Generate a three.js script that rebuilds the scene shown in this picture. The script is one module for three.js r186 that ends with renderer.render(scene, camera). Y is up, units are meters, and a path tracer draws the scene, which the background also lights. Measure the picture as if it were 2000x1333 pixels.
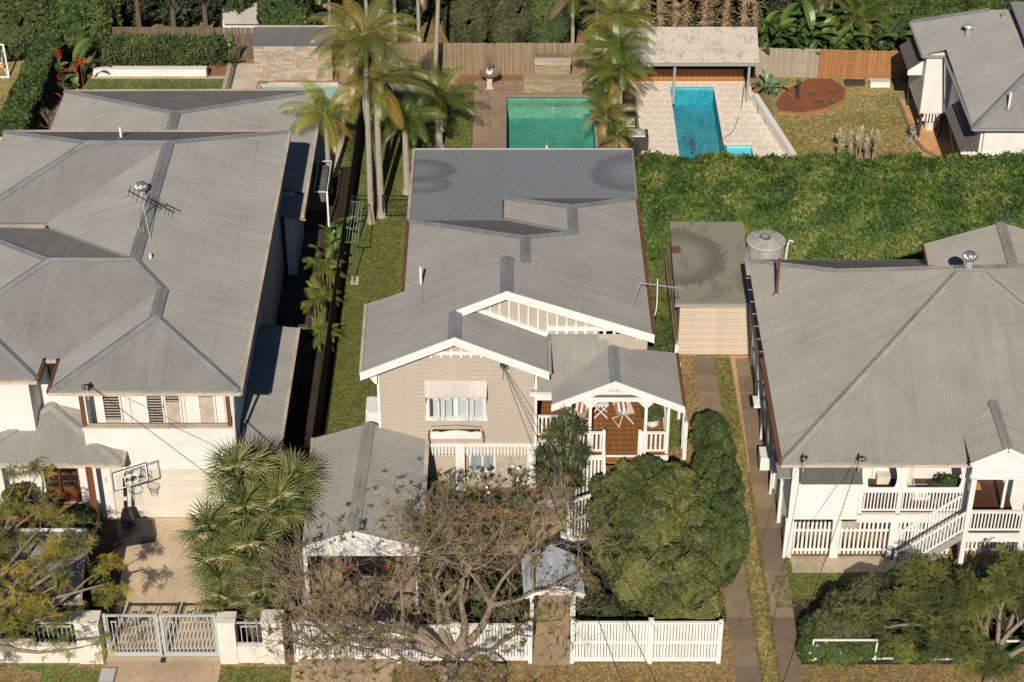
import * as THREE from 'three';
import { Sky } from 'three/addons/objects/Sky.js';
import { mergeGeometries } from 'three/addons/utils/BufferGeometryUtils.js';

// ---------- camera, sky, sun, exposure ----------
const scene = new THREE.Scene();
const camera = new THREE.PerspectiveCamera(19.45, 1024 / 682, 1, 3000);
camera.position.set(0, 47.88, 49.62);
camera.rotation.set(-34.8 * Math.PI / 180, 0, 0);
const renderer = new THREE.WebGLRenderer({ antialias: true });
renderer.toneMapping = THREE.LinearToneMapping;
renderer.toneMappingExposure = 1.2;
renderer.shadowMap.enabled = true;
const SUN = new THREE.Vector3(-0.12, 1, 1.385).normalize();
const sky = new Sky();
sky.name = 'sky';
sky.scale.setScalar(2500);
sky.userData.kind = 'structure';
sky.material.uniforms.sunPosition.value.copy(SUN);
sky.material.uniforms.turbidity.value = 4;
sky.material.uniforms.rayleigh.value = 1.2;
sky.material.uniforms.mieCoefficient.value = 0.004;
scene.add(sky);
scene.environmentIntensity = 0.055;
const sun = new THREE.DirectionalLight(new THREE.Color(1, 0.89, 0.735), 4.8);
sun.position.copy(SUN).multiplyScalar(120).add(new THREE.Vector3(0, 0, -20));
sun.target.position.set(0, 0, -20);
sun.castShadow = true;
sun.shadow.mapSize.set(4096, 4096);
Object.assign(sun.shadow.camera, { left: -45, right: 45, top: 45, bottom: -45, near: 1, far: 300 });
scene.add(sun, sun.target);

// ---------- helpers ----------
let seed = 7;
function rnd() { seed |= 0; seed = seed + 0x6D2B79F5 | 0; let t = Math.imul(seed ^ seed >>> 15, 1 | seed); t = t + Math.imul(t ^ t >>> 7, 61 | t) ^ t; return ((t ^ t >>> 14) >>> 0) / 4294967296; }
const rr = (a, b) => a + (b - a) * rnd();
const V = (x, y, z) => new THREE.Vector3(x, y, z);
const PI = Math.PI, UP = V(0, 1, 0);
const counts = {};
function nm(n) { counts[n] = (counts[n] || 0) + 1; return counts[n] > 1 ? n + '_' + String(counts[n] - 1).padStart(3, '0') : n; }
const settled = new Set(), roots = [];
function T(name, label, category, group) {          // a thing: children are given in world metres, its base is set afterwards
  const g = new THREE.Group(); g.name = nm(name); g.userData = { label, category };
  if (group) g.userData.group = group;
  scene.add(g); roots.push(g); return g;
}
function settle(g) {                                 // moves the group's origin to the thing's base
  if (settled.has(g)) return g; settled.add(g);
  const b = new THREE.Box3().setFromObject(g), c = V((b.min.x + b.max.x) / 2, b.min.y, (b.min.z + b.max.z) / 2);
  g.position.add(c); g.children.forEach((k) => k.position.sub(c)); return g;
}
function copy(src, pos, yaw, label, group, s) {
  settle(src); const c = src.clone(); c.name = nm(src.name.replace(/_\d+$/, '')); scene.add(c); settled.add(c);
  c.userData = { ...src.userData, label }; if (group) c.userData.group = group;
  c.position.copy(pos); c.rotation.y = yaw || 0; if (s) c.scale.setScalar(s); return c;
}
function tag(o, label, category, group) { o.userData.label = label; o.userData.category = category; if (group) o.userData.group = group; return o; }
const struct = (o) => { o.userData.kind = 'structure'; return o; };
const stuff = (o) => { o.userData.kind = 'stuff'; return o; };
function add(parent, name, geo, mat) {
  const m = new THREE.Mesh(geo, mat); m.name = parent === scene ? nm(name) : name; m.castShadow = m.receiveShadow = true; parent.add(m); return m;
}
function metricUV(g) {                               // box projection, uv in metres
  if (g.index) g = g.toNonIndexed(); g.computeVertexNormals();
  const p = g.attributes.position, n = g.attributes.normal, uv = new Float32Array(p.count * 2);
  for (let i = 0; i < p.count; i++) {
    const ax = Math.abs(n.getX(i)), ay = Math.abs(n.getY(i)), az = Math.abs(n.getZ(i)), x = p.getX(i), y = p.getY(i), z = p.getZ(i);
    if (ay >= ax && ay >= az) { uv[2 * i] = x; uv[2 * i + 1] = -z; } else if (ax >= az) { uv[2 * i] = z; uv[2 * i + 1] = y; } else { uv[2 * i] = x; uv[2 * i + 1] = y; }
  }
  g.setAttribute('uv', new THREE.BufferAttribute(uv, 2)); return g;
}
const boxCache = {};
function boxG(w, h, d) {
  const k = [w, h, d].map((v) => v.toFixed(3)).join();
  if (!boxCache[k]) boxCache[k] = metricUV(new THREE.BoxGeometry(w, h, d));
  return boxCache[k];
}
function B(parent, name, mat, x0, x1, y0, y1, z0, z1) {   // an axis-aligned box between two corners
  const m = add(parent, name, boxG(Math.abs(x1 - x0), Math.abs(y1 - y0), Math.abs(z1 - z0)), mat);
  m.position.set((x0 + x1) / 2, (y0 + y1) / 2, (z0 + z1) / 2); return m;
}
function beam(parent, name, mat, a, b, w, h) {           // a bar from a to b
  const L = a.distanceTo(b), m = add(parent, name, boxG(w, h, L), mat), d = b.clone().sub(a).normalize();
  const up = Math.abs(d.y) > 0.999 ? V(0, 0, 1) : UP, s = V(0, 0, 0).crossVectors(up, d).normalize(), u = V(0, 0, 0).crossVectors(d, s);
  m.quaternion.setFromRotationMatrix(new THREE.Matrix4().makeBasis(s, u, d));
  m.position.copy(a).add(b).multiplyScalar(0.5); return m;
}
function rod(parent, name, mat, pts, r, seg = 6) {
  const c = pts.length === 2 ? new THREE.LineCurve3(pts[0], pts[1]) : new THREE.CatmullRomCurve3(pts);
  return add(parent, name, new THREE.TubeGeometry(c, pts.length === 2 ? 1 : pts.length * 4, r, seg), mat);
}
function cyl(parent, name, mat, x, y0, y1, z, r0, r1, seg = 14) {
  const m = add(parent, name, new THREE.CylinderGeometry(r1, r0, y1 - y0, seg), mat); m.position.set(x, (y0 + y1) / 2, z); return m;
}
function lathe(parent, name, mat, x, y, z, prof, seg = 18) {
  const m = add(parent, name, new THREE.LatheGeometry(prof.map((p) => new THREE.Vector2(p[0], p[1])), seg), mat); m.position.set(x, y, z); return m;
}
function prism(parent, name, mat, pts, depth) {          // flat outline [x,y] extruded along +z
  const s = new THREE.Shape(pts.map((p) => new THREE.Vector2(p[0], p[1])));
  return add(parent, name, metricUV(new THREE.ExtrudeGeometry(s, { depth, bevelEnabled: false })), mat);
}
function sheet(parent, name, mat, pts, y, thick = 0.02) { // ground patch from [x,z] outline
  const s = new THREE.Shape(pts.map((p) => new THREE.Vector2(p[0], -p[1])));
  const g = new THREE.ExtrudeGeometry(s, { depth: thick, bevelEnabled: false }); g.rotateX(-PI / 2); g.translate(0, y - thick, 0);
  return add(parent, name, metricUV(g), mat);
}
const rect = (x0, x1, z0, z1) => [[x0, z0], [x1, z0], [x1, z1], [x0, z1]];
// a sloping roof plane: polygon [x,y,z] with thickness, uv in metres with v down the slope
function roofG(pts, th = 0.05, ribsAlong, pitch = 0.105, amp = 0.014) {
  const P = pts.map((p) => V(...p)), n = V(0, 0, 0);
  for (let i = 0; i < P.length; i++) { const a = P[i], b = P[(i + 1) % P.length]; n.x += (a.y - b.y) * (a.z + b.z); n.y += (a.z - b.z) * (a.x + b.x); n.z += (a.x - b.x) * (a.y + b.y); }
  n.normalize(); if (n.y < 0) n.negate();
  const u = ribsAlong ? V(...ribsAlong).cross(n).normalize() : V(n.z, 0, -n.x).normalize(); if (u.lengthSq() < 0.5) u.set(1, 0, 0);
  const v = V(0, 0, 0).crossVectors(n, u).normalize();
  const c2 = P.map((p) => new THREE.Vector2(p.dot(u), p.dot(v)));
  if (THREE.ShapeUtils.isClockWise(c2)) { c2.reverse(); P.reverse(); }
  const tri = THREE.ShapeUtils.triangulateShape(c2, []), pos = [], uv = [], nor = [];
  const put = (p, q, m) => { pos.push(p.x, p.y, p.z); uv.push(q.x, q.y); nor.push(m.x, m.y, m.z); };
  const low = P.map((p) => p.clone().addScaledVector(n, -th)), dn = n.clone().negate();
  const flip = V(0, 0, 0).crossVectors(u, v).dot(n) < 0, st = pitch / 6, kk = 2 * PI / pitch;
  for (const [a, b, c] of tri) {
    const o = flip ? [a, c, b] : [a, b, c]; [...o].reverse().forEach((i) => put(low[i], c2[i], dn));
    const t3 = [a, b, c].map((i) => ({ x: c2[i].x, y: c2[i].y, p: P[i] })), lo = Math.min(...t3.map((q) => q.x)), hi = Math.max(...t3.map((q) => q.x));
    for (let k = Math.floor(lo / st); k * st < hi; k++) {                 // slice the sheet into narrow strips that follow the corrugations
      let poly = t3;
      for (const [lim, sg] of [[k * st, 1], [(k + 1) * st, -1]]) { const out = []; for (let i = 0; i < poly.length; i++) { const A = poly[i], C = poly[(i + 1) % poly.length], da = (A.x - lim) * sg, dc = (C.x - lim) * sg; if (da >= 0) out.push(A); if (da * dc < 0) { const f = da / (da - dc); out.push({ x: A.x + (C.x - A.x) * f, y: A.y + (C.y - A.y) * f, p: A.p.clone().lerp(C.p, f) }); } } poly = out; if (poly.length < 3) break; }
      if (poly.length < 3) continue;
      const w = poly.map((q) => ({ q, p: q.p.clone().addScaledVector(n, amp * Math.cos(q.x * kk)), m: n.clone().addScaledVector(u, amp * kk * Math.sin(q.x * kk)).normalize() }));
      for (let i = 1; i < w.length - 1; i++) for (const z of flip ? [w[0], w[i + 1], w[i]] : [w[0], w[i], w[i + 1]]) put(z.p, z.q, z.m);
    }
  }
  for (let i = 0; i < P.length; i++) { const j = (i + 1) % P.length, q = new THREE.Vector2(0, 0), m = V(0, 0, 0).crossVectors(P[j].clone().sub(P[i]), n).normalize(); if (flip) m.negate(); const f = [P[i], low[i], P[j], P[j], low[i], low[j]]; (flip ? f.reverse() : f).forEach((p) => put(p, q, m)); }
  const g = new THREE.BufferGeometry(); g.setAttribute('position', new THREE.Float32BufferAttribute(pos, 3)); g.setAttribute('uv', new THREE.Float32BufferAttribute(uv, 2)); g.setAttribute('normal', new THREE.Float32BufferAttribute(nor, 3)); return g;
}
const roof = (parent, mat, ...pts) => add(parent, 'roof', roofG(pts), mat);
function cap(parent, mat, a, b, w = 0.2, drop = 0.07, lift = 0.035, name = 'ridge_cap') {   // folded metal capping along a ridge or hip
  a = V(...a); b = V(...b); const d = b.clone().sub(a).normalize(), s = V(0, 0, 0).crossVectors(d, UP).normalize(), u = V(0, 0, 0).crossVectors(s, d);
  const sec = [[-w, -drop], [-0.03, 0], [0, 0.022], [0.03, 0], [w, -drop], [w, -drop - 0.02], [0, -0.02], [-w, -drop - 0.02]], pos = [];
  const at = (p, q) => p.clone().addScaledVector(s, q[0]).addScaledVector(u, q[1] + lift);
  for (let i = 0; i < sec.length; i++) { const q = sec[i], r = sec[(i + 1) % sec.length], A = at(a, q), Bq = at(a, r), C = at(b, q), D = at(b, r); for (const p of [A, C, Bq, Bq, C, D]) pos.push(p.x, p.y, p.z); }
  for (const [p, o] of [[a, 1], [b, -1]]) for (let i = 1; i < 7; i++) { const t = [at(p, sec[0]), at(p, sec[i]), at(p, sec[i + 1])]; if (o < 0) t.reverse(); t.forEach((k) => pos.push(k.x, k.y, k.z)); }
  const g = new THREE.BufferGeometry(); g.setAttribute('position', new THREE.Float32BufferAttribute(pos, 3)); return add(parent, name, metricUV(g), mat);
}
function gutter(parent, mat, a, b, w = 0.12, h = 0.1) { return beam(parent, 'gutter', mat, V(...a), V(...b), w, h); }
function slats(parent, name, mat, x0, x1, y0, y1, z, pitch, w, d = 0.025, axis = 'x') {     // upright slats, each a mesh
  const n = Math.max(1, Math.floor((x1 - x0) / pitch)), st = (x1 - x0) / n, base = mat;
  for (let i = 0; i < n; i++) { const c = x0 + (i + 0.5) * st; if (base === mWhite) mat = pick(mWhites); const m = axis === 'x' ? B(parent, name, mat, c - w / 2, c + w / 2, y0, y1, z - d / 2, z + d / 2) : B(parent, name, mat, z - d / 2, z + d / 2, y0, y1, c - w / 2, c + w / 2); m.rotation.set(axis === 'x' ? 0 : rr(-0.006, 0.006), rr(-0.03, 0.03), axis === 'x' ? rr(-0.006, 0.006) : 0); }
}
function boards(parent, mat, x0, x1, y0, y1, z, pitch, axis = 'x', sgn = 1) {               // lapped weatherboards
  const n = Math.round((y1 - y0) / pitch), h = (y1 - y0) / n, g = boxG(x1 - x0, h - 0.011, 0.026);
  for (let i = 0; i < n; i++) {
    const m = add(parent, 'weatherboard', g, mat);
    if (axis === 'x') { m.position.set((x0 + x1) / 2, y0 + (i + 0.5) * h, z + sgn * 0.012); m.rotation.x = -0.06 * sgn; }
    else { m.position.set(z + sgn * 0.012, y0 + (i + 0.5) * h, (x0 + x1) / 2); m.rotation.order = 'YXZ'; m.rotation.y = PI / 2; m.rotation.x = -0.06 * sgn; }
  }
}

// ---------- textures ----------
function noiseGrid(n) { const a = new Float32Array(n * n); for (let i = 0; i < a.length; i++) a[i] = rnd(); return a; }
function fbmTex(size, base, oct, pers = 0.55) {   // tiling value noise, 0..1
  const out = new Float32Array(size * size); let amp = 1, tot = 0, f = base;
  for (let o = 0; o < oct; o++) {
    const g = noiseGrid(f), k = f / size;
    for (let y = 0; y < size; y++) { const fy = y * k, iy = Math.floor(fy); let ty = fy - iy; ty = ty * ty * (3 - 2 * ty); const y0 = (iy % f) * f, y1 = ((iy + 1) % f) * f;
      for (let x = 0; x < size; x++) { const fx = x * k, ix = Math.floor(fx); let tx = fx - ix; tx = tx * tx * (3 - 2 * tx); const x0 = ix % f, x1 = (ix + 1) % f;
        out[y * size + x] += amp * ((g[y0 + x0] * (1 - tx) + g[y0 + x1] * tx) * (1 - ty) + (g[y1 + x0] * (1 - tx) + g[y1 + x1] * tx) * ty); } }
    tot += amp; amp *= pers; f = Math.min(f * 2, size);
  }
  for (let i = 0; i < out.length; i++) out[i] /= tot; return out;
}
function tex(size, fn, metres, color = true, sy) {
  const h = sy || size, d = new Uint8Array(size * h * 4);
  for (let y = 0; y < h; y++) for (let x = 0; x < size; x++) { const c = fn(x, y, y * size + x), i = 4 * (y * size + x); for (let k = 0; k < 3; k++) { let v = Array.isArray(c) ? c[k] : c; v = Math.max(0, Math.min(1, v)); d[i + k] = 255 * (color ? (v <= 0.0031308 ? 12.92 * v : 1.055 * Math.pow(v, 1 / 2.4) - 0.055) : v); } d[i + 3] = 255; }
  const t = new THREE.DataTexture(d, size, h); t.wrapS = t.wrapT = THREE.RepeatWrapping; t.magFilter = THREE.LinearFilter; t.minFilter = THREE.LinearMipmapLinearFilter; t.generateMipmaps = true;
  if (color) t.colorSpace = THREE.SRGBColorSpace; t.repeat.set(1 / metres, 1 / (Array.isArray(metres) ? metres[1] : metres)); if (Array.isArray(metres)) t.repeat.set(1 / metres[0], 1 / metres[1]); t.needsUpdate = true; return t;
}
const sstep = (a, b, x) => { x = Math.max(0, Math.min(1, (x - a) / (b - a))); return x * x * (3 - 2 * x); };
const mix3 = (a, b, t) => [a[0] + (b[0] - a[0]) * t, a[1] + (b[1] - a[1]) * t, a[2] + (b[2] - a[2]) * t];
const nA = fbmTex(1024, 6, 7), nB = fbmTex(1024, 40, 5), nC = fbmTex(1024, 256, 3, 0.8), nD = fbmTex(1024, 3, 4), nE = fbmTex(1024, 96, 3, 0.75);
const col = (r, g, b) => new THREE.Color().setRGB(r, g, b);
function M(c, rough = 0.8, o = {}) { return new THREE.MeshStandardMaterial({ color: Array.isArray(c) ? col(...c) : c, roughness: rough, ...o }); }

const corrCol = tex(1024, (x, y, i) => { const lap = Math.abs(((x / 1024 * 8) % 1) - 0.5) > 0.486 ? 0.2 : 0; const sheetTone = (Math.sin(Math.floor(x / 128) * 12.7) * 0.5) * 0.03; const screw = (y % 204 < 6 && x % 36 < 6) ? -0.3 : 0, run = nB[(y >> 5) * 1024 + x] - 0.5, spot = sstep(0.7, 0.78, nE[(y * 3 % 1024) * 1024 + (x * 3) % 1024]) * sstep(0.5, 0.62, nA[i]) * -0.2; return 0.80 + 0.26 * (nA[i] - 0.5) + 0.1 * (nB[i] - 0.5) + 0.16 * run + spot + lap + sheetTone + screw; }, 6.08);
function corr(c, rough = 0.55) { return M(c, rough, { map: corrCol }); }
const speckle = tex(1024, (x, y, i) => { const s = nC[i]; return 0.82 + 0.5 * (nA[i] - 0.5) + 0.25 * (nB[i] - 0.5) + 0.25 * (s - 0.5) + 0.3 * (nE[i] - 0.5); }, 5);
const gritBump = tex(512, (x, y) => nC[y * 1024 + x], 2.2, false);
const aggTex = tex(1024, (x, y, i) => { const s = nC[i]; const v = 0.82 + 0.45 * (nA[i] - 0.5) + 0.6 * (s - 0.5) + 0.35 * (nE[i] - 0.5); return s > 0.68 ? v * 0.6 : v; }, 6);
const plaster = tex(512, (x, y) => { const i = y * 1024 + x; return 0.92 + 0.2 * (nA[i] - 0.5) + 0.16 * (nB[i] - 0.5) + 0.06 * (nC[i] - 0.5); }, 4);
const woodTex = tex(256, (x, y) => { const i = (y >> 3) % 1024 * 1024 + (x * 4) % 1024, j = y * 1024 + x; return 0.75 + 0.7 * (nB[((x * 5) % 1024) * 1024 + ((y >> 4) % 1024)] - 0.5) + 0.25 * (nA[j] - 0.5); }, 1.2);
const barkTex = tex(512, (x, y) => { const i = (y * 2 % 1024) * 1024 + (x * 2) % 1024; return 0.75 + 0.9 * (nB[i] - 0.5) + 0.3 * (nC[i] - 0.5); }, 1.5);
function grassTex(a, b, c, bare, bareAmt, size = 9) {
  return tex(1024, (x, y, i) => { let t = sstep(0.3, 0.7, nA[i]); let k = mix3(a, b, t); k = mix3(k, c, sstep(0.4, 0.8, 0.5 * nB[i] + 0.5 * nE[i]) * 0.7); const f = Math.max(0.1, 1 + 1.9 * (nE[i] - 0.5) + 0.9 * (nC[i] - 0.5)); k = k.map((v) => v * f); return mix3(k, bare.map((v) => v * (0.8 + 0.4 * nC[i])), sstep(1 - bareAmt, 1 - bareAmt + 0.2, nD[i] * 0.6 + nA[i] * 0.4)); }, size);
}
const mGrass = M(0xffffff, 0.95, { map: grassTex([0.095, 0.125, 0.02], [0.12, 0.14, 0.026], [0.17, 0.165, 0.042], [0.24, 0.17, 0.07], 0.25), bumpMap: gritBump, bumpScale: 0.03 });
const mLushGrass = M(0xffffff, 0.95, { map: grassTex([0.09, 0.14, 0.025], [0.12, 0.16, 0.03], [0.14, 0.16, 0.04], [0.14, 0.15, 0.04], 0.1), bumpMap: gritBump, bumpScale: 0.03 });
const mDryGrass = M(0xffffff, 0.95, { map: grassTex([0.31, 0.25, 0.09], [0.21, 0.2, 0.055], [0.38, 0.295, 0.11], [0.42, 0.3, 0.125], 0.33), bumpMap: gritBump, bumpScale: 0.03 });
const mVerge = M(0xffffff, 0.95, { map: grassTex([0.25, 0.168, 0.072], [0.2, 0.145, 0.058], [0.31, 0.205, 0.09], [0.34, 0.175, 0.08], 0.4, 7), bumpMap: gritBump, bumpScale: 0.025 });
const mSoil = M([0.3, 0.165, 0.08], 0.95, { map: aggTex, bumpMap: gritBump, bumpScale: 0.03 });
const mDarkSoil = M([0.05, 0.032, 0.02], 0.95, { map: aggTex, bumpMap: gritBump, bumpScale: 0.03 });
const mMulch = M([0.32, 0.1, 0.045], 0.95, { map: aggTex, bumpMap: gritBump, bumpScale: 0.05 });
const mAgg = M([0.62, 0.49, 0.34], 0.9, { map: aggTex, bumpMap: gritBump, bumpScale: 0.008 });
const mAggBrown = M([0.44, 0.325, 0.2], 0.9, { map: aggTex, bumpMap: gritBump, bumpScale: 0.008 });
const mConc = M([0.46, 0.38, 0.28], 0.9, { map: speckle, bumpMap: gritBump, bumpScale: 0.004 });
const mOldConc = M([0.24, 0.18, 0.12], 0.92, { map: aggTex, bumpMap: gritBump, bumpScale: 0.006 });
const mPaving = M([0.6, 0.51, 0.4], 0.85, { map: speckle });
const mRoof = corr([0.29, 0.28, 0.268]), mRoofMain = corr([0.255, 0.248, 0.238]), mRoofLight = corr([0.3, 0.287, 0.258]);
const mCap = M([0.225, 0.235, 0.245], 0.5, { map: speckle }), mCapWarm = M([0.29, 0.28, 0.258], 0.55, { map: speckle });
const mWhite = M([0.72, 0.71, 0.685], 0.6, { map: plaster }), mWhiteWall = M([0.69, 0.665, 0.63], 0.8, { map: plaster }), mCream = M([0.62, 0.565, 0.485], 0.8, { map: plaster });
const mWhites = [mWhite, M([0.68, 0.665, 0.63], 0.6, { map: plaster }), M([0.7, 0.68, 0.64], 0.6, { map: plaster }), M([0.74, 0.73, 0.71], 0.6, { map: plaster })];
const mBeige = M([0.42, 0.36, 0.3], 0.75, { map: plaster }), mBeigeLow = M([0.44, 0.38, 0.31], 0.85, { map: plaster });
const mRust = M([0.16, 0.062, 0.03], 0.75, { map: speckle }), mBrownTrim = M([0.1, 0.045, 0.025], 0.6);
const mGutterWarm = M([0.55, 0.47, 0.38], 0.5, { map: speckle }), mGutterGrey = M([0.26, 0.26, 0.25], 0.5);
const mTimber = M([0.2, 0.065, 0.025], 0.5, { map: woodTex }), mDeck = M([0.32, 0.14, 0.04], 0.5, { map: woodTex }), mDeckB = M([0.23, 0.095, 0.034], 0.5, { map: woodTex }), mDeckDark = M([0.1, 0.04, 0.022], 0.5, { map: woodTex });
const mPaling = [[0.32, 0.235, 0.15], [0.28, 0.205, 0.13], [0.35, 0.26, 0.165], [0.26, 0.195, 0.13]].map((c) => M(c, 0.9, { map: woodTex }));
const mPalingOld = [[0.17, 0.125, 0.085], [0.2, 0.15, 0.1], [0.145, 0.105, 0.075]].map((c) => M(c, 0.9, { map: woodTex }));
const mPalingOrange = [[0.42, 0.2, 0.075], [0.37, 0.17, 0.065], [0.46, 0.23, 0.09]].map((c) => M(c, 0.9, { map: woodTex }));
const mPalingGrey = [[0.42, 0.36, 0.27], [0.37, 0.33, 0.26], [0.46, 0.39, 0.29]].map((c) => M(c, 0.9, { map: woodTex }));
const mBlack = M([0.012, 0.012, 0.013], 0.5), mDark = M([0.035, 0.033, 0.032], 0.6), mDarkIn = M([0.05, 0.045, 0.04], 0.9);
const mSteel = M([0.55, 0.55, 0.54], 0.3, { metalness: 0.8 }), mGalv = M([0.45, 0.46, 0.46], 0.45, { metalness: 0.4 });
const mGateGrey = M([0.38, 0.4, 0.41], 0.45), mGlassDark = M([0.02, 0.022, 0.025], 0.12);
const mGlass = new THREE.MeshPhysicalMaterial({ color: 0xffffff, transmission: 1, thickness: 0, roughness: 0.03, ior: 1.45 });
const mCurtain = M([0.42, 0.47, 0.5], 0.9), mCable = M([0.02, 0.015, 0.012], 0.6);
const mBark = M([0.3, 0.235, 0.17], 0.9, { map: barkTex, bumpMap: gritBump, bumpScale: 0.02 }), mBarkDark = M([0.15, 0.11, 0.075], 0.95, { map: barkTex }), mPalmTrunk = M([0.42, 0.37, 0.3], 0.9, { map: barkTex, bumpMap: gritBump, bumpScale: 0.02 });
const mBrick = [[0.4, 0.16, 0.075], [0.34, 0.13, 0.06], [0.45, 0.2, 0.1]].map((c) => M(c, 0.9, { map: speckle }));
const pick = (a) => a[Math.floor(rnd() * a.length)];
// ---------- ground, roads, paths, lawns ----------
{ // one sheet to the horizon, open where the pools are sunk into it
  const sh = new THREE.Shape([[-500, -500], [500, -500], [500, 800], [-500, 800]].map((p) => new THREE.Vector2(...p)));
  for (const [x0, x1, z0, z1] of [[-0.3, 4.12, -41.52, -32.98], [8.13, 11.77, -42.17, -32.98], [-13.02, -8.98, -42.52, -34.48]]) sh.holes.push(new THREE.Path([[x0, -z0], [x1, -z0], [x1, -z1], [x0, -z1]].map((p) => new THREE.Vector2(...p))));
  const gg = new THREE.ShapeGeometry(sh); gg.rotateX(-PI / 2); struct(add(scene, 'ground', metricUV(gg), mVerge));
}
const S = (name, mat, pts, lvl, th) => struct(sheet(scene, name, mat, pts, lvl * 0.004, th));
S('lawn', mGrass, [[-8.2, -29.2], [-4, -29.2], [-4.3, -13], [-5, -9.2], [-7.4, -9.2], [-7.8, -10]], 1);
S('lawn', mGrass, [[-8.2, -43.4], [-1.8, -43.4], [-1.8, -29.2], [-8.2, -29.2]], 1);
S('soil', mSoil, [[-5, -43.5], [4.8, -43.5], [4.8, -42.8], [-2, -42.8], [-2.3, -40.5], [-4.4, -39.8], [-5, -42]], 2);
S('lawn', mDryGrass, [[13.2, -43.4], [21, -43.4], [20, -40.9], [19.9, -37], [20.6, -35.2], [20.3, -33], [13.2, -33]], 1);
S('lawn', mLushGrass, [[-21.9, -43.5], [-14.7, -43.5], [-14.5, -35], [-22, -35]], 1);
S('lawn', mDryGrass, [[-34, -50], [-24.6, -50], [-25.2, -28], [-34, -28]], 1);
S('lawn', mLushGrass, [[-17.2, -0.1], [-15.3, -0.1], [-13.9, 0.25], [-13.8, 2.4], [-15.9, 2.4], [-16, 0.3]].map((p) => [p[0], p[1] + 0.2]), 1);
S('lawn', mGrass, [[-9.9, 0.2], [-7.5, 0.2], [-7.4, 3], [-10, 3]], 1);
S('lawn', mGrass, [[-2.6, -7.9], [0.78, -7.9], [0.78, -6.7], [-2.6, -6.7]], 1);
S('lawn', mGrass, [[9.2, -4.6], [15, -4.6], [12, -3], [9.4, -2.6]], 1);
S('lawn', mGrass, [[5.2, -26], [6.9, -26], [6.9, -12], [5.2, -12]], 1);
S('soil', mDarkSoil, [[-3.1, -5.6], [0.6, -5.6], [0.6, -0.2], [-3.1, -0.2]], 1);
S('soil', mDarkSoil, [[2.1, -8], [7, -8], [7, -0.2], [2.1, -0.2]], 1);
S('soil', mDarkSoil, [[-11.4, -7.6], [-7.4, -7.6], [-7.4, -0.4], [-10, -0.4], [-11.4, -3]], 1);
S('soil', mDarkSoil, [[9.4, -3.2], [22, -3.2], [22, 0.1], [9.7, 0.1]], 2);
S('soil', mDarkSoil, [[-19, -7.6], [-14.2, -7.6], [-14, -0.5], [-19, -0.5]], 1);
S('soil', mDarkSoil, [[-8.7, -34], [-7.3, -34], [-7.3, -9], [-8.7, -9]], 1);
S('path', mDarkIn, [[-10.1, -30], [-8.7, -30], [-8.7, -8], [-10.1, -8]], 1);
S('driveway', mAgg, [[-14.2, -7.67], [-9.6, -7.67], [-9.9, -3], [-9.95, -0.1], [-13.9, -0.1], [-14.1, -5]], 2);
S('driveway', M([0.5, 0.38, 0.25], 0.92, { map: aggTex }), [[-13.9, -0.1], [-9.95, -0.1], [-9.9, 6], [-14, 6]], 2);
S('driveway', mAggBrown, [[-7.4, -9.2], [-3.2, -9.2], [-3.2, -4], [-3.15, 0], [-7.5, 0]], 2);
S('driveway', M([0.46, 0.34, 0.21], 0.92, { map: aggTex }), [[-7.5, 0.02], [-4.05, 0.02], [-4, 6], [-7.5, 6]], 2);
S('path', mAggBrown, [[0.72, -8.3], [1.98, -8.3], [2.0, -6.3], [2.0, 0.1], [0.72, 0.1]], 2);
S('path', mAggBrown, [[-3.15, -6.68], [0.7, -6.68], [0.7, -5.6], [-3.15, -5.6]], 2);
// two strips of old concrete beside the middle lot, in slabs
{
  const a0 = [7.55, -18], a1 = [7.6, 1.4], b0 = [9.3, -18], b1 = [9.0, 1.4], w = 0.86;
  const g = T('driveway', 'two cracked brown concrete wheel strips running beside the tall clipped trees', 'driveway');
  g.userData.kind = 'structure'; delete g.userData.category;
  const tones = [[0.25, 0.185, 0.12], [0.21, 0.155, 0.105], [0.29, 0.215, 0.14], [0.19, 0.145, 0.1]].map((c) => M(c, 0.92, { map: aggTex }));
  for (const [p, q, ww] of [[a0, a1, w], [b0, b1, 0.86]]) { const L = q[1] - p[1], n = Math.round(L / 1.25);
    for (let i = 0; i < n; i++) { const t0 = i / n, t1 = (i + 1) / n, x0 = p[0] + (q[0] - p[0]) * t0, x1 = p[0] + (q[0] - p[0]) * t1, z0 = p[1] + L * t0 + 0.012, z1 = p[1] + L * t1 - 0.012; sheet(g, 'slab', pick(tones), [[x0, z0], [x0 + ww + rr(-0.04, 0.04), z0], [x1 + ww, z1], [x1, z1]], 0.012 + rr(0, 0.012), 0.04); } }
}
S('driveway', M([0.5, 0.31, 0.17], 0.9, { map: aggTex }), [[9.1, -18.2], [10.05, -18.2], [9.95, -10.5], [9.15, -10.5]], 1);
S('path', mConc, [[10.05, -5.5], [16, -5.5], [13.75, -4.62], [10.05, -4.62]], 3);
S('lawn', mDryGrass, [[8.42, -18], [9.1, -18], [9.0, 1.4], [8.48, 1.4]], 1);
S('lawn', mGrass, [[8.44, -18], [9.08, -18], [9.05, -12.5], [8.44, -12.5]], 2);
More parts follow.
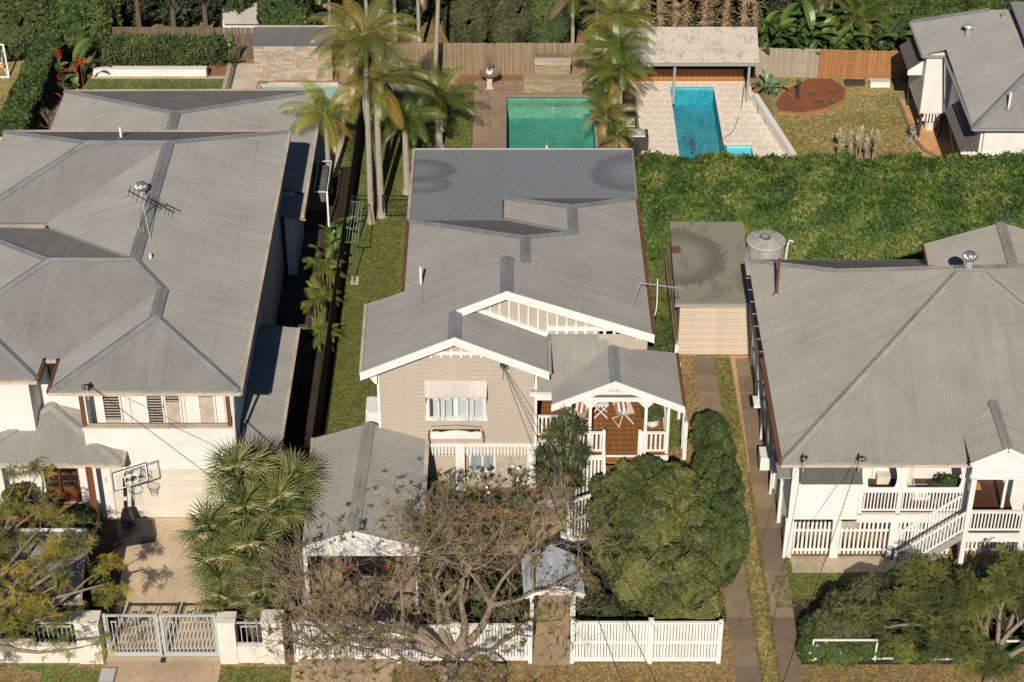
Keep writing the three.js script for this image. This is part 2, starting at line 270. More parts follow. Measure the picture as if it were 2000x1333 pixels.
// bare ground under the house at the far right, edged with concrete
S('soil', M([0.6, 0.33, 0.15], 0.95, { map: speckle }), [[19.75, -40.9], [26, -40.9], [26, -31], [20.9, -31], [19.9, -35.4], [19.85, -37.3]], 2);
{ const e = [[19.7, -40.9], [19.78, -38.5], [19.84, -36.8], [20.1, -35.6], [20.8, -34.6]]; const g = T('concrete_edging', 'weathered grey concrete edging between dry lawn and bare orange soil', 'edging'); for (let i = 0; i < 4; i++) beam(g, 'edge', mOldConc, V(e[i][0], 0.04, e[i][1]), V(e[i + 1][0], 0.04, e[i + 1][1]), 0.16, 0.12); }

// ---------- pools ----------
const mBarkless = M([0.16, 0.13, 0.1], 0.7);
function pool(name, label, x0, x1, z0, z1, depth, shallow, cFloor, cWall, water, coping, waterTone) {
  const g = T(name, label, 'pool');
  const floor = roofG([[x0, -depth * 0.75, z0], [x1, -depth * 0.75, z0], [x1, -depth, z1], [x0, -depth, z1]], 0.1, null, 3, 0);
  add(g, 'floor', floor, cFloor);
  for (const [a, b, c, d] of [[x0 - 0.1, x0, z0 - 0.1, z1 + 0.1], [x1, x1 + 0.1, z0 - 0.1, z1 + 0.1], [x0, x1, z0 - 0.1, z0], [x0, x1, z1, z1 + 0.1]]) B(g, 'wall', cWall, a, b, -depth - 0.1, 0.02, c, d);
  if (shallow) B(g, 'step', cWall, x0, x1, -depth, -0.42, z0, z0 + 0.62);
  const nx = 40, nz = 60, wg = new THREE.PlaneGeometry(x1 - x0, z1 - z0, 1, 1); wg.rotateX(-PI / 2); wg.translate((x0 + x1) / 2, -water, (z0 + z1) / 2);
  add(g, 'water', metricUV(wg), waterTone); return g;
}
const rip = tex(512, (x, y) => nA[y * 2048 + x * 2], 3, false);
const waterA = new THREE.MeshPhysicalMaterial({ color: col(0.75, 0.92, 0.88), transmission: 1, thickness: 0, roughness: 0.04, ior: 1.33, bumpMap: rip, bumpScale: 0.02 });
const waterB = new THREE.MeshPhysicalMaterial({ color: col(0.6, 0.9, 0.95), transmission: 1, thickness: 0, roughness: 0.04, ior: 1.33, bumpMap: rip, bumpScale: 0.02 });
const poolTexA = M([0.1, 0.36, 0.29], 0.8, { map: speckle }), poolTexB = M([0.1, 0.38, 0.46], 0.8, { map: speckle });
pool('swimming_pool', 'green swimming pool behind the middle house with a stone water wall', -0.28, 4.1, -41.5, -33, 1.4, true, poolTexA, M([0.2, 0.4, 0.31], 0.8, { map: speckle }), 0.16, null, waterA);
pool('swimming_pool', 'bright blue narrow lap pool in pale stone paving', 8.15, 10.4, -42.15, -33, 1.3, false, poolTexB, M([0.08, 0.45, 0.55], 0.8, { map: speckle }), 0.1, null, waterB);
pool('swimming_pool', 'shallow blue step pool joined to the side of the lap pool', 10.55, 11.75, -36, -33, 0.5, false, M([0.2, 0.5, 0.55], 0.8, { map: speckle }), M([0.2, 0.5, 0.55], 0.8), 0.1, null, waterB);
pool('swimming_pool', 'small teal pool behind left house below the stacked stone wall', -13, -9, -42.5, -34.5, 1.2, false, M([0.3, 0.36, 0.33], 0.8, { map: speckle }), M([0.34, 0.38, 0.35], 0.8), 0.12, null, waterA);
// leaves floating on the two big pools
{ const g = new THREE.BufferGeometry(); g.setAttribute('position', new THREE.Float32BufferAttribute([-0.05, 0, 0, 0, 0, 0.022, 0, 0.006, -0.022, 0.06, 0, 0, 0, 0.006, -0.022, 0, 0, 0.022], 3)); g.computeVertexNormals();
  const mk = (label, n, fn, y) => { const im = new THREE.InstancedMesh(g, M([0.05, 0.03, 0.015], 0.9, { side: THREE.DoubleSide }), n), m = new THREE.Matrix4(); for (let i = 0; i < n; i++) { const [x, z] = fn(i); m.compose(V(x, y + 0.008, z), new THREE.Quaternion().setFromAxisAngle(UP, rnd() * 6.3), V(1, 1, 1).multiplyScalar(rr(0.6, 1.5))); im.setMatrixAt(i, m); } im.name = nm('fallen_leaf'); scene.add(stuff(tag(im, label, 'leaves'))); };
  mk('dark fallen leaves drifting on the bright blue lap pool', 260, (i) => i < 130 ? [8.9 + (rnd() + rnd() - 1) * 0.5, -36.8 + (rnd() + rnd() - 1) * 1.2] : [rr(8.2, 10.3), rr(-42, -34)], -0.1);
  mk('few dark leaves drifting on the green pool', 70, (i) => [rr(0, 4), rr(-40.8, -35)], -0.16); }
// paving round the middle pool: long brown pavers
{
  const g = T('pool_paving', 'brown rectangular pavers beside the green pool', 'paving'); g.userData.kind = 'structure'; delete g.userData.category;
  const mm = [[0.34, 0.235, 0.165], [0.31, 0.215, 0.15], [0.37, 0.26, 0.18], [0.33, 0.235, 0.17]].map((c) => M(c, 0.85, { map: speckle }));
  for (let z = -42.9; z < -32; z += 0.41) { const off = rnd() < 0.5 ? 0 : 0.12; const xs = z < -41.6 ? [-1.95, -1.2, -0.45, 0.3, 1.05, 1.8, 2.55, 3.3, 4.05] : [-1.95, -1.15 + off, -0.62, -0.28]; for (let i = 0; i < xs.length - 1; i++) B(g, 'paver', pick(mm), xs[i] + 0.008, xs[i + 1] - 0.008, -0.05, 0.03 + rr(0, 0.006), z + 0.008, z + 0.402); }
}
// pale stone paving round the lap pool
{
  const g = T('pool_paving', 'pale travertine pavers around the blue lap pool', 'paving'); g.userData.kind = 'structure'; delete g.userData.category;
  const mm = [[0.88, 0.785, 0.67], [0.9, 0.81, 0.695], [0.86, 0.755, 0.64], [0.89, 0.79, 0.68]].map((c) => M(c, 0.8, { map: speckle }));
  const put = (x0, x1, z0, z1) => B(g, 'paver', pick(mm), x0 + 0.003, x1 - 0.003, -0.05, 0.03 + rr(0, 0.003), z0 + 0.003, z1 - 0.003);
  for (const q of [[6.35, 8.13, -42.85, -33.4], [11.78, 12.3, -42.85, -33.4]]) B(g, 'paving_bed', mm[2], q[0], q[1], -0.04, 0.022, q[2], q[3]); B(g, 'paving_bed', mm[2], 10.42, 11.76, -0.04, 0.022, -42.85, -36.1);
  for (let z = -42.85, k = 0; z < -33.4; z += 0.6, k++) {
    const z1 = z + 0.6, inPool = z1 > -42.2, edge = 12.25 + (z + 42.8) * 0.16;
    const runs = inPool ? [[6.35, 8.15], z1 > -36.1 ? [11.75, edge] : [10.4, edge]] : [[6.35, edge]];
    for (const [a, b] of runs) { let x = a, w = 0.45 + (k % 2) * 0.25; while (x < b - 0.05) { const e = Math.min(b, x + w); put(x, e, z, z1); x = e; w = 0.7; } }
  }
}
{ const g = T('pool_hose', 'thin dark cleaning hose trailing from shelter post into the lap pool', 'hose'); rod(g, 'hose', mBarkless, [V(11.8, 1.2, -40.6), V(11.6, 0.06, -39.8), V(11.3, 0.05, -38.6), V(10.9, 0.05, -37.3), V(10.5, 0.05, -36.8), V(10.3, -0.08, -36.4), V(10.25, -0.09, -35.2), V(9.7, -0.09, -34.2)], 0.022, 5); }
S('path', mPaving, [[-14.6, -44.9], [-13.2, -44.9], [-13.2, -41], [-14.6, -41]], 3);
S('path', mPaving, [[-8.95, -42.4], [-8.3, -42.4], [-8.3, -33], [-8.95, -33]], 3);
S('garden_bed', mMulch, [[13.5, -39.6], [13.4, -40.5], [14, -41.8], [15.3, -43.1], [16.6, -43.2], [17.2, -42.1], [16.95, -40.7], [15.9, -39.8], [14.6, -39.3]], 2);
// ================= the middle house =================
{
  const g = T('weatherboard_house', 'beige weatherboard house with grey gabled roofs and white barge boards in the middle', 'house');
  const R = (...p) => roof(g, mRoofMain, ...p), W = mWhite;
  // ---- roofs
  R([-2.05, 7.66, -8.4], [-5.36, 6.16, -8.4], [-5.44, 6.16, -12.87], [-0.19, 8.5, -12.45], [-0.19, 8.5, -10.1], [-2.05, 7.66, -10.1]);
  R([-2.05, 7.66, -8.4], [1.28, 6.18, -8.4], [1.28, 6.18, -11.2], [-2.05, 7.66, -11.2]);
  R([-0.19, 8.5, -10.1], [5.12, 6.63, -10.1], [5.0, 6.63, -19.9], [2.35, 7.6, -17.57], [2.35, 7.6, -15.65], [0.5, 8.26, -14.3], [0.5, 8.26, -12.45], [-0.19, 8.5, -12.45]);
  R([0.5, 8.22, -12.2], [-4.05, 6.62, -12.2], [-4.07, 6.62, -18.15], [0.5, 8.22, -14.3]);
  R([0.5, 8.24, -14.3], [-4.07, 6.63, -18.15], [-0.31, 6.62, -18.2], [2.35, 7.6, -15.65]);
  R([2.35, 7.62, -15.65], [-0.31, 6.64, -18.2], [-0.31, 6.64, -19.9], [2.35, 7.62, -17.57]);
  R([2.35, 7.62, -17.57], [-0.31, 6.62, -19.9], [5.0, 6.62, -19.9]);
  { const s = 512, st = tex(s, (x, y, i) => {                                                     // rear skillion: curved dark patches along its two side edges
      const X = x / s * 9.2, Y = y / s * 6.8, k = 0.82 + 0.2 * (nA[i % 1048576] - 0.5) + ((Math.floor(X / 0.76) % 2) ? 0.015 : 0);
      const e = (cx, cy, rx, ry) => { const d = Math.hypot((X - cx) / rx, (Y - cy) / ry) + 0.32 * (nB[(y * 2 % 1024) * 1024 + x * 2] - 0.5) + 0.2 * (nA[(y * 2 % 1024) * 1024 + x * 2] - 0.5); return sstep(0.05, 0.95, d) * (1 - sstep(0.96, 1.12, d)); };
      const darkPatch = Math.max(e(0.2, 4.7, 1.5, 1.1), 0.85 * e(0.3, 3.3, 1.3, 0.8), 0.9 * e(9.1, 4.4, 1.7, 1.9)); return [k * (1 - 0.36 * darkPatch), k * (1 - 0.36 * darkPatch), k * (1 - 0.36 * darkPatch)]; }, [9.2, 6.8]);
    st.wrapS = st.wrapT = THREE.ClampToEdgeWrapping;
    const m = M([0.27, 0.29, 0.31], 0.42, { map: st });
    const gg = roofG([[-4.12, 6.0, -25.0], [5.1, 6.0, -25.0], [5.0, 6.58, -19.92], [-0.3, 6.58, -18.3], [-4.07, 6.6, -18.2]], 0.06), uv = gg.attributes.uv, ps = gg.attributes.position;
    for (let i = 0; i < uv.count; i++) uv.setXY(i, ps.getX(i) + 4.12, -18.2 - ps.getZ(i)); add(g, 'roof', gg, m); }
  // ---- verandah roofs
  const RV = (...p) => roof(g, mRoofLight, ...p);
  RV([1.32, 6.28, -10.95], [3.25, 6.28, -10.95], [3.7, 5.86, -10.38], [1.43, 4.86, -9.0], [0.7, 4.86, -9.0], [0.7, 5.35, -9.66], [1.32, 5.35, -9.66]);
  R([3.71, 5.88, -8.2], [1.46, 4.85, -8.2], [1.43, 4.86, -9.0], [3.7, 5.88, -10.42]);
  R([3.71, 5.88, -8.2], [6.2, 4.78, -8.2], [6.15, 4.78, -11.6], [3.7, 5.88, -10.5]);
  // ---- caps
  cap(g, mCap, [-2.05, 7.7, -8.42], [-2.05, 7.7, -10.1], 0.24, 0.1); cap(g, mCap, [-0.19, 8.54, -10.12], [-0.19, 8.54, -12.45], 0.24, 0.1); cap(g, mCap, [0.5, 8.27, -12.5], [0.5, 8.27, -14.3], 0.2, 0.08);
  cap(g, mCap, [0.5, 8.24, -14.3], [-4.07, 6.64, -18.15], 0.17, 0.05); cap(g, mCap, [0.5, 8.26, -14.3], [2.35, 7.62, -15.65], 0.16, 0.05); cap(g, mCap, [2.35, 7.64, -15.6], [2.35, 7.64, -17.57], 0.2, 0.08);
  cap(g, mCap, [2.35, 7.64, -17.57], [5.0, 6.66, -19.88], 0.17, 0.05); cap(g, mCap, [2.35, 7.64, -17.57], [-0.3, 6.66, -19.88], 0.16, 0.05);
  cap(g, mCap, [3.71, 5.92, -8.22], [3.71, 5.92, -10.45], 0.2, 0.08); beam(g, 'valley', mGutterGrey, V(1.43, 4.9, -9.0), V(3.68, 5.9, -10.38), 0.22, 0.03);
  beam(g, 'valley', mGutterGrey, V(-0.31, 6.68, -18.2), V(2.3, 7.6, -15.7), 0.16, 0.03);
  // ---- barges (front faces white)
  const barge = (a, b, z, h = 0.3) => { const m = prism(g, 'barge_board', W, [[a[0], a[1] + 0.07], [b[0], b[1] + 0.07], [b[0], b[1] + 0.07 - h], [a[0], a[1] + 0.07 - h]], 0.045); m.position.z = z - 0.022; return m; };
  barge([-2.05, 7.66], [-5.46, 6.12], -8.37, 0.34); barge([-2.05, 7.66], [1.34, 6.15], -8.37, 0.34);
  barge([-0.19, 8.5], [-2.02, 7.67], -10.07, 0.34); barge([-0.19, 8.5], [5.2, 6.6], -10.07, 0.36);
  barge([3.71, 5.88], [1.42, 4.83], -8.17, 0.3); barge([3.71, 5.88], [6.26, 4.75], -8.17, 0.3);
  // ---- gutters
  gutter(g, mGutterWarm, [-5.44, 6.12, -8.4], [-5.52, 6.12, -12.87]); gutter(g, mGutterGrey, [1.36, 6.14, -8.42], [1.36, 6.14, -11.1], 0.13); gutter(g, mRust, [5.2, 6.6, -10.1], [5.07, 6.6, -19.9], 0.14, 0.12); gutter(g, mRust, [-4.12, 6.58, -12.9], [-4.14, 6.58, -18.2], 0.12, 0.14);
  gutter(g, mGutterWarm, [-4.14, 6.55, -18.2], [-4.2, 5.97, -25], 0.12, 0.12); gutter(g, mGutterGrey, [5.05, 6.53, -19.95], [5.15, 5.97, -25], 0.1, 0.1); gutter(g, mWhite, [-4.15, 5.95, -25.06], [5.15, 5.95, -25.06], 0.1, 0.08); gutter(g, mRust, [6.27, 4.74, -8.25], [6.21, 4.74, -11.6], 0.12, 0.1);
  gutter(g, W, [0.66, 4.81, -8.94], [1.46, 4.81, -8.94], 0.12, 0.12); B(g, 'fascia', W, 0.88, 2.1, 4.5, 4.75, -9.05, -8.99);
  beam(g, 'rusty_flashing', mRust, V(-0.36, 6.5, -18.3), V(-0.36, 6.5, -19.9), 0.06, 0.2);
  // ---- walls
  B(g, 'wall', mBeige, -4.85, 0.86, 1.9, 6.2, -12.8, -9.14);
  boards(g, mBeige, -4.86, 0.87, 2.4, 6.35, -9.13, 0.19); boards(g, mBeige, -12.8, -9.14, 2.4, 6.3, -4.86, 0.19, 'z', -1); boards(g, mBeige, -12.8, -9.14, 2.4, 6.0, 0.87, 0.19, 'z', 1);
  prism(g, 'gable_panel', mBeige, [[-4.86, 6.3], [0.87, 6.3], [0.1, 6.66], [-2.05, 7.6], [-4.2, 6.66]], 0.04).position.z = -9.13;
  B(g, 'gable_rail', W, -3.85, -0.2, 6.52, 6.66, -9.06, -9.0); for (let i = 0; i < 14; i++) { const x = -4.35 + i * 0.36, top = 7.56 - 0.453 * Math.abs(x + 2.05); if (top > 6.7) B(g, 'gable_batten', W, x - 0.03, x + 0.03, 6.66, top, -9.06, -9.02); if (i > 0 && i < 13) B(g, 'bracket', W, x - 0.045, x + 0.045, 6.42, 6.52, -9.12, -8.96); }
  B(g, 'corner_board', W, -4.93, -4.84, 1.95, 6.2, -9.16, -9.08); B(g, 'corner_board', W, 0.83, 0.92, 1.95, 6.0, -9.16, -9.08);
  prism(g, 'eave_bracket', W, [[-5.4, 6.0], [-4.9, 6.0], [-4.9, 5.35], [-4.98, 5.35]], 0.06).position.z = -8.9; slats(g, 'eave_slat', W, -5.35, -4.92, 5.75, 6.05, -8.75, 0.1, 0.05);
  B(g, 'wall', mBeige, -4.0, 4.95, 0, 6.4, -18.2, -12.4); B(g, 'wall', mBeige, -4.0, 4.95, 0, 5.85, -24.6, -18.2); B(g, 'wall', mBeige, 0.87, 4.95, 2.3, 6.5, -12.5, -12.4); prism(g, 'gable_panel', mBeige, [[-2.4, 6.3], [5.0, 6.3], [5.0, 6.5], [-0.19, 8.34], [-2.2, 7.5]], 0.06).position.z = -10.72;
  B(g, 'wall', mBeige, 3.2, 5.0, 5.6, 6.5, -12.4, -10.66); 
  B(g, 'gable_rail', W, 1.3, 4.0, 6.5, 6.68, -10.64, -10.56); beam(g, 'gable_rail', W, V(-1.7, 7.63, -10.6), V(1.3, 6.32, -10.6), 0.08, 0.18); for (let i = 0; i < 17; i++) { const x = -1.5 + i * 0.35, top = 8.36 - 0.353 * Math.abs(x + 0.19), bot = x < 1.3 ? 7.72 - 0.4375 * (x + 1.9) : 6.66; if (top > bot + 0.06) B(g, 'gable_batten', W, x - 0.03, x + 0.03, bot, top, -10.64, -10.6); if (x > 1.2 && x < 4.2) B(g, 'bracket', W, x - 0.05, x + 0.05, 6.4, 6.5, -10.66, -10.5); }
  slats(g, 'eave_slat', W, 4.55, 5.1, 6.1, 6.45, -10.55, 0.13, 0.07); B(g, 'eave_rail', W, 4.5, 5.15, 6.45, 6.55, -10.6, -10.5);
  // ---- front window, its hood and curtains
  { const w = B(g, 'window', W, -3.12, -0.98, 4.68, 4.78, -9.15, -9.0); const add4 = (n, m, ...b) => { const k = B(g, n, m, ...b); g.remove(k); w.add(k); k.position.sub(w.position); return k; };
    add4('sill', W, -3.2, -0.9, 3.6, 3.7, -9.12, -8.94); add4('curtain', mCurtain, -3.08, -1.02, 3.7, 4.7, -9.1, -9.09); for (const x of [-3.1, -2.06, -1.0]) add4('mullion', W, x - 0.05, x + 0.05, 3.68, 4.7, -9.12, -9.02); add4('dark_gap', mDarkIn, -3.05, -2.9, 3.7, 4.68, -9.088, -9.08); add4('dark_gap', mDarkIn, -2.2, -1.95, 3.7, 4.68, -9.088, -9.08);
    for (const [hx, dir] of [[-3.08, 1], [-2.1, -1], [-2.02, 1], [-1.04, -1]]) { const s = new THREE.Group(); s.name = 'sash'; s.position.set(hx, 4.2, -9.0).sub(w.position); s.rotation.y = -dir * 0.45; w.add(s); const L = 0.47 * dir; const sb = (x0, x1, y0, y1) => { const m = new THREE.Mesh(boxG(Math.abs(x1 - x0), y1 - y0, 0.04), W); m.name = 'sash_frame'; m.position.set((x0 + x1) / 2, (y0 + y1) / 2, 0); return m; };
      const geos = [[0, L, -0.52, -0.45], [0, L, 0.43, 0.5], [0, 0.06 * dir, -0.5, 0.48], [L - 0.06 * dir, L, -0.5, 0.48]].map((q) => { const m = sb(...q); const gg = m.geometry.clone(); gg.translate(m.position.x, m.position.y, 0); return gg; });
      s.remove(); w.remove(s); const fr = new THREE.Mesh(mergeGeometries(geos), W); fr.name = 'sash'; fr.position.copy(s.position); fr.rotation.copy(s.rotation); w.add(fr); const pn = new THREE.Mesh(boxG(0.36, 0.9, 0.006), mGlass); pn.name = 'pane'; pn.position.copy(V(L / 2, 0, 0).applyEuler(s.rotation).add(s.position)); pn.rotation.copy(s.rotation); w.add(pn); }
    add(g, 'window_hood', roofG([[-3.2, 5.3, -9.1], [-0.9, 5.3, -9.1], [-0.92, 4.98, -8.5], [-3.18, 4.98, -8.5]], 0.04), corr([0.62, 0.58, 0.53], 0.7)); for (const x of [-3.17, -0.97]) { const p = prism(g, 'hood_bracket', W, [[0, 5.26], [-0.58, 4.95], [-0.05, 4.3], [0, 4.3]], 0.04); p.rotation.y = PI / 2; p.position.set(x, 0, -9.1); } }
  // ---- lower front: batten valance, white piers, recessed wall
  B(g, 'valance_rail', W, -4.9, 0.92, 2.3, 2.42, -9.16, -9.06); slats(g, 'valance_batten', W, -4.85, -2.15, 1.86, 2.32, -9.1, 0.125, 0.072); slats(g, 'valance_batten', W, -1.72, 0.55, 1.86, 2.32, -9.1, 0.125, 0.072); slats(g, 'valance_batten', W, 0.9, 1.75, 1.86, 2.32, -9.25, 0.125, 0.072);
  for (const x of [-1.94, 0.72]) B(g, 'pier', W, x - 0.17, x + 0.17, 0, 2.35, -9.25, -9.02);
  B(g, 'wall', mBeigeLow, -4.85, 0.86, 0, 1.95, -12.6, -9.5); { const w = B(g, 'window', W, -1.62, -0.62, 0.8, 1.85, -9.52, -9.44); for (const [a, b] of [[-1.55, -1.15], [-1.08, -0.7]]) { const k = B(g, 'pane', M([0.25, 0.29, 0.32], 0.08), a, b, 0.88, 1.78, -9.45, -9.425); g.remove(k); k.position.sub(w.position); w.add(k); } }
  // entry passage
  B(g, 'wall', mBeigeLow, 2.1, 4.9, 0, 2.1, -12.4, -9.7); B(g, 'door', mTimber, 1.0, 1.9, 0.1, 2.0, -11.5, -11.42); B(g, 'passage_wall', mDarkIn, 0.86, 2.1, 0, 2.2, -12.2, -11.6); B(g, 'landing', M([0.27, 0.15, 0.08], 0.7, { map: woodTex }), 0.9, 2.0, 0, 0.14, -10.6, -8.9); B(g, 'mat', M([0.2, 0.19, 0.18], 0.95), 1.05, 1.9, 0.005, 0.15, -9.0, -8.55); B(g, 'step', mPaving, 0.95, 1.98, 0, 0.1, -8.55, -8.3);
  for (const [x0, x1] of [[0.56, 0.88], [1.98, 2.3]]) for (let k = 0; k < 5; k++) for (let j = 0; j < 2; j++) B(g, 'brick', pick(mBrick), x0 + j * 0.165 + 0.004, x0 + j * 0.165 + 0.158, k * 0.086, k * 0.086 + 0.076, -8.95, -8.72);
  // ---- verandah
  for (let i = 0; i < 39; i++) { const z = -12.4 + i * 0.0985; B(g, 'deck_board', i % 3 ? mDeck : mDeckB, z > -9.6 ? 2.12 : 0.9, 5.75, 2.3, 2.35, z, z + 0.09); }
  B(g, 'fascia', W, 2.1, 5.8, 2.06, 2.3, -8.62, -8.56); B(g, 'fascia', mBrownTrim, 2.1, 5.8, 2.3, 2.34, -8.6, -8.55); B(g, 'fascia', W, 0.9, 2.1, 2.1, 2.3, -9.64, -9.58); B(g, 'beam', mDarkIn, 2.2, 5.7, 1.9, 2.28, -12.4, -8.8);
  for (const [x, y0, y1] of [[2.86, 2.05, 5.15], [4.9, 2.05, 5.15], [5.72, 0, 4.72], [2.12, 0, 4.75]]) { B(g, 'post', W, x - 0.055, x + 0.055, y0, y1, -8.66, -8.55); if (x > 2.5 && x < 5.5) for (const d of [-1, 1]) prism(g, 'post_bracket', W, [[x + d * 0.055, 4.85], [x + d * 0.36, 4.85], [x + d * 0.3, 4.72], [x + d * 0.055, 4.45]], 0.05).position.z = -8.63; }
  B(g, 'gable_beam', W, 2.1, 5.6, 4.75, 4.9, -8.66, -8.56); B(g, 'gable_rail', W, 3.0, 4.45, 5.12, 5.22, -8.6, -8.52); prism(g, 'gable_panel', mBeige, [[2.4, 5.0], [5.1, 5.0], [3.71, 5.7]], 0.03).position.z = -8.64; for (const x of [3.2, 3.45, 3.71, 3.97, 4.22]) B(g, 'gable_batten', W, x - 0.03, x + 0.03, 5.2, 5.72 - 0.44 * Math.abs(x - 3.71) - 0.06, -8.6, -8.54);
  const rail = (x0, x1, z, y = 2.35) => { B(g, 'rail', W, x0, x1, y + 0.92, y + 1.0, z - 0.045, z + 0.045); B(g, 'rail', W, x0, x1, y + 0.1, y + 0.17, z - 0.03, z + 0.03); slats(g, 'baluster', W, x0, x1, y + 0.15, y + 0.95, z, 0.145, 0.08); };
  rail(2.12, 3.35, -8.6); rail(4.72, 5.72, -8.6); rail(0.9, 2.1, -9.6); B(g, 'newel_post', W, 3.33, 3.45, 1.3, 3.42, -8.66, -8.54); B(g, 'newel_post', W, 4.65, 4.77, 1.3, 3.42, -8.66, -8.54); B(g, 'post', W, 2.0, 2.1, 0, 4.7, -9.66, -9.55);
  B(g, 'rail', W, 5.68, 5.76, 3.27, 3.35, -12.3, -8.6); slats(g, 'baluster', W, -12.3, -8.7, 2.45, 3.3, 5.72, 0.145, 0.08, 0.025, 'z'); B(g, 'wall', mBeige, 4.95, 5.05, 2.35, 4.9, -12.4, -11.9); B(g, 'door', mTimber, 1.2, 2.1, 2.4, 4.4, -12.38, -12.3);
  slats(g, 'screen_batten', W, 2.2, 3.3, 0.2, 2.05, -8.62, 0.13, 0.075); slats(g, 'screen_batten', W, 4.8, 5.7, 0.2, 2.05, -8.62, 0.13, 0.075);
  // front stairs and their tall battened side
  for (let i = 0; i < 12; i++) B(g, 'tread', mDeck, 3.4, 4.7, 2.16 - i * 0.185, 2.2 - i * 0.185, -8.56 + i * 0.26, -8.27 + i * 0.26);
  for (const x of [3.38, 4.72]) { beam(g, 'stringer', W, V(x, 2.1, -8.55), V(x, 0.05, -5.5), 0.05, 0.25); beam(g, 'rail', W, V(x, 3.3, -8.55), V(x, 1.15, -5.4), 0.08, 0.08); B(g, 'newel_post', W, x - 0.05, x + 0.05, 0, 1.3, -5.45, -5.35); for (let i = 0; i < 22; i++) { const t = (i + 0.5) / 22; B(g, 'baluster', W, x - 0.015, x + 0.015, 2.2 - 2.1 * t, 3.3 - 2.12 * t, -8.55 + 3.1 * t - 0.03, -8.55 + 3.1 * t + 0.03); } }
  B(g, 'post', W, 2.0, 2.12, 0, 1.95, -6.34, -6.22); beam(g, 'rail', W, V(2.1, 1.9, -6.28), V(2.85, 2.25, -6.28), 0.06, 0.09); beam(g, 'rail', W, V(2.1, 1.0, -6.28), V(2.85, 1.35, -6.28), 0.05, 0.08); beam(g, 'rail', W, V(2.1, 0.12, -6.28), V(2.85, 0.3, -6.28), 0.06, 0.16); for (let i = 0; i < 6; i++) { const x = 2.18 + i * 0.12; B(g, 'baluster', W, x - 0.03, x + 0.03, 0.1, 1.92 + i * 0.055, -6.3, -6.27); }
  B(g, 'plinth', mWhite, 1.78, 2.05, 0, 0.5, -6.3, -6.0);
  // rooftop pieces
  cyl(g, 'vent_pipe', W, -3.42, 7.0, 7.75, -12.95, 0.055, 0.055); 
  rod(g, 'downpipe', W, [V(0.8, 6.05, -8.6), V(0.78, 5.8, -8.75), V(0.78, 5.2, -9.0)], 0.04); rod(g, 'downpipe', W, [V(6.3, 4.7, -8.7), V(6.3, 2.5, -8.7)], 0.04);
}
{ const g = T('tv_antenna', 'thin bare television antenna on a white mast at the right eave of the middle house', 'antenna');
  const x = 5.32, z = -11.9; rod(g, 'mast', mWhite, [V(x, 6.3, z), V(x + 0.05, 6.5, z), V(x + 0.05, 7.9, z)], 0.025); beam(g, 'boom', mGalv, V(x - 0.6, 7.75, z), V(x + 1.0, 7.55, z + 0.1), 0.03, 0.03); for (let i = 0; i < 6; i++) beam(g, 'element', mGalv, V(x - 0.5 + i * 0.28, 7.75 - i * 0.035, z - 0.35), V(x - 0.5 + i * 0.28, 7.75 - i * 0.035, z + 0.35), 0.018, 0.018); beam(g, 'element', mGalv, V(x - 0.55, 7.75, z), V(x - 1.0, 7.0, z + 0.8), 0.02, 0.02); }
// things on and beside the middle house
{ const g = T('flower_box', 'white wavy fronted window box with trailing plants below the front window', 'planter box');
  prism(g, 'box_front', mWhite, [[-3.0, 2.88], [-1.12, 2.88], [-1.12, 3.16], [-1.3, 3.2], [-1.5, 3.16], [-1.75, 3.22], [-2.06, 3.25], [-2.35, 3.22], [-2.6, 3.16], [-2.8, 3.2], [-3.0, 3.16]], 0.04).position.z = -8.83; B(g, 'box_body', mWhite, -2.98, -1.14, 2.88, 3.08, -9.1, -8.83); B(g, 'soil', mDarkSoil, -2.95, -1.17, 3.05, 3.1, -9.08, -8.84);
  rod(g, 'wire_edging', mRust, [V(-3.0, 3.3, -9.0), V(-2.5, 3.34, -8.98), V(-2.0, 3.36, -8.98), V(-1.4, 3.3, -8.98), V(-1.1, 3.25, -9.0)], 0.012); rod(g, 'trailing_stem', mBarkDark, [V(-3.06, 3.15, -8.95), V(-3.1, 2.9, -8.9), V(-3.04, 2.55, -8.9)], 0.02); rod(g, 'trailing_stem', mBarkDark, [V(-1.08, 3.15, -8.95), V(-1.04, 2.9, -8.9), V(-1.06, 2.6, -8.9)], 0.018); }
function mesh1(name, label, cat, fn) { const g = T(name, label, cat); fn(g); return g; }
const mCanvas = M([0.42, 0.36, 0.29], 0.9), mRed = M([0.26, 0.06, 0.055], 0.9);
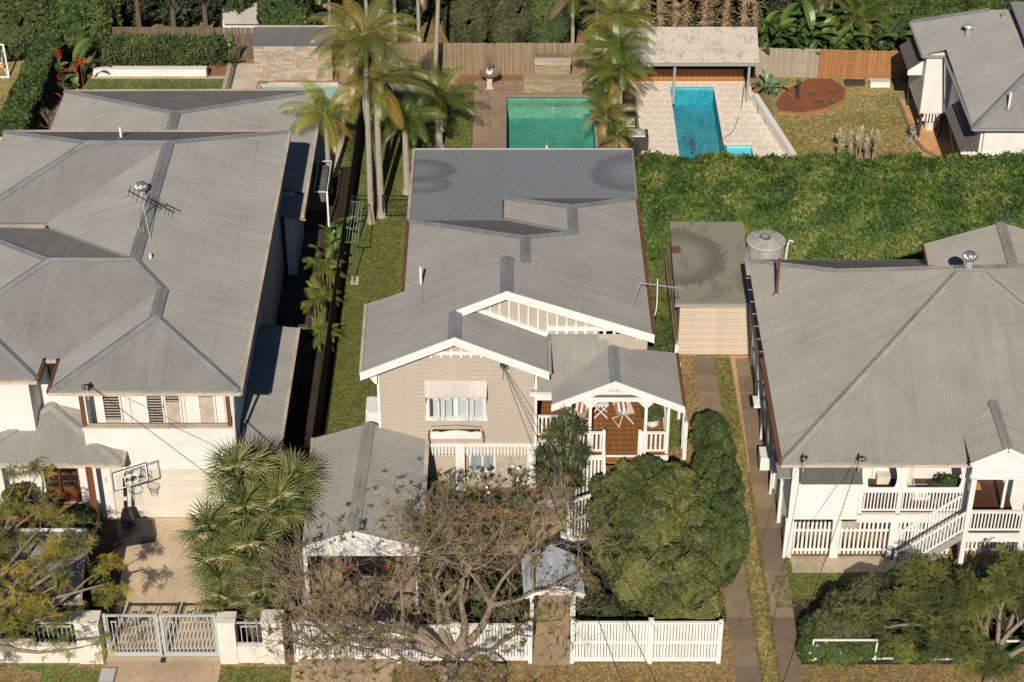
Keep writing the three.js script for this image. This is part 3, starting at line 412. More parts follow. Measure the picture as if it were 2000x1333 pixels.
function butterfly(g, x, z, yaw, cushion) {
  const L = (a) => { const c = Math.cos(yaw), s = Math.sin(yaw); return V(x + a[0] * c + a[2] * s, 2.35 + a[1], z - a[0] * s + a[2] * c); };
  const seat = [[-0.34, 0.78, -0.3], [0.34, 0.78, -0.3], [0.34, 0.5, 0.3], [-0.34, 0.5, 0.3], [0, 0.33, 0.12], [0, 0.36, -0.12]].map(L), tri = [[0, 5, 1], [0, 3, 5], [3, 4, 5], [3, 2, 4], [2, 5, 4], [2, 1, 5]], pos = [];
  for (const t of tri) for (const i of t) pos.push(seat[i].x, seat[i].y, seat[i].z); const gg = new THREE.BufferGeometry(); gg.setAttribute('position', new THREE.Float32BufferAttribute(pos, 3));
  add(g, 'sling_seat', metricUV(gg), M([0.42, 0.36, 0.29], 0.9, { side: THREE.DoubleSide }));
  const P = (...a) => rod(g, 'frame', mWhite, a.map(L).map((p) => p), 0.016); P([-0.34, 0.78, -0.3], [0.3, 0, 0.34]); P([0.34, 0.78, -0.3], [-0.3, 0, 0.34]); P([0.34, 0.5, 0.3], [-0.3, 0, -0.3]); P([-0.34, 0.5, 0.3], [0.3, 0, -0.3]); P([-0.3, 0, 0.34], [-0.3, 0, -0.3]); P([0.3, 0, 0.34], [0.3, 0, -0.3]);
  for (let i = 0; i < 5; i++) { const a = L([-0.24 + i * 0.096, 0.42, -0.02]), b = L([-0.24 + i * 0.096, 0.78, -0.18]); beam(g, 'cushion_stripe', i % 2 ? mWhite : mRed, a, b, 0.07, 0.05); }
}
mesh1('butterfly_chair', 'white framed sling chair with striped cushion at right of the verandah table', 'chair', (g) => butterfly(g, 4.2, -10.6, 0.35));
mesh1('butterfly_chair', 'white framed sling chair with striped cushion half hidden behind the left verandah post', 'chair', (g) => butterfly(g, 2.55, -10.5, -0.4));
mesh1('side_table', 'white cane side table between the two sling chairs', 'table', (g) => { B(g, 'table_top', mWhite, 3.1, 3.65, 2.95, 3.0, -11.2, -10.7); for (const [a, b] of [[3.12, 3.62], [3.62, 3.12]]) for (const z of [-11.15, -10.75]) beam(g, 'leg', mWhite, V(a, 2.36, z), V(b, 2.95, z), 0.035, 0.035); });
mesh1('pot_plant', 'leafy plant in round white pot at the verandah right corner', 'potted plant', (g) => { lathe(g, 'pot', mWhite, 5.3, 2.35, -10.3, [[0, 0], [0.2, 0], [0.26, 0.15], [0.27, 0.45], [0.24, 0.45], [0.2, 0.36], [0, 0.36]]); g.userData.spot = [5.3, 2.85, -10.3]; });
mesh1('air_conditioner', 'white air conditioner box on left side of the beige house', 'air conditioner', (g) => { B(g, 'cabinet', mWhite, -5.75, -5.3, 0.15, 1.05, -13.9, -13.0); B(g, 'base_slab', mConc, -5.85, -5.2, 0, 0.15, -14, -12.9); B(g, 'cabinet', mWhite, -5.35, -4.92, 2.6, 3.4, -10.6, -9.7); for (let i = 0; i < 6; i++) B(g, 'louvre', mGutterGrey, -5.7, -5.35, 0.25 + i * 0.12, 0.28 + i * 0.12, -13.005, -12.99); });
// ---- carport
{ const g = T('carport', 'gabled grey tin carport with white front barge under bare branches', 'carport'), m = corr([0.275, 0.265, 0.245], 0.55);
  roof(g, m, [-5.3, 3.3, -9.2], [-7.35, 2.62, -9.15], [-7.15, 2.62, -2.95], [-5.48, 3.3, -2.95]); roof(g, m, [-5.3, 3.3, -9.2], [-3.22, 2.62, -9.15], [-3.22, 2.62, -2.95], [-5.48, 3.3, -2.95]);
  cap(g, mCapWarm, [-5.3, 3.33, -9.2], [-5.48, 3.33, -2.97], 0.22, 0.07); gutter(g, mGutterWarm, [-7.42, 2.6, -9.15], [-7.22, 2.6, -2.95]); gutter(g, mGutterWarm, [-3.15, 2.58, -9.15], [-3.15, 2.58, -2.95], 0.16, 0.1); beam(g, 'barge_board', mBrownTrim, V(-5.3, 3.26, -9.22), V(-3.2, 2.58, -9.2), 0.03, 0.1); beam(g, 'barge_board', mBrownTrim, V(-5.3, 3.26, -9.22), V(-7.35, 2.58, -9.2), 0.03, 0.1);
  for (const s of [-7.2, -3.2]) { beam(g, 'barge_board', mWhite, V(-5.48, 3.24, -2.92), V(s, 2.54, -2.92), 0.04, 0.3); } prism(g, 'gable_panel', mWhite, [[-7.1, 2.45], [-3.3, 2.45], [-3.3, 2.62], [-5.48, 3.26], [-7.1, 2.62]], 0.03).position.z = -3.0; B(g, 'cross_beam', mWhite, -7.15, -3.25, 2.28, 2.46, -3.0, -2.9);
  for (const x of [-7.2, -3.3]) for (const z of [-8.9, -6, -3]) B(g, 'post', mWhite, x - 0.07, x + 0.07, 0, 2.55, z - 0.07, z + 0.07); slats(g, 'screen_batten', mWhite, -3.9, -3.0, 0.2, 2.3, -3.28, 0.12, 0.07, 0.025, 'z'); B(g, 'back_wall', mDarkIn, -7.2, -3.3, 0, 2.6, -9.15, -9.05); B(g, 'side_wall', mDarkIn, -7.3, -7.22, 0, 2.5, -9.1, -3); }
// ---- car under the carport, rear towards the street
{ const g = T('parked_car', 'black hatchback parked under the carport with its rear showing', 'car'), paint = M([0.012, 0.012, 0.014], 0.22), x0 = -6.05, w = 1.72;
  const body = [[0, 0.35], [0.05, 0.28], [4.1, 0.28], [4.15, 0.6], [3.9, 0.85], [3.0, 0.98], [2.4, 1.4], [0.12, 1.42], [0.03, 0.98], [0.0, 0.85]];
  const b = add(g, 'body', new THREE.ExtrudeGeometry(new THREE.Shape(body.map((p) => new THREE.Vector2(...p))), { depth: w - 0.16, bevelEnabled: true, bevelSize: 0.06, bevelThickness: 0.08, bevelSegments: 3 }), paint); b.rotation.y = PI / 2; b.position.set(x0 + 0.08, 0, -3.95);
  b.scale.x = 1; beam(g, 'rear_window', M([0.012, 0.012, 0.014], 0.2), V(x0 + w / 2, 1.04, -3.94), V(x0 + w / 2, 1.37, -4.02), 1.3, 0.03); for (const x of [x0 + 0.2, x0 + w - 0.2]) B(g, 'tail_lamp', M([0.2, 0.008, 0.008], 0.3), x - 0.16, x + 0.16, 0.78, 0.95, -3.98, -3.87);
  for (const x of [x0 + 0.04, x0 + w - 0.04]) for (const z of [-4.75, -7.4]) { const t = cyl(g, 'wheel', mDark, x, -0.1, 0.1, z, 0.31, 0.31, 20); t.rotation.z = PI / 2; t.position.y = 0.31; const r = cyl(g, 'rim', mGalv, x, -0.105, 0.105, z, 0.18, 0.18, 12); r.rotation.z = PI / 2; r.position.y = 0.31; }
  B(g, 'bumper', mDark, x0 + 0.02, x0 + w - 0.02, 0.3, 0.55, -3.95, -3.8);
  const c = document.createElement('canvas'); c.width = 128; c.height = 44; const k = c.getContext('2d'); k.fillStyle = '#f4f2f4'; k.fillRect(0, 0, 128, 44); k.fillStyle = '#5a2634'; k.font = 'bold 30px sans-serif'; k.fillText('ITC LAN', 3, 33); const ct = new THREE.CanvasTexture(c); ct.colorSpace = THREE.SRGBColorSpace; const p = add(g, 'number_plate', new THREE.PlaneGeometry(0.372, 0.134), M(0xffffff, 0.5, { map: ct })); p.position.set(-5.12, 0.5, -3.78); p.rotation.x = -0.12; }
// ================= the left house =================
{
  const g = T('two_storey_house', 'large white two storey house with hipped grey roofs and garage on the left', 'house');
  const R = (...p) => roof(g, mRoof, ...p), W = mWhiteWall, k = 0.28;
  R([-9.7, 6.1, -7.35], [-9.7, 6.1, -26.4], [-14.3, 7.4, -23.1], [-14.3, 7.4, -14], [-13.05, 7.04, -12.5], [-13.05, 7.04, -10.7]);
  R([-9.7, 6.1, -7.35], [-13.05, 7.04, -10.7], [-16.4, 6.1, -7.35]);
  R([-13.05, 7.04, -10.7], [-16.4, 6.1, -7.35], [-16.4, 6.1, -9.36], [-13.05, 7.04, -12.7]);
  R([-14.3, 7.4, -14], [-17.55, 7.4, -14], [-22.2, 6.1, -9.36], [-17.05, 6.1, -9.36], [-16.4, 6.1, -9.36], [-13.05, 7.04, -12.7], [-13.05, 7.04, -12.5]);
  R([-17.55, 7.4, -14], [-22.2, 6.1, -9.36], [-22.2, 6.1, -18.6]);
  R([-14.3, 7.4, -14], [-17.55, 7.4, -14], [-22, 6.15, -18.45], [-18.45, 6.24, -18.15]);
  R([-14.3, 7.4, -14], [-14.3, 7.4, -23.1], [-18.7, 6.17, -18.7], [-18.45, 6.24, -18.15]);
  R([-14.3, 7.4, -23.1], [-17.7, 7.4, -23.1], [-22.1, 6.17, -18.7], [-18.7, 6.17, -18.7]);
  R([-17.7, 7.4, -23.1], [-22.1, 6.17, -18.7], [-22, 6.1, -26.4]);
  R([-9.7, 6.1, -26.4], [-22, 6.1, -26.4], [-17.7, 7.4, -23.1], [-14.3, 7.4, -23.1]);
  R([-17.05, 6.1, -8.05], [-17.05, 6.1, -9.36], [-20.5, 7.07, -12.8], [-20.5, 7.07, -11.5]); R([-17.05, 6.1, -8.05], [-20.5, 7.07, -11.5], [-24, 6.1, -8.05]);
  const C = (a, b, w = 0.17, d = 0.05) => cap(g, mCap, a, b, w, d, 0.04);
  C([-14.3, 7.43, -14], [-14.3, 7.43, -23.1], 0.24, 0.07); C([-13.05, 7.08, -10.7], [-13.05, 7.08, -12.5], 0.22, 0.06); C([-9.7, 6.12, -7.35], [-13.05, 7.07, -10.7]); C([-16.4, 6.12, -7.35], [-13.05, 7.07, -10.7]); C([-13.05, 7.07, -12.5], [-14.3, 7.43, -14]); C([-14.3, 7.43, -14], [-17.55, 7.43, -14], 0.18); C([-17.55, 7.43, -14], [-22.2, 6.12, -9.36]); C([-17.55, 7.43, -14], [-22, 6.17, -18.45]);
  C([-9.7, 6.13, -26.4], [-14.3, 7.43, -23.1]); C([-22, 6.13, -26.4], [-17.7, 7.43, -23.1]); C([-14.3, 7.43, -23.1], [-17.7, 7.43, -23.1]); C([-17.7, 7.43, -23.1], [-22.1, 6.2, -18.7]); C([-17.05, 6.13, -8.05], [-20.5, 7.1, -11.5]);
  const v = (a, b) => beam(g, 'valley', mGutterGrey, V(...a), V(...b), 0.07, 0.04); v([-13.05, 7.06, -12.7], [-16.4, 6.12, -9.36]); v([-14.3, 7.4, -23.1], [-18.7, 6.18, -18.7]); v([-14.3, 7.42, -14], [-18.45, 6.26, -18.15]);
  const G = (a, b, m = mGutterWarm) => gutter(g, m, a, b, 0.13, 0.13); G([-16.45, 6.05, -7.29], [-9.62, 6.05, -7.29]); G([-9.63, 6.05, -7.3], [-9.63, 6.05, -26.45]); beam(g, 'fascia', mBrownTrim, V(-9.72, 5.98, -7.4), V(-9.72, 5.98, -26.3), 0.04, 0.2); G([-9.7, 6.05, -26.47], [-22, 6.05, -26.47]); G([-16.47, 6.05, -7.35], [-16.47, 6.05, -9.36], mBrownTrim); G([-16.98, 6.05, -8], [-16.98, 6.05, -9.4], mBrownTrim); G([-24, 6.05, -7.99], [-16.98, 6.05, -7.99]); G([-17.0, 6.05, -9.3], [-16.45, 6.05, -9.3]);
  B(g, 'white_parapet', mWhite, -23, -18.75, 5.05, 6.12, -18.5, -17.9); beam(g, 'parapet_trim', mRust, V(-18.7, 6.1, -18.6), V(-18.5, 5.6, -17.7), 0.06, 0.16); B(g, 'parapet_cap', mGutterWarm, -23, -18.7, 6.12, 6.18, -18.55, -17.85);
  // walls
  B(g, 'wall', W, -15.6, -10.1, 3.25, 5.95, -26.2, -8.9); B(g, 'wall', W, -15.3, -10.1, 0, 3.25, -26.2, -7.72); B(g, 'wall', W, -24, -17.4, 0, 5.95, -26.2, -8.25); B(g, 'wall', W, -17.4, -15.6, 0, 5.95, -26, -9.46);
  B(g, 'balcony_parapet', mWhiteWall, -15.5, -10.1, 2.55, 4.22, -7.85, -7.67); B(g, 'parapet_capping', mGutterWarm, -15.52, -10.08, 4.22, 4.27, -7.89, -7.64); B(g, 'balcony_floor', mConc, -15.5, -10.15, 3.2, 3.3, -8.9, -7.85); B(g, 'wall', W, -15.6, -15.45, 3.3, 5.95, -8.9, -8.4); B(g, 'balcony_parapet', mWhiteWall, -10.25, -10.1, 2.55, 4.2, -8.9, -7.85);
  for (const x of [-15.45, -10.2]) B(g, 'balcony_post', mTimber, x - 0.07, x + 0.07, 4.25, 6.0, -7.84, -7.7);
  // balcony windows with louvres and white doors
  const win = (x0, x1, y0, y1, z, split) => { const w = B(g, 'window', mGutterWarm, x0, x1, y0, y1, z - 0.03, z + 0.03); const p = (n, m, a, b, c, d, e) => { const q = B(g, n, m, a, b, c, d, z + 0.03, z + e); g.remove(q); q.position.sub(w.position); w.add(q); }; p('frame', mWhite, x0, x0 + 0.06, y0, y1, 0.07); p('frame', mWhite, x1 - 0.06, x1, y0, y1, 0.07); p('frame', mWhite, x0 + 0.06, x1 - 0.06, y1 - 0.06, y1, 0.07); p('frame', mWhite, x0 + 0.06, x1 - 0.06, y0, y0 + 0.06, 0.07); const dark = split < 0 ? [y0 + 0.06, y1 - 0.06] : [y0 + (y1 - y0) * split, y1 - 0.06]; p('pane', mGlassDark, x0 + 0.06, x1 - 0.06, dark[0], dark[1], 0.04); for (let y = dark[0] + 0.05; y < dark[1]; y += 0.125) p('louvre', mGutterWarm, x0 + 0.08, x1 - 0.08, y, y + 0.035, 0.06); };
  win(-15.0, -14.3, 3.35, 5.3, -8.88, 0.2); win(-13.4, -12.75, 3.35, 5.5, -8.88, -1); win(-12.72, -12.1, 3.35, 5.5, -8.88, 0.55); win(-11.5, -10.85, 3.35, 5.3, -8.88, 0.72);
  for (const x of [-14.0, -12.0, -10.55]) B(g, 'wall_joint', mGutterWarm, x, x + 0.03, 3.3, 5.95, -8.9, -8.885); B(g, 'door_handle', mSteel, -12.78, -12.74, 4.3, 4.45, -8.82, -8.76);
  // garage door of ribbed panels
  for (let i = 0; i < 4; i++) B(g, 'garage_door_panel', mCream, -14.75, -10.45, 0.03 + i * 0.585, 0.6 + i * 0.585, -7.74, -7.7); B(g, 'door_head', mWhite, -14.9, -10.3, 2.38, 2.55, -7.72, -7.64); for (const x of [-14.85, -10.35]) B(g, 'door_jamb', mWhiteWall, x - 0.1, x + 0.1, 0, 2.38, -7.72, -7.62); B(g, 'light_box', mCream, -14.98, -14.92, 1.75, 2.0, -7.62, -7.56);
  B(g, 'window', mGutterWarm, -17.0, -16.45, 4.75, 5.95, -9.46, -9.4); B(g, 'pane', mGlassDark, -16.93, -16.52, 4.85, 5.88, -9.4, -9.37);
  rod(g, 'downpipe', mWhite, [V(-9.95, 6.0, -7.5), V(-10.0, 5.2, -7.6), V(-10.0, 3.4, -7.6), V(-9.85, 3.2, -7.5)], 0.05); rod(g, 'downpipe', W, [V(-9.6, 2.5, -17), V(-9.9, 2.2, -17.2), V(-9.95, 0.1, -17.2)], 0.05); rod(g, 'downpipe', W, [V(-9.7, 6, -15.7), V(-10, 5.7, -15.7), V(-10.02, 3.2, -15.7)], 0.05);
  for (const z of [-13, -18, -21]) B(g, 'window', mGlassDark, -10.1, -10.06, 3.9, 5.4, z - 0.6, z + 0.6);
  // side wing
  R([-8.62, 2.7, -8.15], [-8.62, 2.7, -16.3], [-10.08, 3.12, -16.0], [-10.08, 3.12, -9.6]); R([-8.62, 2.7, -8.15], [-10.08, 3.12, -9.6], [-10.08, 2.7, -8.15]); C([-8.62, 2.72, -8.15], [-10.05, 3.14, -9.58], 0.14); B(g, 'wall', W, -10.1, -8.95, 0, 2.65, -16, -8.5); G([-8.56, 2.66, -8.1], [-8.56, 2.66, -16.3]); G([-10.1, 2.66, -8.1], [-8.56, 2.66, -8.1]); rod(g, 'downpipe', mGutterWarm, [V(-8.6, 2.6, -15), V(-8.85, 2.3, -15.1), V(-8.9, 0.1, -15.1)], 0.045);
  // lower rear roofs
  R([-9.1, 3.3, -35.6], [-21.4, 3.3, -35.5], [-15.3, 4.75, -30.6]); R([-9.1, 3.3, -35.6], [-15.3, 4.75, -30.6], [-15.3, 4.75, -26], [-9.1, 3.3, -26]); R([-21.4, 3.3, -35.5], [-15.3, 4.75, -30.6], [-15.3, 4.75, -26], [-21.4, 3.3, -26]);
  C([-15.3, 4.79, -30.6], [-15.3, 4.79, -26], 0.24, 0.07); C([-9.1, 3.33, -35.6], [-15.3, 4.79, -30.6]); C([-21.4, 3.33, -35.5], [-15.3, 4.79, -30.6]); G([-9.05, 3.25, -35.68], [-21.4, 3.25, -35.58]); G([-9.03, 3.25, -35.6], [-9.03, 3.25, -24]); R([-8.95, 2.95, -24.2], [-10.2, 3.25, -24.2], [-10.2, 3.25, -28], [-8.95, 2.95, -28]); B(g, 'wall', W, -21.1, -9.6, 0, 3.25, -35.2, -26); B(g, 'wall', W, -9.9, -9.5, 0, 2.9, -28, -24.4);
  // entry porch
  const mp = corr([0.31, 0.296, 0.265]), P = (...p) => roof(g, mp, ...p);
  P([-14.15, 3.2, -6.9], [-20.2, 3.2, -6.9], [-17.0, 4.02, -9.25]); P([-14.15, 3.2, -6.9], [-17.0, 4.02, -9.25], [-17.0, 4.02, -10.2], [-14.9, 3.42, -8.5], [-14.15, 3.2, -7.85]); P([-20.2, 3.2, -6.9], [-17.0, 4.02, -9.25], [-17.0, 4.02, -10.2], [-20.2, 3.2, -9]);
  cap(g, mCapWarm, [-14.15, 3.22, -6.9], [-17.0, 4.05, -9.25], 0.2, 0.06); cap(g, mCapWarm, [-20.2, 3.22, -6.9], [-17.0, 4.05, -9.25], 0.2, 0.06); cap(g, mCapWarm, [-17.0, 4.06, -9.25], [-17.0, 4.06, -10.2], 0.2, 0.06);
  G([-20.2, 3.15, -6.84], [-14.1, 3.15, -6.84]); G([-14.09, 3.15, -6.9], [-14.09, 3.15, -7.6]); B(g, 'roof_outlet', mWhite, -15.95, -15.45, 3.55, 3.72, -8.35, -8.2); B(g, 'wall', W, -16.0, -15.2, 0, 3.1, -8.6, -7.9); B(g, 'wall', W, -19.5, -17.85, 0, 3.1, -8.7, -8.4); B(g, 'wall_return', mGutterGrey, -18.3, -18.05, 0, 2.9, -8.4, -8.38);
  for (const x of [-15.3, -18.95]) B(g, 'porch_post', mTimber, x - 0.1, x + 0.1, 0, 3.15, -6.9, -6.7); B(g, 'porch_floor', mConc, -18.8, -15.4, 0, 0.12, -8.5, -6.9); B(g, 'door_mat', M([0.36, 0.19, 0.07], 0.95, { map: speckle }), -17.35, -16.05, 0.12, 0.14, -8.3, -7.5); B(g, 'mat_border', mBlack, -17.4, -16.0, 0.1, 0.13, -8.36, -7.44);
  { const d = B(g, 'front_door', mTimber, -17.75, -16.0, 0.12, 2.5, -8.62, -8.5); const p = (n, m, ...b) => { const q = B(g, n, m, ...b); g.remove(q); q.position.sub(d.position); d.add(q); }; for (const x of [-17.5, -16.8]) for (const y of [0.85, 1.55]) { p('pane', mGlassDark, x, x + 0.55, y, y + 0.55, -8.5, -8.48); p('glazing_bar', mTimber, x, x + 0.55, y + 0.26, y + 0.29, -8.48, -8.46); } p('door_stile', mBrownTrim, -16.9, -16.85, 0.12, 2.5, -8.5, -8.47); }
}
{ const g = T('tin_awning', 'low corrugated tin roof over the bin area half hidden by yellow green branches', 'awning'); roof(g, corr([0.3, 0.3, 0.3], 0.5), [-19, 2.35, -4.2], [-15.0, 2.35, -4.1], [-14.65, 1.9, -1.0], [-19, 1.9, -1.0]); B(g, 'edge_trim', mWhite, -19, -15.0, 2.33, 2.4, -4.25, -4.15); for (const [x, z] of [[-15.1, -4], [-14.8, -1.2]]) B(g, 'post', mWhite, x - 0.05, x + 0.05, 0, 1.95, z - 0.05, z + 0.05); B(g, 'wall', mCream, -18.8, -15.2, 0, 1.85, -3.8, -3.7); gutter(g, mGutterWarm, [-19, 1.88, -0.95], [-14.6, 1.88, -0.95]); }
for (const [x, lab] of [[-17.35, 'square concrete planter with dark soil left of the porch step'], [-15.85, 'square concrete planter with a young leafy shrub beside the porch post']]) { const g = T('planter_box', lab, 'planter'); B(g, 'tub', mConc, x - 0.5, x + 0.5, 0, 0.42, -6.9, -6.1); B(g, 'soil', mDarkSoil, x - 0.42, x + 0.42, 0.36, 0.43, -6.82, -6.18); }
// roof fittings of the left house
function whirly(name, label, x, y, z, s = 1) { const g = T(name, label, 'roof ventilator'); cyl(g, 'base_flange', mGalv, x, y - 0.15 * s, y + 0.3 * s, z, 0.19 * s, 0.17 * s, 18); const n = 20; for (let i = 0; i < n; i++) { const a = i / n * 2 * PI, pts = []; for (let j = 0; j <= 6; j++) { const t = j / 6, r = (0.17 + 0.13 * Math.sin(PI * Math.min(1, t * 0.9 + 0.05))) * s * (t > 0.9 ? 0.75 : 1), b = a + t * 0.5; pts.push(V(x + r * Math.cos(b), y + (0.3 + 0.32 * t) * s, z + r * Math.sin(b))); } rod(g, 'vane', mSteel, pts, 0.035 * s, 4); } lathe(g, 'cap', mSteel, x, y + 0.6 * s, z, [[0.24 * s, 0], [0.2 * s, 0.06 * s], [0.08 * s, 0.1 * s], [0, 0.1 * s]]); return g; }
whirly('roof_ventilator', 'shiny spinning roof ventilator on the left house beside its long ridge', -14.75, 7.35, -18.9, 0.85);
whirly('roof_ventilator', 'ventilator on top of the big right house at the front ridge', 16.95, 8.05, -12.6, 0.85);
{ const g = T('flue', 'short steel flue pipe at the left edge of the rear lower roof', 'flue'); cyl(g, 'pipe', mSteel, -20.7, 3.2, 3.9, -30, 0.26, 0.26, 20); cyl(g, 'cowl', mSteel, -20.7, 3.9, 4.0, -30, 0.31, 0.31, 20); cyl(g, 'opening', mBlack, -20.7, 4.0, 4.01, -30, 0.22, 0.22, 20); }
{ const mk = (lab, x, y, z, h, m) => { const g = T('vent_pipe', lab, 'vent pipe'); cyl(g, 'pipe', m, x, y - 0.1, y + h, z, 0.06, 0.055, 12); cyl(g, 'flashing', mCap, x, y - 0.05, y + 0.04, z, 0.16, 0.1, 12); }; mk('short white vent pipe on the left house right slope', -13.75, 6.95, -14.35, 0.5, mWhite); mk('white vent pipe on the dark rear slope of the left house', -16.6, 6.7, -24.7, 0.55, mWhite); mk('tall rusty leaning vent pipe on the right house left slope', 10.3, 5.15, -15.1, 1.6, mRust); mk('white vent pipe on the far right house front hip', 22.55, 5.0, -30.6, 0.8, mWhite); }
{ const g = T('tv_antenna', 'dark television antenna strapped to the left house ridge beside the ventilator', 'antenna'), z = -16.2; rod(g, 'mast', mGalv, [V(-14.45, 7.3, z), V(-14.4, 8.4, z), V(-14.2, 8.75, z)], 0.025); beam(g, 'boom', mDark, V(-14.7, 9.15, z), V(-13.5, 8.35, z), 0.035, 0.035); beam(g, 'boom', mDark, V(-13.95, 8.75, z - 0.1), V(-13.3, 8.45, z), 0.03, 0.03); for (let i = 0; i < 8; i++) { const t = i / 7; beam(g, 'element', mDark, V(-14.65 + 1.1 * t, 9.12 - 0.75 * t, z - 0.4), V(-14.65 + 1.1 * t, 9.12 - 0.75 * t, z + 0.4), 0.02, 0.02); } beam(g, 'stay', mGalv, V(-13.95, 7.3, z + 0.6), V(-14.2, 8.6, z), 0.02, 0.02); rod(g, 'coax_loop', mGalv, [V(-14.3, 7.5, z + 0.3), V(-14.2, 7.55, z + 0.4), V(-14.25, 7.65, z + 0.2), V(-14.35, 7.5, z + 0.1)], 0.012); }
// basketball hoop
{ const g = T('basketball_hoop', 'portable basketball hoop with clear lettered backboard before the garage door', 'basketball hoop');
  const c = document.createElement('canvas'); c.width = 512; c.height = 300; const k = c.getContext('2d'); k.clearRect(0, 0, 512, 300); k.strokeStyle = '#fff'; k.lineWidth = 12; k.strokeRect(10, 10, 492, 280); k.strokeRect(165, 120, 190, 130); k.fillStyle = '#15100e'; k.font = 'bold 74px sans-serif'; k.fillText('XXIV', 150, 92); k.font = 'bold 66px sans-serif'; k.fillText('RAW', 178, 212); k.fillRect(160, 190, 190, 7);
  const ct = new THREE.CanvasTexture(c); ct.colorSpace = THREE.SRGBColorSpace;
  const cx = -13.62, cy = 3.35, cz = -5.95, yaw = 0.5, ax = V(Math.cos(yaw), 0.0, -Math.sin(yaw)); const L = (u, v, w = 0) => V(cx + u * ax.x + w * Math.sin(yaw), cy + v, cz + u * ax.z + w * Math.cos(yaw));
  const pane = add(g, 'clear_board', boxG(1.25, 0.8, 0.012), mGlass); pane.position.set(cx, cy, cz); pane.rotation.y = yaw; const pr = add(g, 'board_print', new THREE.PlaneGeometry(1.22, 0.77), M(0xffffff, 0.6, { map: ct, transparent: true, alphaTest: 0.5, side: THREE.DoubleSide })); pr.position.copy(L(0, 0, 0.02)); pr.rotation.y = yaw;
  for (const [a, b] of [[[-0.64, -0.41], [0.64, -0.41]], [[-0.64, 0.41], [0.64, 0.41]], [[-0.64, -0.41], [-0.64, 0.41]], [[0.64, -0.41], [0.64, 0.41]]]) beam(g, 'board_frame', mBlack, L(...a), L(...b), 0.028, 0.03);
  beam(g, 'pole', mBlack, V(-14.2, 0.9, -6.9), V(-14.05, 2.6, -6.8), 0.1, 0.1); beam(g, 'pole_arm', mBlack, V(-14.05, 2.55, -6.8), L(-0.1, -0.1, -0.06), 0.07, 0.07); beam(g, 'pole_arm', mBlack, V(-14.1, 2.2, -6.82), L(-0.1, -0.35, -0.06), 0.06, 0.06); for (const s of [-0.3, 0.3]) beam(g, 'board_strut', mDark, L(s, -0.35, -0.05), L(-0.1, 0.3, -0.08), 0.03, 0.03); beam(g, 'pole_sticker', mWhite, V(-14.13, 1.6, -6.78), V(-14.12, 1.75, -6.78), 0.06, 0.1);
  const rc = L(0.05, -0.38, 0.32); const rim = add(g, 'rim', new THREE.TorusGeometry(0.24, 0.012, 8, 30), mBlack); rim.rotation.x = PI / 2; rim.position.copy(rc); for (let i = 0; i < 12; i++) { const a = i / 12 * 2 * PI, b = a + 0.4, e = a - 0.4; for (const q of [b, e]) rod(g, 'net_cord', mWhite, [V(rc.x + 0.23 * Math.cos(a), rc.y, rc.z + 0.23 * Math.sin(a)), V(rc.x + 0.16 * Math.cos(q), rc.y - 0.22, rc.z + 0.16 * Math.sin(q)), V(rc.x + 0.13 * Math.cos(a), rc.y - 0.42, rc.z + 0.13 * Math.sin(a))], 0.006, 4); }
  const base = add(g, 'base_tank', new THREE.ExtrudeGeometry(new THREE.Shape([[-0.62, 0], [0.62, 0], [0.6, 0.2], [0.25, 0.38], [-0.25, 0.38], [-0.6, 0.2]].map((p) => new THREE.Vector2(...p))), { depth: 0.95, bevelEnabled: true, bevelSize: 0.05, bevelThickness: 0.05, bevelSegments: 2 }), mBlack); base.position.set(-14.0, 0.02, -7.1); base.rotation.y = 0.25; prism(g, 'base_neck', mBlack, [[-14.5, 0.2], [-13.85, 0.2], [-14.05, 1.0], [-14.35, 1.0]], 0.3).position.z = -7.05; }
// ================= front walls and gates of the left lot =================
const mRender = M([0.68, 0.62, 0.54], 0.85, { map: plaster });
{ const g = T('front_wall', 'white rendered front wall with pillars and grey metal infill before the left house', 'wall');
  for (const [x0, x1, h, z0] of [[-9.95, -9.35, 1.85, -0.45], [-8.45, -7.75, 1.85, -0.55], [-14.75, -13.95, 1.85, -0.5]]) { B(g, 'pillar', mRender, x0, x1, 0, h, z0, 0.08); B(g, 'pillar_cap', mRender, x0 - 0.03, x1 + 0.03, h, h + 0.06, z0 - 0.03, 0.11); }
  B(g, 'low_wall', mRender, -9.35, -8.45, 0, 0.75, -0.2, 0.02); B(g, 'low_wall', mRender, -16.2, -14.75, 0, 0.75, -0.2, 0.02); B(g, 'low_wall', mRender, -18.5, -16.2, 0, 1.0, -0.25, 0.02);
  const infill = (x0, x1) => { const n = Math.round((x1 - x0) / 0.17); B(g, 'infill_rail', mGateGrey, x0, x1, 1.72, 1.77, -0.12, -0.07); B(g, 'infill_rail', mGateGrey, x0, x1, 0.8, 0.84, -0.12, -0.07); for (let i = 0; i <= n; i++) B(g, 'infill_bar', mGateGrey, x0 + (x1 - x0) * i / n - 0.013, x0 + (x1 - x0) * i / n + 0.013, 0.75, i % 2 ? 1.6 : 1.92, -0.11, -0.08); B(g, 'infill_rail', mGateGrey, x0 + 0.15, x1 - 0.15, 1.56, 1.6, -0.12, -0.07); }; infill(-9.35, -8.45); infill(-16.2, -14.75); }
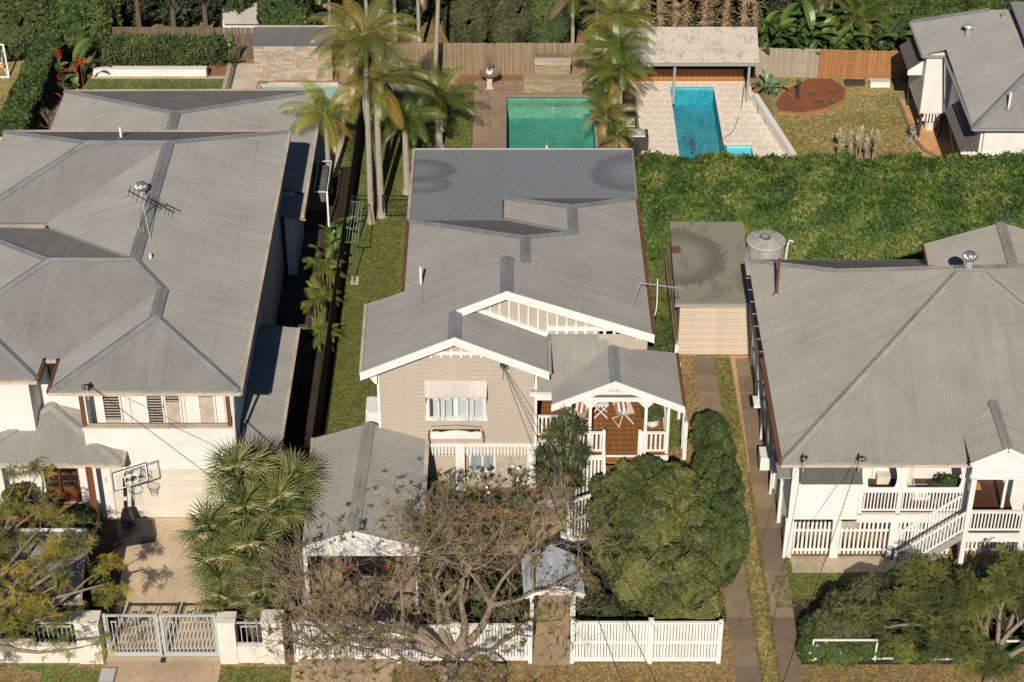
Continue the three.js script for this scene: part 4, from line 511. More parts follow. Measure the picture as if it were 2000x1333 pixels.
{ const g = T('driveway_gate', 'pale grey metal double driveway gate with upright bars before the left house', 'gate'); for (const [a, b] of [[-13.82, -11.98], [-11.9, -10.02]]) { B(g, 'gate_rail', mGateGrey, a, b, 0.1, 0.25, -0.28, -0.22); B(g, 'gate_rail', mGateGrey, a, b, 1.9, 1.97, -0.28, -0.22); for (const x of [a + 0.04, b - 0.04]) B(g, 'gate_stile', mGateGrey, x - 0.05, x + 0.05, 0.1, 2.0, -0.29, -0.21); const n = 14; for (let i = 1; i < n; i++) { const x = a + (b - a) * i / n, sh = [2, 3, 6, 7, 10, 11].includes(i); B(g, 'gate_bar', mGateGrey, x - 0.016, x + 0.016, 0.22, sh ? 1.65 : 1.92, -0.265, -0.235); } for (const j of [2, 6, 10]) { const x = a + (b - a) * (j + 0.5) / n; B(g, 'gate_hook', mGateGrey, x - 0.1, x + 0.12, 1.63, 1.67, -0.265, -0.235); } } B(g, 'gate_stop', mBlack, -12.02, -11.86, 0, 0.08, -0.15, 0.02); }
{ const g = T('pit_cover', 'grey concrete meter pit lid beside the left driveway', 'pit cover'); B(g, 'lid', mGateGrey, -13.98, -13.5, 0, 0.03, 0.3, 0.95); B(g, 'frame', mOldConc, -14.05, -13.43, 0, 0.022, 0.23, 1.02); }
// ================= white front fence of the middle lot =================
const fence = (name, label, x0, x1, y0, y1, z, cat = 'fence', post = true) => { const g = T(name, label, cat); B(g, 'top_rail', mWhite, x0, x1, y1 - 0.04, y1 + 0.02, z - 0.05, z + 0.05); B(g, 'rail', mWhite, x0, x1, y0 + 0.02, y0 + 0.16, z - 0.02, z + 0.03); if (post) B(g, 'rail', mWhite, x0, x1, (y0 + y1) / 2 - 0.05, (y0 + y1) / 2 + 0.05, z + 0.0, z + 0.035); slats(g, 'picket', mWhite, x0, x1, y0 + 0.1, y1 - 0.04, z, 0.105, 0.086, 0.022); for (const x of [x0, x1]) B(g, 'post', mWhite, x - 0.07, x + 0.07, 0, y1 + 0.08, z - 0.07, z + 0.05); return g; };
fence('sliding_gate', 'white battened driveway gate in front of the carport', -7.35, -4.0, 0.12, 1.8, -0.06, 'gate', false);
fence('picket_fence', 'white battened front fence section left of the street tree trunk', -3.85, -2.0, 0.1, 1.7, 0); fence('picket_fence', 'white battened front fence section right of the street tree trunk', -1.85, 0.62, 0.1, 1.75, 0);
{ const g = fence('picket_fence', 'long white battened front fence beneath the tall clipped trees', 2.05, 7.05, 0.06, 1.85, 0); B(g, 'post', mWhite, 4.6, 4.78, 0, 1.98, -0.1, 0.06); }
{ const g = T('side_fence', 'short run of pale side fence by the right end of the front fence', 'fence'); slats(g, 'picket', mWhite, -1.6, -0.1, 0.05, 1.4, 7.08, 0.12, 0.1, 0.022, 'z'); B(g, 'rail', mWhite, 7.02, 7.06, 0.3, 0.4, -1.6, -0.1); }
{ const g = T('side_fence', 'white topped timber side fence beside the wheel strips and middle house', 'fence'); slats(g, 'paling', mPaling[0], -24, -17.2, 0.02, 1.75, 6.75, 0.15, 0.14, 0.03, 'z'); slats(g, 'paling', mWhite, -17, -11.6, 0.02, 1.6, 6.72, 0.15, 0.14, 0.03, 'z'); B(g, 'rail', mPaling[1], 6.68, 6.74, 1.2, 1.3, -24, -11.6); for (let z = -16.5; z < -11; z += 1.3) B(g, 'post', mWhite, 6.6, 6.75, 0, 1.8, z, z + 0.12); }
{ const g = T('entry_gatehouse', 'small gabled tin roof on white posts over the front path', 'gatehouse'), m = corr([0.34, 0.38, 0.42], 0.4); roof(g, m, [1.36, 2.85, -2.8], [0.32, 2.4, -2.7], [0.4, 2.4, -0.75], [1.42, 2.85, -0.8]); roof(g, m, [1.36, 2.85, -2.8], [2.42, 2.4, -2.7], [2.46, 2.4, -0.75], [1.42, 2.85, -0.8]); cap(g, M([0.45, 0.48, 0.5], 0.4), [1.36, 2.88, -2.8], [1.42, 2.88, -0.78], 0.13, 0.05); for (const s of [0.42, 2.44]) beam(g, 'barge_board', mWhite, V(1.42, 2.8, -0.73), V(s, 2.36, -0.73), 0.04, 0.2); for (const x of [0.68, 2.1]) for (const z of [-2.4, -0.9]) B(g, 'post', mWhite, x - 0.06, x + 0.06, 0, 2.45, z - 0.06, z + 0.06); for (const z of [-2.4, -0.9]) B(g, 'beam', mWhite, 0.6, 2.2, 2.3, 2.4, z - 0.04, z + 0.04); slats(g, 'side_slat', mWhite, -2.4, -0.9, 0.1, 1.5, 2.1, 0.12, 0.08, 0.025, 'z'); }
{ const g = T('edging_rail', 'low white driveway edging rail seen through the bare branches', 'edging'); beam(g, 'rail', mWhite, V(-7.2, 0.45, -4.4), V(-7.25, 0.45, -2.7), 0.09, 0.1); for (const z of [-4.3, -3.5, -2.8]) B(g, 'post', mWhite, -7.27, -7.17, 0, 0.42, z - 0.05, z + 0.05); }
for (const [z, lab] of [[-8.95, 'low orange brick garden edge against the middle house'], [-7.95, 'low orange brick garden edge before the small front lawn']]) { const g = T('brick_edging', lab, 'garden edging'); for (let c = 0; c < 2; c++) for (let i = 0; i < 14; i++) B(g, 'brick', pick(mBrick), -2.65 + i * 0.235 + c * 0.08, -2.43 + i * 0.235 + c * 0.08, c * 0.085, c * 0.085 + 0.075, z, z + 0.11); }
// ================= the right house =================
{
  const g = T('queenslander_house', 'white raised timber house with big grey hipped roof on the right', 'house'), W = mWhite, mr = corr([0.31, 0.293, 0.262], 0.6);
  const R = (...p) => roof(g, mr, ...p), C = (a, b, w = 0.17, d = 0.06) => cap(g, mCapWarm, a, b, w, d, 0.04);
  const FL = [9.45, 4.75, -5.0], BL = [9.5, 4.75, -18.2], T1 = [16.4, 8, -12.1], T2 = [17.45, 8, -12.1], T1b = [16.4, 8.0, -12.6], mid = [12.6, 6.2, -15.15];
  R(FL, T1, T1b, mid, BL); R(FL, [24.4, 4.75, -5.0], T2, T1); R(BL, mid, T1b, [17.45, 8, -12.6], [21, 6.2, -15.2], [24.4, 4.75, -18.2]); R(T2, [24.4, 4.75, -5], [24.4, 4.75, -18.2], [17.45, 8, -12.6]);
  C(FL, T1); C([24.4, 4.75, -5], T2); C(T1, T2, 0.2); C(T1b, mid); C(mid, BL); C([16.4, 8.02, -12.35], [17.45, 8.02, -12.35], 0.4, 0.08); C([17.45, 8, -12.6], [24.4, 4.75, -18.2]);
  gutter(g, mGutterWarm, [9.4, 4.68, -4.94], [16, 4.68, -4.94], 0.13, 0.12); gutter(g, mBlack, [9.37, 4.7, -11.3], [9.43, 4.7, -17], 0.15, 0.14); gutter(g, mRust, [9.36, 4.7, -5.0], [9.37, 4.7, -11.3], 0.15, 0.14); gutter(g, mGutterWarm, [9.43, 4.7, -17], [9.45, 4.7, -18.25], 0.14, 0.13); for (let i = 0; i < 7; i++) B(g, 'gutter_strap', mGutterGrey, 9.3, 9.46, 4.78, 4.8, -16.8 + i * 0.85, -16.75 + i * 0.85);
  // rear addition roof
  R([16.1, 6.0, -12.8], [16.3, 6.1, -17.2], [19.2, 7.1, -17.2], [19.0, 7.1, -12.6]); R([19.2, 7.1, -17.2], [22.4, 6.1, -17.2], [22.2, 6.0, -12.8], [19, 7.1, -12.6]); C([19.2, 7.13, -17.2], [19, 7.13, -13], 0.2); beam(g, 'fascia', mRust, V(16.05, 5.95, -12.8), V(16.25, 6.05, -17.2), 0.06, 0.18); B(g, 'wall', mWhiteWall, 16.6, 22, 0, 5.9, -17, -12.9);
  // walls
  B(g, 'wall', mWhiteWall, 10.0, 12.4, 1.7, 4.65, -7.5, -5.56); B(g, 'wall', mWhiteWall, 10.0, 24, 0.1, 4.7, -17.9, -7.5); boards(g, W, 9.98, 12.42, 1.75, 4.65, -5.55, 0.2); boards(g, W, -17.9, -5.55, 1.75, 4.6, 9.98, 0.24, 'z', -1);
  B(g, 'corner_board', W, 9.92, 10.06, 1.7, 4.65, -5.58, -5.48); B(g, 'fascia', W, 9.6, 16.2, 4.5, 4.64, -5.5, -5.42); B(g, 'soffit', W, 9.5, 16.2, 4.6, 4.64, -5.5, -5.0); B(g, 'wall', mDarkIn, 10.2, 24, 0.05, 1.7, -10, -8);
  add(g, 'window_hood', roofG([[10.12, 4.5, -5.5], [12.3, 4.5, -5.5], [12.3, 3.96, -4.78], [10.12, 3.96, -4.78]], 0.05), corr([0.11, 0.11, 0.1], 0.5)); for (const x of [10.2, 12.22]) beam(g, 'hood_bracket', W, V(x, 3.95, -4.9), V(x, 3.5, -5.48), 0.05, 0.05); B(g, 'side_hood', mGutterGrey, 9.5, 9.95, 3.3, 3.36, -7.4, -5.9);
  // verandah
  for (let i = 0; i < 19; i++) B(g, 'deck_board', mDeckDark, 12.45, 18, 2.02, 2.07, -7.45 + i * 0.1, -7.36 + i * 0.1); B(g, 'fascia', W, 12.4, 16.2, 1.62, 1.98, -5.56, -5.48); B(g, 'fascia', mCream, 12.4, 16.2, 1.98, 2.06, -5.54, -5.46); B(g, 'floor_edge', mGutterWarm, 11.6, 12.5, 1.4, 1.65, -5.53, -5.44);
  for (const x of [12.45, 13.83, 16.12]) B(g, 'post', W, x - 0.08, x + 0.08, 2.0, 4.6, -5.58, -5.46);
  for (const [x0, x1] of [[12.53, 13.75], [13.91, 16.04]]) { B(g, 'rail', W, x0, x1, 3.02, 3.12, -5.58, -5.46); B(g, 'rail', W, x0, x1, 2.16, 2.22, -5.55, -5.49); slats(g, 'baluster', W, x0, x1, 2.2, 3.05, -5.52, 0.115, 0.055);
    const s = new THREE.Shape([[x0, 3.12], [x0, 4.55], [x1, 4.55], [x1, 3.12]].map((p) => new THREE.Vector2(...p))), h = new THREE.Path(); const a = x0 + 0.1, b = x1 - 0.1; h.moveTo(a + 0.06, 3.2); h.lineTo(b - 0.06, 3.2); h.quadraticCurveTo(b + 0.1, 3.6, b - 0.12, 4.2); h.lineTo(b - 0.25, 4.42); h.lineTo(a + 0.25, 4.42); h.lineTo(a + 0.12, 4.2); h.quadraticCurveTo(a - 0.1, 3.6, a + 0.06, 3.2); s.holes.push(h); const m = add(g, 'arched_panel', metricUV(new THREE.ExtrudeGeometry(s, { depth: 0.05, bevelEnabled: false, curveSegments: 8 })), W); m.position.z = -5.56; }
  B(g, 'door', W, 13.2, 14.1, 2.1, 4.2, -7.48, -7.4); B(g, 'door', W, 17.3, 17.9, 2.1, 4.2, -7.48, -7.4); B(g, 'bench', mCream, 13.3, 13.8, 2.1, 2.5, -7.35, -7.0);
  // battened skirt
  const skirt = (x0, x1) => { slats(g, 'skirt_batten', W, x0, x1, 0.12, 1.62, -5.52, 0.148, 0.082); B(g, 'skirt_rail', W, x0, x1, 1.22, 1.31, -5.5, -5.46); B(g, 'skirt_rail', W, x0, x1, 0.3, 0.4, -5.5, -5.46); }; skirt(10.15, 11.52); skirt(11.85, 13.6); skirt(13.95, 15.9); skirt(16.2, 18.6);
  for (const x of [10.0, 11.7, 13.78]) B(g, 'stump', W, x - 0.15, x + 0.15, 0, 1.72, -5.62, -5.4); for (const z of [-7.5, -9.5, -11.5, -13.5, -15.5, -17.5]) B(g, 'stump', W, 9.86, 10.1, 0, 2, z - 0.12, z + 0.12); slats(g, 'skirt_batten', W, -17.4, -5.7, 0.15, 1.75, 9.98, 0.16, 0.085, 0.025, 'z'); slats(g, 'eave_slat', W, -17.2, -5.4, 4.3, 4.6, 9.72, 0.5, 0.05, 0.03, 'z');
  for (const [z, h] of [[-9, 0], [-12.4, 0]]) rod(g, 'downpipe', W, [V(9.42, 4.6, z), V(9.7, 4.2, z), V(9.78, 2.6, z), V(9.78, 0.1, z)], 0.06); B(g, 'wall_box', W, 9.45, 9.95, 0.5, 1.1, -10.6, -9.9); B(g, 'wall_shelf', W, 9.4, 9.95, 1.6, 1.75, -13.0, -12.4); rod(g, 'wall_pipe', W, [V(9.6, 1.7, -12.7), V(9.65, 2.6, -12.7), V(9.9, 2.65, -12.7)], 0.05);
  // porch
  R([17.05, 5.85, -4.35], [15.85, 5.2, -4.35], [15.9, 5.2, -6.3], [17.05, 5.85, -7.1]); R([17.05, 5.85, -4.35], [18.3, 5.2, -4.35], [18.3, 5.2, -6.3], [17.05, 5.85, -7.1]); C([17.05, 5.88, -4.35], [17.05, 5.88, -7.1], 0.16, 0.07); prism(g, 'gable_panel', W, [[15.95, 4.6], [18.2, 4.6], [18.2, 5.2], [17.05, 5.78], [15.95, 5.2]], 0.05).position.z = -4.5; for (const s of [15.83, 18.32]) beam(g, 'barge_board', W, V(17.05, 5.82, -4.33), V(s, 5.16, -4.33), 0.04, 0.16);
  B(g, 'gable_rail', W, 16.5, 17.6, 4.95, 5.02, -4.44, -4.4); B(g, 'beam', W, 15.95, 18.2, 4.45, 4.62, -4.52, -4.42); for (const x of [16.08, 18.08]) B(g, 'post', W, x - 0.09, x + 0.09, 0, 4.5, -4.58, -4.42); B(g, 'post', W, 17.5, 17.6, 2.05, 4.5, -5.6, -5.5); B(g, 'dark_doorway', mDarkIn, 17.65, 17.95, 3.1, 4.3, -7.45, -7.38);
  for (let i = 0; i < 10; i++) B(g, 'deck_board', mDeckDark, 16.0, 18.15, 2.02, 2.07, -5.5 + i * 0.1, -5.41 + i * 0.1); B(g, 'fascia', W, 16, 18.2, 1.6, 1.98, -4.5, -4.44); B(g, 'rail', W, 16.17, 18, 2.9, 2.99, -4.55, -4.45); B(g, 'rail', W, 16.17, 18, 2.1, 2.17, -4.52, -4.47); slats(g, 'baluster', W, 16.17, 18, 2.15, 2.92, -4.5, 0.115, 0.055);
  // side stairs
  for (let i = 0; i < 11; i++) B(g, 'tread', mGalv, 15.85 - i * 0.2, 16.1 - i * 0.2, 1.88 - i * 0.178, 1.92 - i * 0.178, -5.4, -4.55); for (const z of [-4.5, -5.42]) { beam(g, 'stringer', z > -5 ? mGalv : W, V(16.05, 1.85, z), V(13.85, -0.05, z), 0.05, 0.22); beam(g, 'rail', W, V(16.0, 2.9, z), V(13.75, 0.98, z), 0.07, 0.08); beam(g, 'rail', W, V(16.0, 2.12, z), V(13.8, 0.22, z), 0.05, 0.06); for (let i = 0; i < 19; i++) { const t = (i + 0.5) / 19, x = 16.0 - 2.22 * t; B(g, 'baluster', W, x - 0.028, x + 0.028, 2.1 - 1.9 * t, 2.9 - 1.92 * t, z - 0.015, z + 0.015); } B(g, 'newel_post', W, 13.7, 13.82, 0, 1.1, z - 0.06, z + 0.06); }
  const c = document.createElement('canvas'); c.width = c.height = 64; const k = c.getContext('2d'); k.fillStyle = '#efece6'; k.fillRect(0, 0, 64, 64); k.fillStyle = '#8d8478'; k.font = 'bold 58px sans-serif'; k.fillText('5', 16, 54); const ct = new THREE.CanvasTexture(c); ct.colorSpace = THREE.SRGBColorSpace; const n = add(g, 'house_number', new THREE.PlaneGeometry(0.2, 0.2), M(0xffffff, 0.7, { map: ct })); n.position.set(17.14, 1.79, -4.432);
}
// verandah furniture of the right house
mesh1('crate', 'white plastic laundry basket on the right house verandah', 'basket', (g) => { B(g, 'basket', mWhite, 14.55, 15.1, 2.07, 2.5, -6.6, -6.2); B(g, 'dark_inside', mDark, 14.6, 15.05, 2.47, 2.51, -6.55, -6.25); for (let i = 0; i < 6; i++) B(g, 'slot', mGutterGrey, 14.62 + i * 0.075, 14.65 + i * 0.075, 2.2, 2.4, -6.201, -6.195); });
mesh1('chair', 'cream verandah chair beside the laundry basket', 'chair', (g) => { B(g, 'seat', mCream, 14.05, 14.5, 2.5, 2.56, -6.7, -6.25); B(g, 'backrest', mCream, 14.05, 14.5, 2.56, 3.1, -6.74, -6.69); for (const x of [14.08, 14.47]) for (const z of [-6.68, -6.28]) B(g, 'leg', mCream, x - 0.02, x + 0.02, 2.07, 2.5, z - 0.02, z + 0.02); for (const x of [14.07, 14.48]) beam(g, 'armrest', mCream, V(x, 2.78, -6.7), V(x, 2.74, -6.25), 0.04, 0.04); });
const potSpots = [];
function pot(label, m, x, y, z, r, h) { const g = T('pot_plant', label, 'potted plant', null); lathe(g, 'pot', m, x, y, z, [[0, 0], [r * 0.7, 0], [r, h], [r * 1.08, h], [r * 1.08, h + 0.03], [r * 0.85, h + 0.02], [r * 0.8, h - 0.04], [0, h - 0.04]]); potSpots.push([g, x, y + h, z, r]); return g; }
pot('patterned blue and white pot with small red flowers on the verandah', M([0.4, 0.45, 0.5], 0.3), 15.3, 2.07, -6.1, 0.15, 0.25); pot('orange pot with a tall leafy plant on the verandah', M([0.42, 0.13, 0.05], 0.7), 15.6, 2.07, -6.1, 0.15, 0.28); pot('green glazed pot with a bushy plant on the verandah', M([0.12, 0.26, 0.19], 0.3), 15.9, 2.07, -6.25, 0.17, 0.34); { const g = T('empty_pot', 'small pale green pot standing before the larger green glazed pot', 'pot'); lathe(g, 'pot', M([0.3, 0.4, 0.33], 0.4), 15.78, 2.07, -5.85, [[0, 0], [0.07, 0], [0.05, 0.05], [0.12, 0.2], [0.1, 0.2], [0, 0.12]]); }
{ const g = T('door_mat', 'orange brown doormat on the right house porch', 'mat'); B(g, 'mat', M([0.45, 0.2, 0.05], 0.95), 16.4, 17.1, 2.07, 2.1, -7.2, -6.8); }
// ---- shed at the end of the wheel strips
{ const g = T('garage_shed', 'tin garage shed with cream ribbed roller door and dark patched rusty grey roof', 'shed');
  const st = tex(512, (x, y, i) => { const X = x / 512 * 3.3, Y = y / 512 * 6.8, n = nB[(y * 2 % 1024) * 1024 + (x * 2) % 1024], q = nA[(y * 2 % 1024) * 1024 + x * 2]; const d = Math.hypot((X - 0.2) / 2.0, (Y - 3.0) / 2.3) + 0.4 * (n - 0.5) + 0.2 * (q - 0.5); let s = sstep(0.35, 0.95, d) * (1 - sstep(0.9, 1.15, d)); s = Math.max(s, 0.5 * sstep(0.55, 0.75, q)); let c = [0.8, 0.78, 0.74].map((v) => v * (0.88 + 0.25 * n) * (1 - 0.45 * s)); const r = Math.hypot((X - 0.25) / 0.35, (Y - 2.4) / 0.45) + 0.5 * (n - 0.5); return mix3(c, [0.5, 0.17, 0.06], (1 - sstep(0.5, 0.95, r)) * 0.9); }, [3.3, 6.8]); st.wrapS = st.wrapT = THREE.ClampToEdgeWrapping;  // roof colour map: a curved dark patch, dark mottling and a rust spot
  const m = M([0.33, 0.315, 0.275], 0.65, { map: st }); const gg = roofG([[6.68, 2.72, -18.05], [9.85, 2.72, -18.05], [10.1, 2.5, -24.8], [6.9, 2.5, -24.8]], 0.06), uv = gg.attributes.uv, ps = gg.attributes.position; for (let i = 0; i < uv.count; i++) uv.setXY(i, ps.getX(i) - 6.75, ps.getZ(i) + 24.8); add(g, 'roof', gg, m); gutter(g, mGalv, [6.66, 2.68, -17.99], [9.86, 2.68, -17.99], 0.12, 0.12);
  B(g, 'wall', mCream, 6.95, 10.05, 0, 2.45, -24.6, -18.35); const dm = [[0.56, 0.475, 0.38], [0.6, 0.515, 0.42]].map((c) => M(c, 0.6, { map: plaster })); for (let i = 0; i < 15; i++) { const b = B(g, 'roller_slat', dm[i % 2], 6.9, 9.98, 0.03 + i * 0.165, 0.175 + i * 0.165, -18.33, -18.25); b.rotation.x = 0.08; } B(g, 'door_head', mCream, 6.8, 10.02, 2.48, 2.62, -18.33, -18.16); }
{ const g = T('rain_tank', 'round grey plastic rainwater tank beside the garage shed', 'water tank'), m = M([0.42, 0.43, 0.4], 0.55, { map: speckle }), x = 10.95, z = -23.3; lathe(g, 'tank', m, x, 0, z, [[0.82, 0], [0.82, 2.4], [0.86, 2.42], [0.86, 2.5], [0.82, 2.53], [0.25, 2.64], [0, 2.64]], 36); for (let i = 0; i < 8; i++) { const r = add(g, 'hoop', new THREE.TorusGeometry(0.805, 0.015, 6, 36), m); r.rotation.x = PI / 2; r.position.set(x, 0.2 + i * 0.29, z); } for (const a of [0.9, -0.9, 2.4, -2.4]) beam(g, 'rib', m, V(x + 0.25 * Math.sin(a), 2.66, z + 0.25 * Math.cos(a)), V(x + 0.78 * Math.sin(a), 2.55, z + 0.78 * Math.cos(a)), 0.16, 0.05); cyl(g, 'lid_ring', mBrownTrim, x - 0.05, 2.62, 2.7, z, 0.24, 0.24, 24); cyl(g, 'strainer', mGalv, x - 0.05, 2.7, 2.71, z, 0.18, 0.18, 24); rod(g, 'inlet_pipe', mWhite, [V(11.85, 0.1, -23.1), V(11.88, 2.4, -23.1), V(11.95, 2.62, -23.1), V(12.08, 2.6, -23.0)], 0.05); }
// ---- pool house and back fences
{ const g = T('pool_house', 'open pool shelter with dirty white corrugated roof and orange timber front', 'shelter');
  const dt = tex(512, (x, y) => { const i = y * 2048 + x * 2, v = 0.88 + 0.2 * (nC[i] - 0.5); return mix3([v, v * 0.97, v * 0.92], [0.3, 0.2, 0.12], sstep(0.48, 0.8, nB[(y >> 3) * 8192 % 1048576 + x * 2] * 0.5 + nA[i] * 0.4 + 0.15 * nE[i]) * 0.7); }, 3); const m = M([0.74, 0.7, 0.65], 0.85, { map: dt });
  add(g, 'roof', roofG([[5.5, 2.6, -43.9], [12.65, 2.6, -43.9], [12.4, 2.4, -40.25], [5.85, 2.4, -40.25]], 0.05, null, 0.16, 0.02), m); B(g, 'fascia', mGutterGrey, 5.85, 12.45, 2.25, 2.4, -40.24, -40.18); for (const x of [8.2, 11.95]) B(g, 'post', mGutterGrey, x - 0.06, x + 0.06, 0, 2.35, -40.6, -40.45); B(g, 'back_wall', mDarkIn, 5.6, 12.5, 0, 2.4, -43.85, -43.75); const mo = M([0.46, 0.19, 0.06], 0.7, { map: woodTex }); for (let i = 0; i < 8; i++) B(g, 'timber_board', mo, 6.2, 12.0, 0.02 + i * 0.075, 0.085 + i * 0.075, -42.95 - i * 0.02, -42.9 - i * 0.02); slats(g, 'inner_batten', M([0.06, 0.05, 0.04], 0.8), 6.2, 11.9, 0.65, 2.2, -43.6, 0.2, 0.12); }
const mPalingDark = [[0.05, 0.04, 0.032], [0.06, 0.048, 0.038]].map((c) => M(c, 0.95, { map: woodTex }));  // near-black tones put the side passage shade into the paling colour
function palings(name, label, x0, x1, z0, z1, h, mats, rails, w = 0.1) { const g = T(name, label, 'fence'), n = Math.min(290, Math.round(Math.hypot(x1 - x0, z1 - z0) / w)), ang = -Math.atan2(z1 - z0, x1 - x0), L = Math.hypot(x1 - x0, z1 - z0) / n; for (let i = 0; i < n; i++) { const t = (i + 0.5) / n, hh = h + rr(-0.025, 0.025), m = add(g, 'paling', boxG(Math.round((L - 0.006) * 100) / 100, Math.round(hh * 50) / 50, 0.018), pick(mats)); m.position.set(x0 + (x1 - x0) * t, hh / 2, z0 + (z1 - z0) * t + rr(-0.006, 0.006)); m.rotation.y = ang; m.rotation.z = rr(-0.01, 0.01); } if (rails) { for (const y of rails) beam(g, 'rail', mats[0], V(x0, y, z0 + 0.035), V(x1, y, z1 + 0.035), 0.05, 0.09); for (let i = 0; i <= Math.round((x1 - x0) / 2.6); i++) { const x = x0 + i * 2.6; B(g, 'post', mats[1], x - 0.05, x + 0.05, 0, h + 0.03, z0 + 0.02, z0 + 0.12); } } return g; }
palings('paling_fence', 'brown timber paling fence across the back of the middle lot', -8.3, 5.5, -43.7, -43.7, 1.8, mPaling, null, 0.1);
palings('paling_fence', 'weathered grey green paling fence panels right of the pool shelter', 12.6, 15.9, -43.45, -43.3, 1.65, mPalingGrey, [0.25, 0.9, 1.6]);
palings('paling_fence', 'orange brown timber paling fence panels beside the far right house', 15.95, 21, -43.3, -43.0, 1.65, mPalingOrange, [0.25, 0.9, 1.6]);
palings('paling_fence', 'dark grey weathered paling fence behind the ginger hedge in the left yard', -23, -12.9, -45.5, -45.4, 1.85, mPalingOld, null, 0.09);
palings('paling_fence', 'paling fence coloured dark as shade along the left boundary of the middle lot', -7.4, -7.62, -43.5, -9.4, 1.75, mPalingDark, null, 0.14);
{ const g = T('steel_pool_fence', 'black tubular pool fence crossing the left side lawn', 'fence'); B(g, 'rail', mBlack, -7.4, -4.2, 1.14, 1.18, -29.3, -29.26); B(g, 'rail', mBlack, -7.4, -4.2, 0.1, 0.14, -29.3, -29.26); slats(g, 'bar', mBlack, -7.4, -4.2, 0.08, 1.16, -29.28, 0.1, 0.018, 0.018); for (const x of [-7.35, -5.95, -4.3]) B(g, 'post', mBlack, x - 0.035, x + 0.035, 0, 1.25, -29.32, -29.24); }
{ const g = T('garden_shed', 'small dark corrugated shed roof among the rear palms', 'shed'); roof(g, corr([0.1, 0.105, 0.115], 0.6), [-6.35, 2.15, -40.4], [-4.75, 2.15, -40.4], [-4.7, 1.9, -37.4], [-6.2, 1.9, -37.4]); B(g, 'wall', mPalingOld[0], -6.1, -4.85, 0, 1.88, -40.2, -37.7); }
{ const g = T('stone_water_wall', 'two tiered stacked stone water wall at the far end of the green pool', 'water feature'), mm = [[0.36, 0.29, 0.19], [0.31, 0.25, 0.17], [0.4, 0.33, 0.22], [0.27, 0.22, 0.16]].map((c) => M(c, 0.9, { map: speckle }));
  const face = (x0, x1, y0, y1, z) => { for (let y = y0; y < y1 - 0.03; y += 0.095) { let x = x0; while (x < x1 - 0.04) { const e = Math.min(x1, x + rr(0.3, 0.75)); B(g, 'stone', pick(mm), x + 0.004, e - 0.004, y + 0.003, Math.min(y1, y + 0.092), z - 0.1, z + rr(0, 0.03)); x = e; } } }; B(g, 'core', mm[3], 0.62, 3.6, 0, 0.7, -42.4, -41.75); B(g, 'core', mm[3], 1.2, 2.98, 0, 1.25, -42.9, -42.42); face(0.6, 3.62, 0.03, 0.72, -41.66); face(1.18, 3.0, 0.72, 1.25, -42.36); B(g, 'capping', mPaving, 1.15, 3.03, 1.25, 1.31, -42.95, -42.32); B(g, 'capping', mm[0], 0.58, 3.64, 0.7, 0.74, -42.32, -41.62); B(g, 'spout', mSteel, 2.06, 2.12, 0.55, 0.64, -41.64, -41.56); slats(g, 'filter_lid_slat', M([0.2, 0.15, 0.11], 0.9), 1.2, 2.75, 1.31, 1.36, -43.2, 0.085, 0.06, 0.45); B(g, 'filter_box', M([0.2, 0.15, 0.11], 0.9), 1.2, 2.75, 0, 1.3, -43.45, -42.96); }
{ const g = T('bird_bath', 'wide stone bowl on a square pedestal beside the green pool', 'planter'), x = -1.15, z = -42.1; lathe(g, 'bowl', mOldConc, x, 0.72, z, [[0, 0], [0.25, 0.02], [0.5, 0.14], [0.55, 0.2], [0.52, 0.21], [0.44, 0.13], [0, 0.08]], 30); prism(g, 'pedestal', mPaving, [[x - 0.2, 0], [x + 0.2, 0], [x + 0.17, 0.1], [x + 0.13, 0.2], [x + 0.13, 0.6], [x + 0.2, 0.66], [x + 0.2, 0.72], [x - 0.2, 0.72], [x - 0.2, 0.66], [x - 0.13, 0.6], [x - 0.13, 0.2], [x - 0.17, 0.1]], 0.34).position.z = z - 0.17; }
{ const g = T('pot_plant', 'white round pot with grey spiky plant sitting in the stone bowl', 'potted plant'); lathe(g, 'pot', mWhite, -1.15, 0.8, -42.1, [[0, 0], [0.12, 0], [0.19, 0.12], [0.17, 0.26], [0.14, 0.26], [0.13, 0.2], [0, 0.2]]); for (let i = 0; i < 26; i++) { const a = rnd() * 6.3, t = rr(0.03, 0.22); beam(g, 'blade', M([0.11, 0.1, 0.075], 0.8), V(-1.15 + 0.05 * Math.cos(a), 1.0, -42.1 + 0.05 * Math.sin(a)), V(-1.15 + t * Math.cos(a), rr(1.45, 1.85), -42.1 + t * Math.sin(a)), 0.012, 0.012); } }
{ const g = T('closed_umbrella', 'white folded pool umbrella standing at the near edge of the green pool', 'umbrella'); const c = lathe(g, 'folded_canopy', mCream, 1.63, 1.0, -32.4, [[0.1, 0], [0.16, 0.15], [0.12, 0.6], [0.05, 1.05], [0, 1.1]], 8); cyl(g, 'pole', mGalv, 1.63, 0, 2.3, -32.4, 0.025, 0.025, 8); cyl(g, 'base', mConc, 1.63, 0, 0.1, -32.4, 0.25, 0.25, 20); }
